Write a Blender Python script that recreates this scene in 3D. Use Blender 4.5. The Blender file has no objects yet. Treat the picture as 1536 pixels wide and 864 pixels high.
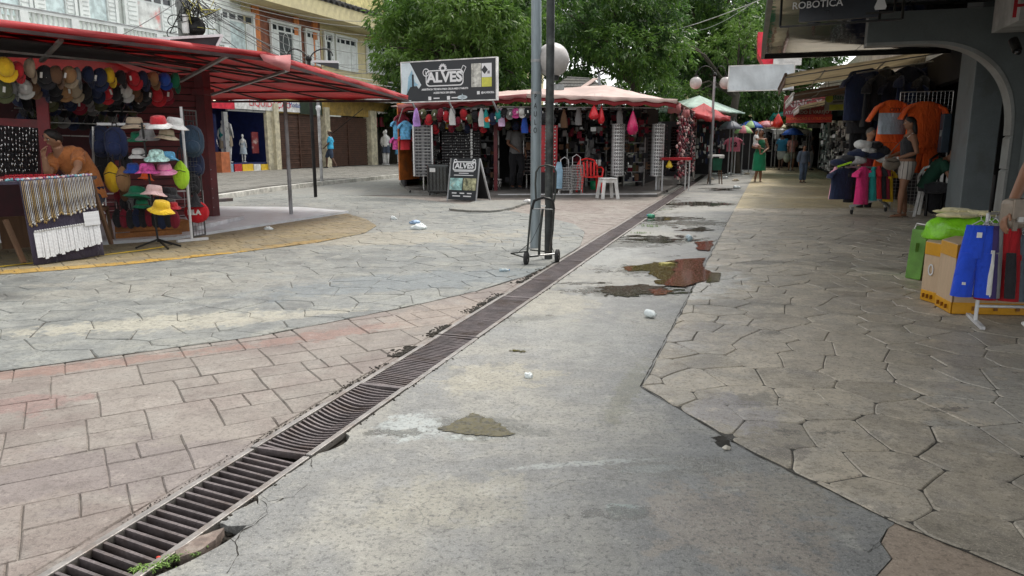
import bpy, bmesh, math, random
from math import sin, cos, pi, radians, sqrt, atan2, hypot
from mathutils import Vector, Matrix, noise
from mathutils.geometry import tessellate_polygon

# ------------------------------------------------------------ camera, world, sun
sc = bpy.context.scene
COL = sc.collection
F, TH, H = 1109.0, math.atan(216/1109), 1.2          # focal length in photo pixels, tilt, eye height
cd = bpy.data.cameras.new('camera'); cam = bpy.data.objects.new('camera', cd); COL.objects.link(cam)
cd.sensor_fit = 'HORIZONTAL'; cd.sensor_width = 36.0; cd.lens = 36.0*F/1536; cd.clip_start = .05; cd.clip_end = 3000
cam.location = (0, 0, H); cam.rotation_euler = (pi/2-TH, 0, 0)
sc.camera = cam
SUN_EL, SUN_AZ = radians(60), radians(42)            # azimuth clockwise from +Y: ahead, a little right
w = bpy.data.worlds.new('World'); sc.world = w; w.use_nodes = True
wt = w.node_tree; bg = wt.nodes['Background']
sky = wt.nodes.new('ShaderNodeTexSky'); sky.sky_type = 'NISHITA'; sky.sun_disc = False
sky.sun_elevation = SUN_EL; sky.sun_rotation = SUN_AZ; sky.air_density = 1.3; sky.dust_density = 1.5; sky.ozone_density = .8
hs = wt.nodes.new('ShaderNodeHueSaturation'); hs.inputs['Saturation'].default_value = .08
wt.links.new(sky.outputs[0], hs.inputs['Color']); wt.links.new(hs.outputs[0], bg.inputs['Color'])
bg.inputs['Strength'].default_value = .15
sl = bpy.data.lights.new('sun', 'SUN'); sl.energy = 1.35; sl.angle = radians(16); sl.color = (1, .93, .84)
so = bpy.data.objects.new('sun', sl); COL.objects.link(so)
sd = Vector((sin(SUN_AZ)*cos(SUN_EL), cos(SUN_AZ)*cos(SUN_EL), sin(SUN_EL)))
so.rotation_euler = sd.to_track_quat('Z', 'Y').to_euler(); so.location = (8, 8, 20)
vs = sc.view_settings; vs.view_transform = 'Standard'; vs.look = 'None'; vs.exposure = 1.0; vs.gamma = 1; vs.use_curve_mapping = False
sc.cycles.max_bounces = 6; sc.cycles.diffuse_bounces = 3; sc.cycles.glossy_bounces = 3
sc.cycles.transmission_bounces = 4; sc.cycles.transparent_max_bounces = 8
sc.cycles.use_denoising = True

# ------------------------------------------------------------ surveying: the photo's lines to places
CT, ST = cos(TH), sin(TH)
def ray(u, v):
    x = (u-768)/F; z = -(v-432)/F
    return Vector((x, CT+z*ST, -ST+z*CT))
def G(u, v, z=0.0):
    r = ray(u, v); t = (z-H)/r.z
    return Vector((r.x*t, r.y*t, z))
def P(u, v, y):
    r = ray(u, v); t = y/r.y
    return Vector((r.x*t, y, H+r.z*t))
D = Vector((.303, .953, 0)).normalized(); NR = Vector((D.y, -D.x, 0))
def S(s, t, z=0.0):                       # street frame: s along the drain, t to its right
    return D*s + NR*t + Vector((0, 0, z))
SANG = atan2(D.y, D.x)                    # heading of the street
class Wall:                               # an upright plane through two ground points
    def __init__(self, p0, p1):
        self.o = Vector((p0[0], p0[1], 0)); d = Vector((p1[0]-p0[0], p1[1]-p0[1], 0)); self.d = d.normalized()
        self.n = Vector((self.d.y, -self.d.x, 0)); self.ang = atan2(self.d.y, self.d.x)
        if self.n.dot(-self.o) < 0: self.n = -self.n
    def hit(self, u, v):
        r = ray(u, v); t = (self.o-Vector((0, 0, 0))).dot(self.n)/r.dot(self.n)
        p = r*t; return (p-self.o).dot(self.d), H+p.z
    def pt(self, a, z, n=0.0):
        return self.o + self.d*a + self.n*n + Vector((0, 0, z))
    def box(self, mb, u0, v0, u1, v1, n0, n1):   # box over a pixel rectangle of the plane
        a0, z0 = self.hit(u0, v1); a1, _ = self.hit(u1, v1); _, z1 = self.hit((u0+u1)/2, v0); _, z0 = self.hit((u0+u1)/2, v1)
        return self.abox(mb, a0, a1, z0, z1, n0, n1)
    def abox(self, mb, a0, a1, z0, z1, n0, n1):
        p = [self.pt(a, z, n) for z in (z0, z1) for (a, n) in ((a0, n0), (a1, n0), (a1, n1), (a0, n1))]
        return mb.hexa(p)

# ------------------------------------------------------------ materials
MATS = {}
class NT:
    def __init__(s, m): s.t = m.node_tree; s.n = s.t.nodes; s.l = s.t.links
    def new(s, typ, **kw):
        n = s.n.new(typ)
        for k, v in kw.items(): setattr(n, k, v)
        return n
    def val(s, sock, v):
        if hasattr(v, 'is_linked') or hasattr(v, 'links'): s.l.new(v, sock)
        elif v is not None: sock.default_value = v
    def math(s, op, a, b=None, c=None, clamp=False):
        n = s.new('ShaderNodeMath', operation=op, use_clamp=clamp); s.val(n.inputs[0], a)
        if b is not None: s.val(n.inputs[1], b)
        if c is not None: s.val(n.inputs[2], c)
        return n.outputs[0]
    def noise(s, vec, scale, detail=3, rough=.55, dist=0):
        n = s.new('ShaderNodeTexNoise'); n.inputs['Scale'].default_value = scale; n.inputs['Detail'].default_value = detail
        n.inputs['Roughness'].default_value = rough; n.inputs['Distortion'].default_value = dist
        if vec is not None: s.l.new(vec, n.inputs['Vector'])
        return n.outputs['Fac']
    def ramp(s, f, a, b):
        n = s.new('ShaderNodeMapRange', interpolation_type='SMOOTHSTEP'); s.val(n.inputs[0], f)
        n.inputs[1].default_value = a; n.inputs[2].default_value = b; return n.outputs[0]
    def mix(s, f, a, b, blend='MIX'):
        n = s.new('ShaderNodeMix', data_type='RGBA', blend_type=blend); s.val(n.inputs[0], f)
        s.val(n.inputs[6], a if not isinstance(a, tuple) else (*a[:3], 1)); s.val(n.inputs[7], b if not isinstance(b, tuple) else (*b[:3], 1))
        return n.outputs[2]
def newmat(name):
    m = bpy.data.materials.new(name); m.use_nodes = True; MATS[name] = m
    return m, NT(m), m.node_tree.nodes['Principled BSDF']
def bump(N, b, h, strength=.3, dist=.01):
    n = N.new('ShaderNodeBump'); n.inputs['Strength'].default_value = strength; n.inputs['Distance'].default_value = dist
    N.l.new(h, n.inputs['Height']); N.l.new(n.outputs[0], b.inputs['Normal'])
def M(name, col, rough=.65, metal=0., var=.25, scale=5., fine=.15, bmp=.15, dirt=0., dcol=(.10, .09, .07), rnd=.0, emit=0, alpha=None, trans=0., stretch=None, coat=0.):
    if name in MATS: return MATS[name]
    m, N, b = newmat(name)
    tc = N.new('ShaderNodeTexCoord'); vec = tc.outputs['Object']
    if stretch:
        mp = N.new('ShaderNodeMapping'); mp.inputs['Scale'].default_value = stretch; N.l.new(vec, mp.inputs[0]); vec = mp.outputs[0]
    n1 = N.noise(vec, scale, 4); n2 = N.noise(vec, scale*9, 2)
    lo = tuple(c*(1-var) for c in col); hi = tuple(min(1, c*(1+var)) for c in col)
    c = N.mix(N.ramp(n1, .3, .7), lo, hi)
    c = N.mix(N.math('MULTIPLY', N.ramp(n2, .35, .65), fine), c, tuple(x*.55 for x in col))
    if rnd:
        oi = N.new('ShaderNodeObjectInfo'); hv = N.new('ShaderNodeHueSaturation')
        N.l.new(N.math('MULTIPLY_ADD', oi.outputs['Random'], 2*rnd, 1-rnd), hv.inputs['Value']); N.l.new(c, hv.inputs['Color']); c = hv.outputs[0]
    if dirt:
        n3 = N.noise(vec, scale*.45, 5, .65)
        c = N.mix(N.math('MULTIPLY', N.ramp(n3, .48, .66), dirt), c, dcol)
    N.l.new(c, b.inputs['Base Color']); b.inputs['Metallic'].default_value = metal
    N.l.new(N.math('MULTIPLY_ADD', n1, .25, rough-.12, clamp=True), b.inputs['Roughness'])
    if bmp: bump(N, b, n2, bmp, .006)
    if emit: b.inputs['Emission Color'].default_value = (*col, 1); b.inputs['Emission Strength'].default_value = emit
    if trans: b.inputs['Transmission Weight'].default_value = trans
    if coat: b.inputs['Coat Weight'].default_value = coat
    if alpha is not None: b.inputs['Alpha'].default_value = alpha
    return m
def cloth(name, col, var=.12, rough=.85, **k):
    new = name not in MATS; m = M(name, col, rough, 0, var, 4., .12, .25, **k)
    if new:                                       # soft creases
        N = NT(m); b = N.n['Principled BSDF']; tc = N.new('ShaderNodeTexCoord'); mp = N.new('ShaderNodeMapping'); mp.inputs['Scale'].default_value = (1, 1, .45); N.l.new(tc.outputs['Object'], mp.inputs[0])
        bump(N, b, N.noise(mp.outputs[0], 11, 3, .5, 1.2), .9, .035); b.inputs['Sheen Weight'].default_value = .15
    return m
def tarp(name, col, tl=.5):                       # thin canopy cloth: light passes through
    if name in MATS: return MATS[name]
    m, N, b = newmat(name)
    tc = N.new('ShaderNodeTexCoord'); v = tc.outputs['Object']
    n = N.noise(v, 1.3, 5, .6, .4); n2 = N.noise(v, 14, 3)
    c = N.mix(N.ramp(n, .3, .7), tuple(x*.78 for x in col), tuple(min(1, x*1.12) for x in col))
    c = N.mix(N.math('MULTIPLY', N.ramp(n2, .55, .75), .18), c, tuple(x*.5 for x in col))
    N.l.new(c, b.inputs['Base Color']); b.inputs['Roughness'].default_value = .55
    t = N.new('ShaderNodeBsdfTranslucent'); N.l.new(c, t.inputs[0])
    mx = N.new('ShaderNodeMixShader'); mx.inputs[0].default_value = tl
    N.l.new(b.outputs[0], mx.inputs[1]); N.l.new(t.outputs[0], mx.inputs[2])
    N.l.new(mx.outputs[0], N.n['Material Output'].inputs[0]); bump(N, b, n, .4, .05)
    return m

# ------------------------------------------------------------ mesh builder
class MB:
    def __init__(s): s.v = []; s.f = []; s.m = []; s.k = 0; s.sm = []; s.mark = 0; s.smooth = False
    def add(s, vs, fs, smooth=None):
        o = len(s.v); s.v += [Vector(p) for p in vs]; sm = s.smooth if smooth is None else smooth
        for f in fs: s.f.append(tuple(i+o for i in f)); s.m.append(s.k); s.sm.append(sm)
        return s
    def hexa(s, p):
        return s.add(p, [(3, 2, 1, 0), (4, 5, 6, 7), (0, 1, 5, 4), (1, 2, 6, 5), (2, 3, 7, 6), (3, 0, 4, 7)], False)
    def box(s, c, sz, rz=0., M4=None):
        hx, hy, hz = sz[0]/2, sz[1]/2, sz[2]/2; R = Matrix.Rotation(rz, 3, 'Z') if M4 is None else M4
        p = [Vector(c)+R@Vector((x, y, z)) for z in (-hz, hz) for (x, y) in ((-hx, -hy), (hx, -hy), (hx, hy), (-hx, hy))]
        return s.hexa(p)
    def beam(s, a, b, w_, h_=None, up=(0, 0, 1)):
        a = Vector(a); b = Vector(b); h_ = h_ or w_; d = (b-a).normalized(); up = Vector(up)
        if abs(d.dot(up)) > .98: up = Vector((1, 0, 0))
        x = d.cross(up).normalized(); y = x.cross(d).normalized()
        p = [q+x*i*w_/2+y*j*h_/2 for q in (a, b) for (i, j) in ((-1, -1), (1, -1), (1, 1), (-1, 1))]
        return s.hexa(p)
    def tube(s, pts, r, n=8, cap=True, sm=True, ry=None):
        pts = [Vector(p) for p in pts]; k = len(pts); rs = r if isinstance(r, (list, tuple)) else [r]*k
        vs = []; fs = []; up = None
        for i in range(k):
            d = (pts[min(i+1, k-1)]-pts[max(i-1, 0)])
            if d.length < 1e-9: d = Vector((0, 0, 1))
            d.normalize()
            if up is None:
                up = Vector((0, 0, 1)) if abs(d.z) < .9 else Vector((0, 1, 0))
            x = d.cross(up).normalized(); up = x.cross(d).normalized()
            r1 = rs[i]; r2 = r1 if ry is None else (ry[i] if isinstance(ry, (list, tuple)) else ry)
            for j in range(n):
                a = 2*pi*j/n; vs.append(pts[i]+x*cos(a)*r1+up*sin(a)*r2)
        for i in range(k-1):
            for j in range(n): fs.append((i*n+j, i*n+(j+1) % n, (i+1)*n+(j+1) % n, (i+1)*n+j))
        s.add(vs, fs, sm)
        if cap: s.add(vs[:n], [tuple(range(n))[::-1]], False); s.add(vs[-n:], [tuple(range(n))], False)
        return s
    def ball(s, c, r, n=10, M3=None, top=1., bot=-1.):
        r = (r, r, r) if not isinstance(r, (list, tuple)) else r; k = max(4, n//2+1); vs = []; fs = []
        for i in range(k+1):
            zz = pi*(i/k)
            for j in range(n):
                a = 2*pi*j/n; p = Vector((sin(zz)*cos(a)*r[0], sin(zz)*sin(a)*r[1], min(top, max(bot, cos(zz)))*r[2]))
                vs.append(Vector(c)+(M3@p if M3 else p))
        for i in range(k):
            for j in range(n): fs.append((i*n+j, (i+1)*n+j, (i+1)*n+(j+1) % n, i*n+(j+1) % n))
        return s.add(vs, fs, True)
    def lathe(s, prof, c=(0, 0, 0), n=14, M3=None, sx=1., sm=True):
        vs = []; fs = []; k = len(prof)
        for (r, z) in prof:
            for j in range(n):
                a = 2*pi*j/n; p = Vector((r*cos(a)*sx, r*sin(a), z)); vs.append(Vector(c)+(M3@p if M3 else p))
        for i in range(k-1):
            for j in range(n): fs.append((i*n+j, i*n+(j+1) % n, (i+1)*n+(j+1) % n, (i+1)*n+j))
        return s.add(vs, fs, sm)
    def prism(s, pts, z0, z1, side=True):
        n = len(pts); top = [Vector((p[0], p[1], z1)) for p in pts]
        tri = tessellate_polygon([top]); a = 0
        for i in range(n):
            q = pts[(i+1) % n]; a += pts[i][0]*q[1]-q[0]*pts[i][1]
        T = []
        for t in tri:
            p, q, r = (top[i] for i in t)
            T.append(t if (q-p).cross(r-p).z > 0 else t[::-1])
        s.add(top, T, False)
        if side:
            bot = [Vector((p[0], p[1], z0)) for p in pts]
            fs = [(i, (i+1) % n, n+(i+1) % n, n+i) for i in range(n)]
            if a < 0: fs = [f[::-1] for f in fs]
            s.add(bot+top, fs, False)
        return s
    def sheet(s, grid, sm=True):                   # grid[i][j] of points
        r, c = len(grid), len(grid[0]); vs = [p for row in grid for p in row]
        return s.add(vs, [(i*c+j, i*c+j+1, (i+1)*c+j+1, (i+1)*c+j) for i in range(r-1) for j in range(c-1)], sm)
    def quad(s, a, b, c, d): return s.add([a, b, c, d], [(0, 1, 2, 3)], False)
    def start(s): s.mark = len(s.v); return s
    def xf(s, mt):
        for i in range(s.mark, len(s.v)): s.v[i] = mt@s.v[i]
        return s
    def mesh(s, name, mats, off=None):
        me = bpy.data.meshes.new(name); o = off or Vector((0, 0, 0))
        me.from_pydata([tuple(p-o) for p in s.v], [], s.f)
        for m in (mats if isinstance(mats, (list, tuple)) else [mats]): me.materials.append(m)
        me.polygons.foreach_set('material_index', s.m); me.polygons.foreach_set('use_smooth', s.sm)
        me.update(); return me
    def build(s, name, mats, parent=None, bevel=0, solid=0, kind=None, local=False, label=None, remesh=0, smooth_it=0, ss=0):
        off = Vector((0, 0, 0)); q = parent
        while q is not None and not local: off = off+q.location; q = q.parent
        o = bpy.data.objects.new(name, s.mesh(name, mats, off)); COL.objects.link(o)
        if parent is not None: o.parent = parent
        if solid: md = o.modifiers.new('s', 'SOLIDIFY'); md.thickness = solid; md.offset = 0
        if bevel: md = o.modifiers.new('b', 'BEVEL'); md.width = bevel; md.segments = 2; md.limit_method = 'ANGLE'
        if remesh:
            md = o.modifiers.new('r', 'REMESH'); md.mode = 'VOXEL'; md.voxel_size = remesh; md.use_smooth_shade = True
            if smooth_it: md = o.modifiers.new('c', 'CORRECTIVE_SMOOTH' if 0 else 'SMOOTH'); md.iterations = smooth_it; md.factor = .5
        if ss: md = o.modifiers.new('ss', 'SUBSURF'); md.levels = ss; md.render_levels = ss
        if kind: o['kind'] = kind
        if label: o['label'] = label
        return o
def thing(name, label, cat, loc=(0, 0, 0), rz=0., group=None):
    o = bpy.data.objects.new(name, None); COL.objects.link(o); o.location = loc; o.rotation_euler = (0, 0, rz)
    o.empty_display_size = .1; return tag(o, label, cat, group)
def tag(o, label, cat, group=None):
    o['label'] = label; o['category'] = cat
    if group: o['group'] = group
    return o
def copy_tree(o, loc=None, rot=None, label=None, scale=None, parent=None, group=None):
    c = o.copy(); COL.objects.link(c); c.parent = parent
    if loc is not None: c.location = loc
    if rot is not None: c.rotation_euler = rot
    if scale is not None: c.scale = (scale,)*3 if not isinstance(scale, tuple) else scale
    if label: c['label'] = label
    if group: c['group'] = group
    for ch in list(o.children): copy_tree(ch, parent=c)
    return c
def remat(o, new):                                # swap materials on a copied tree: {part name: material}
    for ch in o.children:
        st = ch.name.split('.')[0]
        if st in new:
            for sl_ in ch.material_slots: sl_.link = 'OBJECT'; sl_.material = new[st]
        remat(ch, new)
def text(body, size, pl, mat, parent, name='lettering', ext=.002, bold=0., align='CENTER', sx=1.):
    """pl: 4x4 matrix that maps text x, y, z to the world (z out of the board)"""
    cu = bpy.data.curves.new(name, 'FONT'); cu.body = body; cu.size = size; cu.extrude = ext; cu.offset = bold
    cu.align_x = align; cu.align_y = 'CENTER'; cu.resolution_u = 3; cu.materials.append(mat)
    tmp = bpy.data.objects.new('tmp', cu); me = bpy.data.meshes.new_from_object(tmp); bpy.data.objects.remove(tmp); bpy.data.curves.remove(cu)
    if not me.materials: me.materials.append(mat)
    o = bpy.data.objects.new(name, me); COL.objects.link(o); o.parent = parent
    q = parent; off = Vector((0, 0, 0))
    while q is not None: off = off+q.location; q = q.parent
    m = pl.copy(); m.translation = m.translation-off; o.matrix_basis = m@Matrix.Diagonal((sx, 1, 1, 1)); return o
def frame(o, x, y):                              # matrix from origin, x direction, y direction
    x = Vector(x).normalized(); z = x.cross(Vector(y)).normalized(); y = z.cross(x)
    m = Matrix.Identity(4)
    for i, a in enumerate((x, y, z)):
        for j in range(3): m[j][i] = a[j]
    m.translation = Vector(o); return m
def RND(seed): return random.Random(seed)
# ============================================================ THE GROUND
def stain_shade_mask(N, pos, px, py, rx, ry, ang, k, sc_, edge=.35):
    """soft blob with a ragged edge at a place on the ground"""
    mp = N.new('ShaderNodeMapping', vector_type='TEXTURE'); mp.inputs['Location'].default_value = (px, py, 0)
    mp.inputs['Rotation'].default_value = (0, 0, ang); mp.inputs['Scale'].default_value = (rx, ry, 1000); N.l.new(pos, mp.inputs[0])
    vl = N.new('ShaderNodeVectorMath', operation='LENGTH'); N.l.new(mp.outputs[0], vl.inputs[0])
    n = N.noise(pos, sc_*1.3, 6, .72); d = N.math('ADD', vl.outputs['Value'], N.math('MULTIPLY_ADD', n, k*3.2, -k*1.6))
    return N.ramp(d, 1.0, 1.0-edge)
def groundmat(name, cols, stains_shade=(), rough=.62, spk=.55, bm=.45, big=.9, rnd=.12, wet=.2):
    m, N, b = newmat(name); kk = {'grey_brown_stamped': 1.3, 'street_worn': 1.15, 'plain_concrete': .95}.get(name, .66); cols = [tuple(x*kk for x in c) for c in cols]; stains_shade = [(a_, b_, c_, d_, e_, tuple(x*kk*1.05 for x in f_), *r_) for (a_, b_, c_, d_, e_, f_, *r_) in stains_shade]
    g = N.new('ShaderNodeNewGeometry'); pos = g.outputs['Position']
    n0 = N.noise(pos, big, 6, .62, .5); n1 = N.noise(pos, big*3.7, 5, .65); n2 = N.noise(pos, 55, 4, .75); n3 = N.noise(pos, 190, 2, .6)
    c = N.mix(N.ramp(n0, .42, .57), cols[0], cols[1]); c = N.mix(N.math('MULTIPLY', N.ramp(n1, .45, .68), .8), c, cols[2])
    if rnd:
        oi = N.new('ShaderNodeObjectInfo'); hv = N.new('ShaderNodeHueSaturation')
        N.l.new(N.math('MULTIPLY_ADD', oi.outputs['Random'], 2*rnd, 1-rnd), hv.inputs['Value']); N.l.new(c, hv.inputs['Color']); c = hv.outputs[0]
    wets = []
    for (px, py, rx, ry, ang, col, st, k, s_) in stains_shade:
        mk_ = N.math('MULTIPLY', stain_shade_mask(N, pos, px, py, rx, ry, ang, k, s_), st); c = N.mix(mk_, c, col)
        if name == 'concrete_strip' and sum(col) < .45: wets.append(mk_)
    dk = tuple(x*.42 for x in cols[0]); lt = tuple(min(1, x*1.6) for x in cols[1])
    n4 = N.noise(pos, 8, 7, .78); c = N.mix(N.math('MULTIPLY', N.ramp(n4, .49, .64), .5), c, tuple(x*.58 for x in cols[0])); c = N.mix(N.math('MULTIPLY', N.ramp(n4, .46, .34), .42), c, lt)
    c = N.mix(N.math('MULTIPLY', N.ramp(n2, .51, .62), spk), c, dk); c = N.mix(N.math('MULTIPLY', N.ramp(n3, .53, .66), spk*.6), c, lt)
    c = N.mix(N.math('MULTIPLY', N.ramp(n2, .42, .28), spk*.5), c, lt)
    v = N.new('ShaderNodeTexVoronoi', feature='DISTANCE_TO_EDGE'); v.inputs['Scale'].default_value = 1.1
    nn = N.new('ShaderNodeTexNoise'); nn.inputs['Scale'].default_value = 3; nn.inputs['Detail'].default_value = 6; N.l.new(pos, nn.inputs['Vector'])
    va = N.new('ShaderNodeVectorMath', operation='ADD'); N.l.new(pos, va.inputs[0]); N.l.new(nn.outputs['Color'], va.inputs[1]); N.l.new(va.outputs[0], v.inputs['Vector'])
    if name == 'concrete_strip': c = N.mix(N.math('MULTIPLY', N.math('MULTIPLY', N.ramp(v.outputs['Distance'], .008, .001), .55), N.ramp(n0, .5, .56)), c, dk)
    gv = N.new('ShaderNodeTexVoronoi', feature='F1'); gv.inputs['Scale'].default_value = 4.2; N.l.new(pos, gv.inputs['Vector']); sp = N.new('ShaderNodeSeparateColor'); N.l.new(gv.outputs['Color'], sp.inputs[0])   # trodden gum and grit
    sz_ = N.math('MULTIPLY_ADD', sp.outputs[1], .05, .012); c = N.mix(N.math('MULTIPLY', N.math('MULTIPLY', N.math('LESS_THAN', gv.outputs['Distance'], sz_), N.math('GREATER_THAN', sp.outputs[0], .62)), .5), c, (.42, .41, .37))
    gw = N.new('ShaderNodeTexVoronoi', feature='F1'); gw.inputs['Scale'].default_value = 13; N.l.new(pos, gw.inputs['Vector']); s2 = N.new('ShaderNodeSeparateColor'); N.l.new(gw.outputs['Color'], s2.inputs[0])
    c = N.mix(N.math('MULTIPLY', N.math('MULTIPLY', N.math('LESS_THAN', gw.outputs['Distance'], N.math('MULTIPLY', s2.outputs[1], .075)), N.math('GREATER_THAN', s2.outputs[0], .6)), .7), c, (.05, .048, .042))
    N.l.new(c, b.inputs['Base Color'])
    r = N.math('MULTIPLY_ADD', n0, .5, rough-.25); r = N.math('SUBTRACT', r, N.math('MULTIPLY', N.ramp(n1, .5, .35), wet), clamp=True)
    for q_ in wets: r = N.math('SUBTRACT', r, N.math('MULTIPLY', q_, .38), clamp=True)
    r = N.math('MAXIMUM', r, .12); N.l.new(r, b.inputs['Roughness']); b.inputs['Specular IOR Level'].default_value = .45
    h = N.math('ADD', N.math('MULTIPLY', n2, .6), N.math('ADD', N.math('MULTIPLY', n1, 2.2), N.math('MULTIPLY', n3, .25)))
    bump(N, b, h, bm, .008); return m
SLP = .318                                        # drain heading dx/dy
def dl(y): return -1.94+SLP*y                     # left rim
def dr(y): return -1.645+SLP*y                    # right rim
W8 = (.62, .68, .68)
m_disc = groundmat('grey_stamped', [(.27, .285, .275), (.35, .36, .335), (.44, .44, .385)],
    [(-2.4, 4.9, 1.0, .22, .35, (.60, .57, .46), .8, .9, 6), (-1.7, 5.0, .8, .12, .5, (.62, .58, .46), .6, .9, 7), (-1, 6.4, 1.6, .5, .4, (.25, .29, .31), .7, .9, 2),
     (-2.9, 6.2, 1.3, .6, .3, (.44, .42, .36), .5, 1.2, 2), (-1.5, 9.5, 2, .8, .2, (.52, .47, .36), .6, 1.1, 2), (.3, 6.9, .5, .35, .5, (.2, .24, .25), .7, .8, 4),
     (-4.6, 5.75, .9, .3, .0, (.15, .15, .14), .75, .25, 3)], rough=.6)  # dark blob: the left kiosk's cast shadow painted into the paving colour
m_pink = groundmat('pink_stamped', [(.32, .265, .235), (.375, .335, .295), (.405, .375, .335)],
    [(-2.5, 3.2, .5, .2, .4, (.36, .21, .19), .6, 1.1, 4), (-1.2, 4.6, .7, .12, .6, (.36, .21, .17), .7, 1.2, 5), (-1.5, 2.6, .6, .3, .3, (.29, .25, .24), .7, 1, 3),
     (-.5, 5.2, .6, .3, .8, (.44, .37, .31), .7, 1, 4), (-2.4, 3.9, .9, .1, .5, (.40, .22, .17), .55, 1, 6)], rough=.66, spk=.5)
m_ochre = groundmat('ochre_stamped', [(.33, .275, .17), (.40, .325, .185), (.26, .235, .18)],
    [(-3.4, 7.75, 1.1, .2, .72, (.72, .42, .05), .95, .9, 6), (-4.5, 7.0, 1.1, .16, .5, (.64, .39, .07), .9, .9, 7), (-2.5, 9.0, .9, .16, .9, (.50, .31, .08), .7, 1.1, 5), (-2.4, 10.2, .5, .25, .4, (.42, .35, .24), .8, 1, 4)], rough=.7)
m_strip = groundmat('concrete_strip', [(.31, .315, .305), (.455, .445, .395), (.375, .385, .38)],
    [(-.42, 3.03, .17, .17, .2, (.56, .61, .60), .9, .9, 8), (-.15, 2.92, .18, .05, .1, (.58, .64, .62), .9, .7, 9), (.52, 2.60, .14, .035, .15, (.60, .68, .67), .85, .9, 9),
     (.36, 2.66, .35, .03, .15, (.55, .59, .57), .7, 1, 9), (.37, 2.28, .08, .05, .1, (.45, .56, .53), .75, .9, 12), (-.1, 3.7, .35, .25, .4, (.50, .47, .37), .75, 1.2, 5),
     (-.2, 2.35, .35, .2, .3, (.44, .42, .34), .6, 1.1, 5), (.4, 4.6, .5, .7, .3, (.42, .43, .40), .5, 1, 3), (.25, 5.7, .4, .7, .3, (.52, .49, .39), .6, 1, 4),
     *[(G(u, v).x, G(u, v).y, a, b, .05, (.13, .13, .105), .8, 1.3, 5) for u, v, a, b in ((985, 405, .62, .38), (950, 436, .6, .2), (1000, 360, .8, .35), (1040, 335, .8, .5), (1050, 306, 1.0, .7), (1000, 328, .8, .35))], *[(G(u, v).x, G(u, v).y, a, b, .05, (.10, .10, .08), .75, 1.5, 12) for u, v, a, b in ((905, 436, .35, .12), (870, 425, .3, .08), (1090, 420, .2, .1), (600, 650, .15, .05), (935, 770, .2, .05))], *[(G(u, v).x, G(u, v).y, a, b, .05, (.19, .19, .16), .7, 1.2, 9) for u, v, a, b in ((718, 640, .2, .16), (760, 648, .2, .06), (1010, 700, .3, .12))], (1.0, 5.9, .5, .12, .1, (.15, .15, .12), .6, 1.2, 7), (1.3, 9, 1.0, .4, .1, (.13, .13, .11), .6, 1.3, 4),
     (1.7, 12, 1.2, .8, .2, (.12, .12, .10), .5, 1.3, 3), (.1, 5.05, .3, .1, .2, (.14, .14, .12), .5, 1.1, 8), (.72, 2.15, .3, .4, .3, (.43, .375, .31), .8, 1, 5),
     (.95, 2.4, .2, .22, .3, (.41, .37, .30), .7, 1, 6), 
     (.57, 3.5, .07, .6, -.33, (.27, .27, .19), .6, .9, 9), (1.0, 8.0, .45, .8, -.3, (.46, .48, .46), .7, 1, 3), (2.5, 15, 1, 4, -.3, (.16, .16, .14), .55, 1, 2)], rough=.54, spk=.7, bm=.7, rnd=0)
m_hex = groundmat('grey_brown_stamped', [(.26, .235, .19), (.35, .31, .245), (.235, .22, .195)],
    [(1.15, 3.35, .18, .12, .2, (.10, .10, .09), .6, 1, 9), (1.1, 2.75, .14, .08, .2, (.12, .11, .10), .6, 1, 12), (1.0, 3.2, .2, .3, .1, (.24, .23, .24), .6, 1, 6),
     (1.5, 2.6, .12, .05, .6, (.12, .11, .10), .5, 1, 20), (1.75, 5.5, .5, .16, .0, (.12, .12, .11), .6, 1.2, 6), (1.4, 4.6, .6, .35, .2, (.20, .195, .19), .5, 1, 4),
     (2.6, 3.3, .8, .6, .3, (.28, .275, .255), .6, 1, 3), (1.9, 4.3, .7, .8, .3, (.34, .30, .24), .6, 1, 3), (2.6, 7.5, .4, .15, .1, (.09, .09, .08), .7, 1.1, 5),
     (1.6, 6.5, .5, .9, -.3, (.38, .39, .375), .65, 1, 3), (3.0, 5.6, .9, .4, .2, (.24, .22, .19), .5, 1, 3), (2.4, 9.5, 1.0, .7, .1, (.2, .19, .165), .5, 1, 3), *[(G(u, v).x, G(u, v).y, a, b, .2, (.06, .06, .055), .7, 2., 30) for u, v, a, b in ((1418, 616, .09, .03), (1180, 650, .05, .03), (1245, 652, .07, .02), (1155, 500, .09, .05))]], rough=.58, wet=.25, rnd=.2)
m_far = groundmat('street_worn', [(.34, .285, .18), (.40, .335, .20), (.27, .235, .17)], [], rough=.5, rnd=0, big=.5)
m_gry = groundmat('plaza_worn', [(.30, .31, .295), (.36, .36, .33), (.42, .40, .34)],
    [(-6.5, 16.5, 2, .5, .4, (.45, .36, .20), .7, 1.1, 2)], rough=.6, rnd=0, big=.5)
m_plain = groundmat('plain_concrete', [(.36, .29, .225), (.40, .325, .25), (.34, .28, .22)], [], rough=.7, rnd=0)
m_soil = groundmat('dark_soil', [(.035, .03, .022), (.05, .042, .03), (.028, .026, .02)], [], rough=.9, bm=1, rnd=0, spk=.3)
m_mort = groundmat('joint_mortar', [(.085, .08, .068), (.12, .11, .09), (.07, .065, .055)], [], rough=.85, rnd=0)

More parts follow.
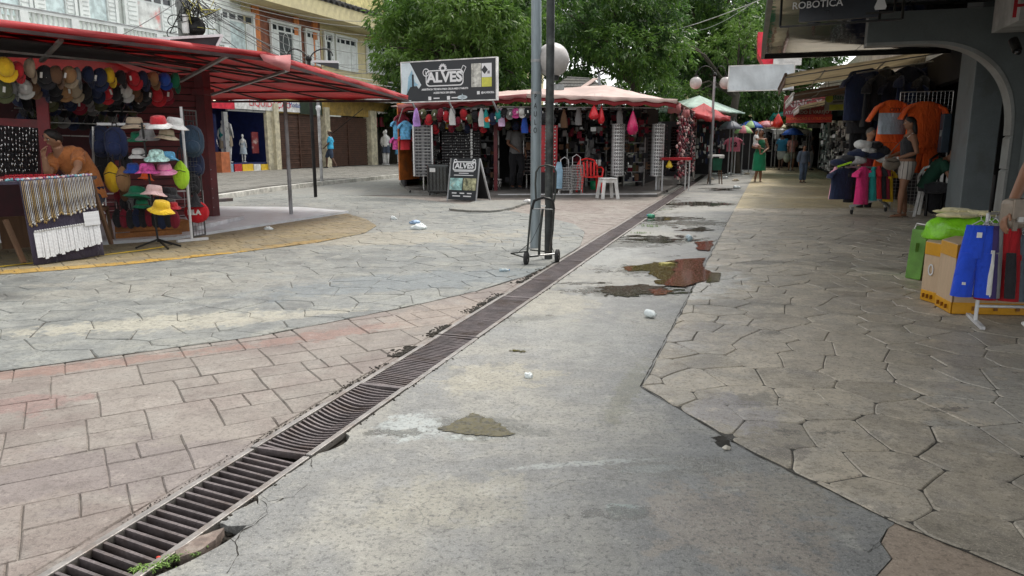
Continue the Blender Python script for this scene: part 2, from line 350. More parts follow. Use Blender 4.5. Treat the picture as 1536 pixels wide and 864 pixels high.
def clip(poly, a, b):                             # keep the part left of a->b
    out = []; n = len(poly); dx, dy = b[0]-a[0], b[1]-a[1]
    sd_ = [dx*(p[1]-a[1])-dy*(p[0]-a[0]) for p in poly]
    for i in range(n):
        p, q, s1, s2 = poly[i], poly[(i+1) % n], sd_[i], sd_[(i+1) % n]
        if s1 >= 0: out.append(p)
        if (s1 > 0 > s2) or (s1 < 0 < s2):
            t = s1/(s1-s2); out.append((p[0]+(q[0]-p[0])*t, p[1]+(q[1]-p[1])*t))
    return out
def area(poly): return .5*sum(poly[i][0]*poly[(i+1) % len(poly)][1]-poly[(i+1) % len(poly)][0]*poly[i][1] for i in range(len(poly)))
def clipc(poly, conv):
    for i in range(len(conv)):
        if len(poly) < 3: return []
        poly = clip(poly, conv[i], conv[(i+1) % len(conv)])
    return poly if len(poly) > 2 else []
def inview(x, y, m_=.12):
    if y < 1.2: return False
    fz = y*CT+H*ST
    return abs(x)/fz < 768/F+m_ and (H*CT-y*ST)/fz < 432/F+m_
def wob(p, a=.012, f=5.0):
    q = Vector((p[0]*f, p[1]*f, 3.3)); return (p[0]+a*noise.noise(q), p[1]+a*noise.noise(q+Vector((9, 4, 2))))
def cells_voronoi(region, size, seed, jit=.42, stretch=1.0):
    R = RND(seed); xs = [p[0] for p in region]; ys = [p[1] for p in region]; pts = {}
    i0, i1, j0, j1 = int(min(xs)/size)-2, int(max(xs)/size)+2, int(min(ys)/size)-2, int(max(ys)/size)+2
    for i in range(i0, i1+1):
        for j in range(j0, j1+1):
            pts[i, j] = ((i+.5*(j % 2)+R.uniform(-jit, jit))*size*stretch, (j+R.uniform(-jit, jit))*size)
    out = []
    for (i, j), c in pts.items():
        if not (inview(c[0], c[1], .9) or (-6 < c[0] < 6 and .9 < c[1] < 8)): continue
        poly = [(c[0]-2*size, c[1]-2*size), (c[0]+2*size, c[1]-2*size), (c[0]+2*size, c[1]+2*size), (c[0]-2*size, c[1]+2*size)]
        for di in range(-2, 3):
            for dj in range(-2, 3):
                if (di, dj) == (0, 0): continue
                q = pts.get((i+di, j+dj))
                if not q: continue
                mx, my = (c[0]+q[0])/2, (c[1]+q[1])/2; dx, dy = q[0]-c[0], q[1]-c[1]; L = hypot(dx, dy)
                if L > 3*size: continue
                g = .0008+.0030*max(0., noise.noise(Vector((mx*2.3, my*2.3, seed)))+.3)      # joints fade in and out
                mx -= dx/L*g; my -= dy/L*g
                poly = clip(poly, (mx+dy, my-dx), (mx-dy, my+dx))
                if len(poly) < 3: break
            if len(poly) < 3: break
        if len(poly) > 2: out.append(poly)
    return out
def cells_ashlar(region, seed, ang, rowh=.40, gap=.0009, wmin=.22, wmax=.42):
    R = RND(seed); ca, sa = cos(ang), sin(ang); out = []
    loc = [(p[0]*ca+p[1]*sa, -p[0]*sa+p[1]*ca) for p in region]
    a0, a1, b0, b1 = min(p[0] for p in loc), max(p[0] for p in loc), min(p[1] for p in loc), max(p[1] for p in loc)
    def put(x0, x1, y0, y1):
        g = gap*R.uniform(.4, 1.3)
        r = [(x0+g, y0+g), (x1-g, y0+g), (x1-g, y1-g), (x0+g, y1-g)]; out.append([(x*ca-y*sa, x*sa+y*ca) for x, y in r])
    y = b0-rowh
    while y < b1:
        x = a0-R.uniform(0, .6); sp = y+rowh*R.choice((.5, .55))
        while x < a1:
            ww = R.uniform(wmin, wmax); k = R.random()
            if k < .28: put(x, x+ww, y, y+rowh)
            elif k < .62: put(x, x+ww, y, sp); put(x, x+ww, sp, y+rowh)
            else:
                m_ = x+ww*R.uniform(.35, .65); put(x, x+ww, y, sp); put(x, m_, sp, y+rowh); put(m_, x+ww, sp, y+rowh)
            x += ww
        y += rowh
    return [c for c in out if any(inview(p[0], p[1], .9) or (-6 < p[0] < 2 and .9 < p[1] < 6) for p in c)]
def stone(mb, poly, z0, z1, R, bev=.004, wa=.012, sub=2, tilt=.0012, rnd=0.):
    if rnd and sub > 1:
        q_ = []
        for i in range(len(poly)):
            p, q = poly[i], poly[(i+1) % len(poly)]; L = hypot(p[0]-q[0], p[1]-q[1]); c = min(.3, rnd/max(L, .001)); q_ += [(p[0]+(q[0]-p[0])*c, p[1]+(q[1]-p[1])*c), (q[0]+(p[0]-q[0])*c, q[1]+(p[1]-q[1])*c)]
        poly = q_
    pts = []
    for i in range(len(poly)):
        p, q = poly[i], poly[(i+1) % len(poly)]
        if hypot(p[0]-q[0], p[1]-q[1]) < .012: continue
        for k in range(sub): t = k/sub; pts.append(wob((p[0]+(q[0]-p[0])*t, p[1]+(q[1]-p[1])*t), wa))
    n = len(pts)
    if n < 3: return
    cx = sum(p[0] for p in pts)/n; cy = sum(p[1] for p in pts)/n; tx, ty = R.uniform(-tilt, tilt)*8, R.uniform(-tilt, tilt)*8; dz = R.uniform(-tilt, tilt)
    vs = [(x, y, z0) for x, y in pts]
    for x, y in pts:
        L = hypot(x-cx, y-cy) or 1; k = max(.5, 1-bev*1.6/L); vs.append((cx+(x-cx)*k, cy+(y-cy)*k, z1+dz+(x-cx)*tx+(y-cy)*ty))
    vs.append((cx, cy, z1+dz+.0006))
    fs = [(i, (i+1) % n, n+(i+1) % n, n+i) for i in range(n)]+[(n+i, n+(i+1) % n, 2*n) for i in range(n)]
    mb.add(vs, fs, False)
def pave(parent, cells, region, z0, z1, mat, name, limit=290, seed=1, sub=2, wa=.012, minA=.0012, **k):
    R = RND(seed); got = []
    for c in cells:
        c = clipc(c, region)
        if c and area(c) > minA:
            x = sum(p[0] for p in c)/len(c); y = sum(p[1] for p in c)/len(c)
            vis = any(inview(q[0], q[1], .05) for q in c); got.append((area(c)/max(1, y)**3-(0 if vis else 9), c))
    got.sort(key=lambda g: -g[0]); mass = MB()
    for i, (_, c) in enumerate(got):
        if i < limit and _ > -5:
            mb = MB(); stone(mb, c, z0, z1, R, sub=sub, wa=wa, **k)
            if mb.v: mb.build(name, mat, parent)
        else: stone(mass, c, z0, z1, R, sub=1, wa=wa, **k)
    if mass.v: mass.build(name+'_mass', mat, parent, kind='stuff')
def bed(name, region, z0, z1, mat):
    o = MB().prism(region, z0, z1).build(name, mat, kind='structure'); return o

# base ground, split by the drain channel
far_l = [(dl(-4)-.002, -4), (dl(60), 60), (-900, 900), (-900, -4)]
gm = MB(); gm.quad(Vector((-900, -4, -.03)), Vector((dl(-4), -4, -.03)), Vector((dl(40), 40, -.03)), Vector((-900, 40, -.03)))
gm.quad(Vector((dr(-4), -4, -.03)), Vector((900, -4, -.03)), Vector((900, 40, -.03)), Vector((dr(40), 40, -.03)))
gm.quad(Vector((-900, 40, -.03)), Vector((900, 40, -.03)), Vector((900, 900, -.03)), Vector((-900, 900, -.03)))
gm.quad(Vector((dl(-4)-.1, -4, -.2)), Vector((dr(-4)+.1, -4, -.2)), Vector((dr(40)+.1, 40, -.2)), Vector((dl(40)-.1, 40, -.2)))   # bottom of the channel
for e in (dl, dr): gm.quad(Vector((e(-4), -4, -.2)), Vector((e(40), 40, -.2)), Vector((e(40), 40, -.0305)), Vector((e(-4), -4, -.0305)))
gm.build('ground', m_soil, kind='structure')

DISC = [(-9, 2.6), (-6, 2.65), (-2.75, 3.81), (-1.6, 4.55), (-.83, 5.36), (-.3, 6.0), (.1, 6.65), (.5, 7.6), (.81, 8.74), (1.01, 10.2), (.95, 11.2), (.45, 12.6), (-.6, 14.4), (-2.3, 16.6), (-4.2, 18.0), (-14, 18.1)]
PINK = [(dl(.9)-.035, .9), (dl(17.6)-.035, 17.6), (-7, 17.6), (-7, .9)]
p = bed('pink_paving', PINK, -.0295, -.007, m_mort)
pave(p, cells_ashlar(PINK, 11, radians(31)), PINK, -.0068, 0, m_pink, 'paving_slab', 290, seed=2, sub=3, wa=.006, minA=.0004)
mb = MB(); R = RND(4)                             # broken mortar along the left rim of the grate
edge = []; y = .9
while y < 17:
    w1 = .012*max(0., noise.noise(Vector((y*1.3, 0, 0)))*2+.3); edge.append((dl(y)-.002-w1*max(0, noise.noise(Vector((y*5, 3, 0)))+.6), y)); y += .05 if y < 8 else .2
mb.prism([(p_[0], p_[1]) for p_ in edge]+[(dl(17)-.034, 17), (dl(.9)-.034, .9)], -.0295, -.003)
mb.build('mortar_edge', m_pink, p)
d = bed('grey_paving', [q for q in clipc([(x, y) for x, y in DISC], [(dl(-2)-.015, -2), (dl(20)-.015, 20), (-14, 20), (-14, -2)])], .0005, .0032, m_mort)
DC = clipc(DISC, [(dl(-2)-.02, -2), (dl(20)-.02, 20), (-14, 20), (-14, -2)])
pave(d, cells_voronoi(DC, .285, 5), DC, .0034, .0085, m_disc, 'paving_stone', 290, seed=3, rnd=.01)
OCH = [(-12, 4.2), (-5.6, 6.2), (-4.7, 6.75), (-3.9, 7.3), (-3.1, 8.1), (-2.4, 9.0), (-2.0, 10.0), (-2.0, 10.9), (-2.35, 11.9), (-2.9, 12.9), (-4, 13.6), (-12, 13.8)]
d = bed('ochre_paving', OCH, .0097, .0125, m_mort)
pave(d, cells_ashlar(OCH, 21, radians(38), .24, .002, .2, .34), OCH, .0127, .0175, m_ochre, 'paving_brick', 200, seed=6, sub=2, wa=.004)
mb = MB(); pts = [(-5.6, 6.55), (-5.05, 7.1), (-4.6, 7.65), (-4.2, 8.25), (-4.05, 8.6)]
mb.sheet([[Vector((x-.03, y+.03, .0225)) for x, y in pts], [Vector((x+.02, y-.02, .0225)) for x, y in pts]])
mb.build('painted_line', M('yellow_line', (.75, .52, .05), .6, dirt=.8), kind='structure')
# concrete strip right of the grate, with the broken notch beside it
J0 = (.65, 3.56)
def jl(y): return J0[0]+(y-J0[1])*.341
yn = G(500, 660).y
left = []; y = 1.0
while y < 40:
    o = .004+.007*abs(noise.noise(Vector((y*4, 7, 0))))
    if abs(y-yn+.03) < .10: o += .055*(1-abs(y-yn+.03)/.10)**.4
    if abs(y-2.12) < .26: o += .10*(1-(abs(y-2.12)/.26)**2)
    left.append((dr(y)+o, y)); y += .03 if y < 4 else (.15 if y < 10 else 2)
right = []; y = 40.
while y > J0[1]:
    right.append((jl(y)+.05+.006*noise.noise(Vector((y*3, 1, 0))), y)); y -= .12 if y < 10 else 1.5
lowr = [(J0[0]+.06, J0[1]), (.80, 3.30), (.90, 2.99), (.915, 2.9), (.90, 2.86), (.925, 2.82), (.955, 2.80), (.95, 2.75), (1.04, 2.62), (1.25, 2.25)]
low2 = [(1.23, 2.19), (1.19, 2.16), (1.13, 2.08), (1.12, 1.99), (1.03, 1.9), (.93, 1.78), (.88, 1.4), (.88, 1.0)]
MB().prism(left+right+lowr+low2, -.0295, .0, side=True).build('concrete_path', m_strip, kind='structure')
MB().prism([(.885, .9), (.885, 1.4), (.935, 1.78), (1.035, 1.9), (1.125, 1.99), (1.135, 2.08), (1.195, 2.16), (1.27, 2.25), (1.56, 1.90), (3.0, .5), (3.0, .3), (1, .3)], -.0295, -.002).build('plain_concrete_corner', m_plain, kind='structure')
HEX = [(.655, 3.555), (.87, 2.97), (.955, 2.74), (1.225, 2.215), (1.50, 1.83), (2.9, .3), (9, .3), (9, 17.5), (jl(17.5)+.006, 17.5)]
HEXC = [(.658, 3.553), (.955, 2.742), (1.229, 2.217), (1.504, 1.832), (2.9, .31), (9, .3), (9, 14), (jl(14)+.002, 14)]
h = bed('stamped_walkway', HEX, -.0295, .0015, m_mort)
pave(h, cells_voronoi(HEXC, .265, 8, stretch=1.12), HEXC, .0017, .0068, m_hex, 'paving_stone', 290, seed=5, sub=2, wa=.016, rnd=.014)
MB().prism([(jl(14)+.01, 14), (14, 14), (60, 120), (40, 120), (jl(40)+.1, 40)], -.029, .0075).build('far_walkway', m_far, kind='structure')
MB().prism([(dl(17.7)-.03, 17.7), (dl(40), 40), (10, 120), (-60, 120), (-30, 18), (-8, 18.2), (-7.2, 17.7)], -.029, .002).build('plaza', m_gry, kind='structure')
MB().prism([(10, 122), (60, 122), (70, 300), (-70, 300), (-60, 122)], -.029, .0).build('far_street', m_far, kind='structure')
MB().prism([(-30, 2), (-7.02, 2), (-7.02, 17.6), (-30, 17.6)], -.029, .002).build('plaza_side', m_gry, kind='structure')

def crack(pix, w_, z=.0012, name='crack', seed=0.):
    pts = [G(u, v, z) if u > 9 else Vector((u, v, z)) for u, v in pix]; L, Rr = [], []
    for i in range(len(pts)-1):
        for k in range(8):
            q = pts[i].lerp(pts[i+1], k/8); d = (pts[i+1]-pts[i]).normalized(); n_ = Vector((-d.y, d.x, 0)); j = noise.noise(q*22+Vector((seed, 0, 0)))*.008; h = w_*max(.12, .6+noise.noise(q*35)*1.3); L.append(q+n_*(j+h)); Rr.append(q+n_*(j-h))
    MB().sheet([L, Rr]).build(name, m_soil, kind='structure')
for i, (px_, w_) in enumerate([([(468, 684), (466, 705), (452, 728), (425, 748), (402, 760), (398, 772), (384, 785), (365, 795), (352, 812), (357, 832), (338, 864)], .0022), ([(402, 760), (385, 745), (372, 762)], .0014), ([(425, 748), (408, 738), (392, 742)], .0012), ([(352, 812), (330, 800)], .0014), ([(470, 684), (500, 668)], .0016), ([(820, 735), (850, 722), (905, 716), (960, 724)], .0008),
    ([(jl(y_)-.003, y_) for y_ in (3.56, 4, 4.5, 5, 5.6, 6.4, 7.5, 9, 11, 13.9)], .0040), ([(.650, 3.55), (.865, 2.965), (.950, 2.735), (1.08, 2.49), (1.222, 2.213), (1.36, 2.02), (1.497, 1.828)], .0028), ([(640, 395), (700, 402), (760, 425)], .002), ([(1330, 800), (1300, 830), (1330, 812)], .001)]):
    crack(px_, w_, .0012 if i not in (6, 7) else .0024, seed=i*3.)
# puddles: thin water with ragged rims
def water(name, col):
    m, N, b = newmat(name); g = N.new('ShaderNodeNewGeometry'); n = N.noise(g.outputs['Position'], 25, 4, .6)
    n5 = N.noise(g.outputs['Position'], 70, 4, .7); c = N.mix(N.ramp(n, .35, .6), tuple(x*.6 for x in col), tuple(x*1.3 for x in col)); c = N.mix(N.math('MULTIPLY', N.ramp(n5, .52, .68), .4), c, (.12, .11, .06)); N.l.new(c, b.inputs['Base Color']); N.l.new(N.math('MULTIPLY_ADD', N.ramp(n5, .5, .62), .35, .07), b.inputs['Roughness']); b.inputs['Specular IOR Level'].default_value = .14
    bump(N, b, N.noise(g.outputs['Position'], 9, 2), .03, .01); return m
w_olive, w_red, w_dark = water('puddle_olive', (.062, .050, .010)), water('puddle_red', (.12, .04, .022)), water('puddle_dark', (.04, .037, .028))
def puddle(pix, mat, seed, amp=.5, z=.004, cell=.012, name='puddle', st=2.6):
    pts = [G(u, v) for u, v in pix]; x0, x1, y0, y1 = min(p.x for p in pts), max(p.x for p in pts), min(p.y for p in pts), max(p.y for p in pts)
    m_ = .25*max(x1-x0, y1-y0); x0 -= m_; x1 += m_; y0 -= m_; y1 += m_; sz = sqrt((x1-x0)*(y1-y0)); P2 = [(p.x, p.y) for p in pts]; n = len(P2)
    def ins(x, y):
        r = False
        for i in range(n):
            (xa, ya), (xb, yb) = P2[i], P2[(i+1) % n]
            if (ya > y) != (yb > y) and x < (xb-xa)*(y-ya)/(yb-ya)+xa: r = not r
        return r
    nx, ny = int((x1-x0)/cell)+1, int((y1-y0)/cell)+1; vid = {}; vs = []; fs = []
    def V(i, j):
        if (i, j) not in vid: vid[i, j] = len(vs); vs.append((x0+i*cell+cell*.35*noise.noise(Vector((i*.7, j*.7, seed))), y0+j*cell+cell*.35*noise.noise(Vector((i*.7, j*.7, seed+9))), z))
        return vid[i, j]
    for i in range(nx):
        for j in range(ny):
            x, y = x0+(i+.5)*cell, y0+(j+.5)*cell; wx = wy = 0.; f = 3.2/sz; a = sz*.17*amp
            for o in range(4): wx += a*noise.noise(Vector((x*f/st*2, y*f*st/2, seed+o))); wy += a*.6*noise.noise(Vector((x*f/st*2, y*f*st/2, seed+o+20))); f *= 2.1; a *= .55
            if ins(x+wx, y+wy): fs.append((V(i, j), V(i+1, j), V(i+1, j+1), V(i, j+1)))
    if fs: MB().add(vs, fs, True).build(name, mat, kind='structure')
puddle([(668, 641), (690, 626), (714, 619), (738, 632), (768, 651), (745, 656), (722, 657), (690, 650), (674, 649)], w_olive, 1, .8, .003, .004)
puddle([(930, 402), (960, 395), (1010, 390), (1036, 391), (1052, 392), (1042, 404), (1020, 428), (985, 430), (992, 416), (965, 407), (940, 407)], w_olive, 2, .7)
puddle([(1068, 658), (1082, 654), (1096, 664), (1100, 673), (1078, 670)], m_soil, 8, .8, .0025, .003, 'broken_edge')
puddle([(1016, 391), (1058, 388), (1052, 402), (1066, 409), (1060, 424), (1028, 432), (1000, 430), (1010, 412)], w_red, 3, .12, .0125, .012)
puddle([(1064, 410), (1081, 411), (1079, 424), (1058, 426)], w_olive, 3.5, .1, .012, .012)
puddle([(1046, 364), (1072, 362), (1064, 377), (1042, 376)], w_red, 4, .3, .0115, .015)
puddle([(880, 432), (930, 426), (980, 430), (1020, 434), (985, 446), (940, 442), (900, 438)], w_dark, 5, 2.6)
puddle([(968, 436), (1000, 433), (1010, 440), (980, 445)], w_red, 7, 1.2, .006)
for i, (x, y, a, b) in enumerate([(985, 358, 44, 4), (1045, 345, 22, 3), (1000, 328, 34, 2.6), (1050, 306, 36, 2.6), (1085, 284, 24, 2), (930, 437, 50, 4), (775, 527, 10, 2)]):
    puddle([(x-a, y), (x-a*.4, y-b), (x+a*.4, y-b), (x+a, y), (x+a*.3, y+b), (x-a*.5, y+b)], w_dark if i < 6 else w_olive, 10+i, 3.2, .0045, .02 if i < 6 else .006)
# ============================================================ THE DRAIN GRATE
m_iron = M('weathered_iron', (.17, .145, .145), .5, .35, .3, 9, .4, .4, dirt=.5, dcol=(.09, .055, .035))
m_rim = M('worn_rim_steel', (.33, .31, .29), .42, .55, .2, 12, .3, .3, dirt=.5, dcol=(.16, .11, .08))
DR = thing('drain_grate', 'long rusty steel drain grate running up the street between pink slabs and grey concrete', 'drain grate', (-1.79+SLP*1.0, 1.0, 0))
U = Vector((SLP, 1, 0)).normalized(); Vn = Vector((U.y, -U.x, 0))
def dpt(y, a, z): return Vector((dl(y), y, 0))+Vn*a+Vector((0, 0, z))      # a: 0..0.281 across
WD = (dr(0)-dl(0))*U.y
secs = [(1.0, 2.79), (2.79, 3.62), (3.62, 4.6), (4.6, 5.82), (5.82, 6.6), (6.6, 7.7), (7.7, 9.0), (9.0, 10.6), (10.6, 12.4), (12.4, 14.5), (14.5, 17), (17, 20), (20, 24), (24, 30)]
R = RND(9); nb = 0; mass = MB()
for i, (ya, yb) in enumerate(secs):
    dz = [0, .002, -.004, .001, -.003, .0][i % 6]+.003
    for a in (0.014, WD-.014):
        MB().beam(dpt(ya+.006, a, dz-.012), dpt(yb-.006, a, dz-.012), .028, .03).build('rim_bar', m_rim, DR, bevel=.003)
    for y in (ya+.012, yb-.018):
        if i: MB().beam(dpt(y, .03, dz-.012), dpt(y, WD-.03, dz-.012), .016, .026).build('end_bar', m_iron, DR)
    pit = [.042, .030, .026, .024][min(i, 3)]; y = ya+.03
    while y < yb-.03:
        sag = .0
        if i == 1: sag = .026*sin(pi*(y-ya)/(yb-ya))
        if i in (4, 5, 7): sag = .012*sin(pi*(y-ya)/(yb-ya))
        tgt = MB() if nb < 270 else mass; k = 5; pts = []
        sk = R.uniform(-.004, .004)+(.010 if i else -.004)*0
        tw = [dpt(y+.03*(j/k-.5)*(-1 if i else -1)+sk*j/k, .028+(WD-.056)*j/k, dz-.015-sag*sin(pi*j/k)) for j in range(k+1)]
        for j in range(k): tgt.beam(tw[j], tw[j+1]+(tw[j+1]-tw[j])*.02, .010 if i else .011, .026)
        if nb < 270: tgt.build('bar', m_iron, DR)
        nb += 1; y += pit*R.uniform(.92, 1.08)
        if y > 24: break
mass.build('far_bars', m_iron, DR, kind='stuff')
# dirt, soil crumbs and weeds along the rims
R = RND(31); mb = MB()
def crumb(mb, x, y, z, s):
    mb.start().ball((0, 0, 0), (s*R.uniform(.7, 1.4), s*R.uniform(.7, 1.4), s*R.uniform(.3, .6)), 6).xf(Matrix.Translation((x, y, z))@Matrix.Rotation(R.uniform(0, 6), 4, 'Z'))
for (u0, v0, u1, v1, n, s) in [(590, 535, 640, 520, 90, .014), (640, 505, 690, 488, 70, .014), (700, 470, 765, 440, 90, .016), (770, 425, 838, 392, 70, .02), (505, 592, 585, 545, 50, .008), (400, 668, 500, 605, 40, .007), (200, 785, 400, 668, 30, .005)]:
    for i in range(int(n*2.2)):
        t = R.random(); g = G(u0+(u1-u0)*t, v0+(v1-v0)*t); x = dl(g.y)-abs(R.gauss(0, 1))*s*2.4-.004
        crumb(mb, x, g.y, .002, s*R.uniform(.25, .8))
for i in range(150):
    y = R.uniform(1.8, 12); crumb(mb, dr(y)+abs(R.gauss(0, .008))+.002, y, .002, R.uniform(.003, .008))
for i in range(120):
    y = R.uniform(1.9, 2.33); crumb(mb, dr(y)+R.uniform(.0, .06), y, -.026, R.uniform(.006, .012))
mb.build('soil_crumbs', m_soil, kind='stuff')
# pieces of broken concrete along the right rim
m_agg = M('broken_aggregate', (.30, .235, .20), .85, 0, .3, 40, .6, 1.0, dirt=.5, dcol=(.5, .46, .4))
def chunk(pix, z, label, mat):
    pts = [G(u, v) for u, v in pix]; out = []
    for i in range(len(pts)):
        a, b = pts[i], pts[(i+1) % len(pts)]
        for k in range(4): q = a.lerp(b, k/4); out.append((q.x+R.uniform(-.003, .003), q.y+R.uniform(-.003, .003)))
    o = MB().prism(out, -.028, z).build('concrete_chunk', mat, bevel=.003); tag(o, label, 'rubble')
chunk([(262, 829), (300, 806), (338, 793), (322, 812), (300, 828), (270, 838)], .006, 'reddish broken lump of pebbly concrete lying beside the grate above the weeds', m_agg)
chunk([(330, 785), (352, 768), (383, 752), (398, 768), (376, 788), (344, 790)], .0015, 'greenish grey broken concrete flake beside the grate, above the pebbly lump', m_strip)
chunk([(392, 742), (430, 712), (468, 700), (462, 725), (440, 745), (404, 752)], .0015, 'larger cracked concrete flake beside the grate, just below the broken hole', m_strip)
m_weed = M('weed_green', (.16, .28, .05), .6, var=.4, rnd=.2); mb = MB(); R = RND(5)
def blades(mb, u, v, n, h, spread):
    for i in range(n):
        g = G(u, v)+Vector((R.gauss(0, spread), R.gauss(0, spread*.6), -.006)); a = R.uniform(0, 2*pi); L = h*R.uniform(.5, 1.2); w_ = Vector((-sin(a), cos(a), 0))*.0022
        t = Vector((cos(a), sin(a), 0)); p1 = g+t*L*.35+Vector((0, 0, L*.7)); p2 = g+t*L+Vector((0, 0, L*.55))
        mb.add([g-w_, g+w_, p1+w_*.8, p1-w_*.8, p2], [(0, 1, 2, 3), (3, 2, 4)], False)
for (u, v, n, h, s) in [(215, 855, 60, .022, .015), (240, 848, 50, .02, .015), (262, 838, 40, .022, .012), (290, 830, 26, .016, .012), (305, 820, 14, .014, .01), (975, 340, 90, .05, .10), (960, 350, 60, .04, .07), (1000, 315, 30, .04, .08), (622, 277, 22, .35, .2), (642, 283, 12, .3, .12)]:
    blades(mb, u, v, n, h, s)
mb.build('weeds', m_weed, kind='stuff')
o = MB().ball(G(238, 838)+Vector((0, 0, .004)), (.008, .006, .004), 8).build('bottle_cap', M('red_plastic', (.55, .04, .02), .4)); tag(o, 'tiny red plastic scrap among weeds at the near end of the grate', 'litter')
# litter
m_bag = M('white_plastic', (.72, .78, .78), .35, var=.1, bmp=.5); m_clear = M('clear_bluish_plastic', (.6, .74, .8), .2, var=.2, trans=.35)
def crumple(g, r, seed, mat, label, name='litter', cat='litter', flat=.5, n=24):
    mb = MB().ball((0, 0, 0), (1, 1, flat), n); R = RND(seed)
    for i, v in enumerate(mb.v):
        k = 1+.6*noise.noise(v*1.7+Vector((seed, 0, 0)))+.45*abs(noise.noise(v*4.3+Vector((0, seed, 0))))+.2*noise.noise(v*11); mb.v[i] = Vector((v.x*k*r[0], v.y*k*r[1], max(-flat*.55, v.z*k)*r[0]+flat*.55*r[0]))+g
    o = mb.build(name, mat); return tag(o, label, cat)
def bottle(g, L, ang, mat, label, capm, r=.028):
    t = thing('plastic_bottle', label, 'bottle', g); M3 = Matrix.Rotation(ang, 3, 'Z')@Matrix.Rotation(pi/2, 3, 'Y')
    c = g+Vector((0, 0, r)); MB().lathe([(0, 0), (r*.9, .0), (r, .01), (r, L*.35), (r*.88, L*.4), (r, L*.45), (r, L*.68), (r*.45, L*.88), (r*.42, L*.93)], c, 12, M3).build('body', mat, t)
    MB().lathe([(0, L), (r*.5, L), (r*.5, L*.925), (0, L*.925)][::-1], c, 10, M3).build('cap', capm, t); return t
m_cap = M('blue_plastic', (.05, .2, .55), .4)
bottle(G(969, 475)+Vector((0, 0, .001)), .085, -.9, m_bag, 'crushed white plastic cup lying on the concrete near the joint', m_bag, .028)
crumple(G(793, 566), (.022, .02), 3, m_bag, 'small crumpled white paper lying on concrete beyond the near olive puddle', flat=.7)
bottle(G(749, 409)+Vector((0, 0, .01)), .10, .15, m_clear, 'small clear bottle with blue cap left of the hand truck wheel', m_cap, .014)
crumple(G(628, 345)+Vector((0, 0, .01)), (.085, .07), 5, m_bag, 'crumpled white plastic bag with blue print on the grey paving', 'plastic_bag', 'bag', flat=.55)
crumple(G(622, 337)+Vector((0, 0, .01)), (.07, .04), 15, M('blue_print_plastic', (.35, .5, .7), .4), 'pale blue plastic film lying behind the crumpled white bag', 'plastic_film', 'litter', flat=.5)
crumple(G(590, 330)+Vector((0, 0, .01)), (.05, .04), 6, m_bag, 'white paper scrap on grey paving, left of the white bag', flat=.6)
crumple(G(403, 346)+Vector((0, 0, .01)), (.05, .04), 7, m_bag, 'white scrap on the ochre bricks in front of the white slab', flat=.6)
crumple(G(1000, 397)+Vector((0, 0, .004)), (.06, .03), 8, M('yellow_leaf', (.5, .45, .15), .6), 'yellowish leaf floating in the large brown puddle', 'leaf', 'leaf', flat=.2)
bottle(G(980, 328)+Vector((0, 0, .001)), .2, 1.9, M('green_bottle', (.1, .5, .3), .2, trans=.2), 'green plastic bottle lying by the drain near the weeds', m_cap, .035)
bottle(G(1035, 362)+Vector((0, 0, .001)), .22, 1.5, m_clear, 'clear plastic bottle lying between the two red puddles', m_bag, .035)
crumple(G(1183, 678)+Vector((0, 0, .009)), (.008, .006), 9, m_bag, 'white speck of paper on the walkway stones by the edge crack', flat=.4) if 0 else None
crumple(G(1090, 674)+Vector((0, 0, .002)), (.014, .011), 9, M('pale_pebble', (.6, .56, .48), .7), 'pale pebble lying in the broken edge of the walkway', 'pebble', 'stone', flat=.6)
for i, (u, v) in enumerate([(1103, 272), (1095, 262), (1112, 258), (1120, 262), (1087, 268), (1072, 262), (1125, 250), (1140, 253), (1105, 283), (1065, 270)]):
    crumple(G(u, v)+Vector((0, 0, .01)), (.09, .07), 40+i, m_bag if i % 3 else M('tan_paper', (.45, .4, .3), .8), 'scrap of litter on the far paving by the green cooler', flat=.5)['group'] = 'scraps by the far stalls'
# ============================================================ GOODS: one of each kind, copied from here
STORE = Vector((0, 0, 0))
c_white = cloth('cloth_white', (.72, .72, .70)); c_black = cloth('cloth_black', (.018, .018, .022)); c_navy = cloth('cloth_navy', (.015, .025, .07))
c_red = cloth('cloth_red', (.50, .02, .03)); c_yel = cloth('cloth_yellow', (.78, .50, .02)); c_beige = cloth('cloth_beige', (.42, .34, .24)); c_brown = cloth('cloth_brown', (.16, .085, .045))
c_blue = cloth('cloth_blue', (.02, .08, .42)); c_green = cloth('cloth_green', (.01, .20, .10)); c_lime = cloth('cloth_lime', (.42, .72, .03)); c_pink = M('cloth_pink', (.75, .10, .36), .85, var=.5, scale=20)
c_orange = cloth('cloth_orange', (.85, .12, .01)); c_grey = cloth('cloth_grey', (.22, .22, .22)); c_sky = M('cloth_sky', (.15, .45, .74), .85, var=.4, scale=16); c_teal = cloth('cloth_teal', (.02, .32, .30))
c_mint = M('cloth_mint', (.42, .64, .58), .85, var=.6, scale=22); c_rose = cloth('cloth_rose', (.75, .50, .48)); c_wine = cloth('cloth_wine', (.22, .012, .03)); c_tan = cloth('cloth_tan', (.36, .2, .09)); c_olive = cloth('cloth_olive', (.10, .11, .05))
m_chrome = M('chrome', (.62, .62, .62), .22, .95, .05, bmp=0); m_silver = M('silver_rack', (.50, .50, .49), .3, .7, .15, bmp=.1); m_blackm = M('black_metal', (.02, .02, .02), .4, .6, .2, dirt=.3)
m_greym = M('grey_paint_metal', (.34, .35, .36), .45, .3, .15, dirt=.5); m_whitem = M('white_paint_metal', (.68, .69, .70), .4, .1, .06, dirt=.35)
m_tag = M('paper_tag', (.80, .80, .76), .6, bmp=0); m_glass = M('dark_lens', (.01, .01, .012), .08, bmp=0, fine=0, coat=.5)
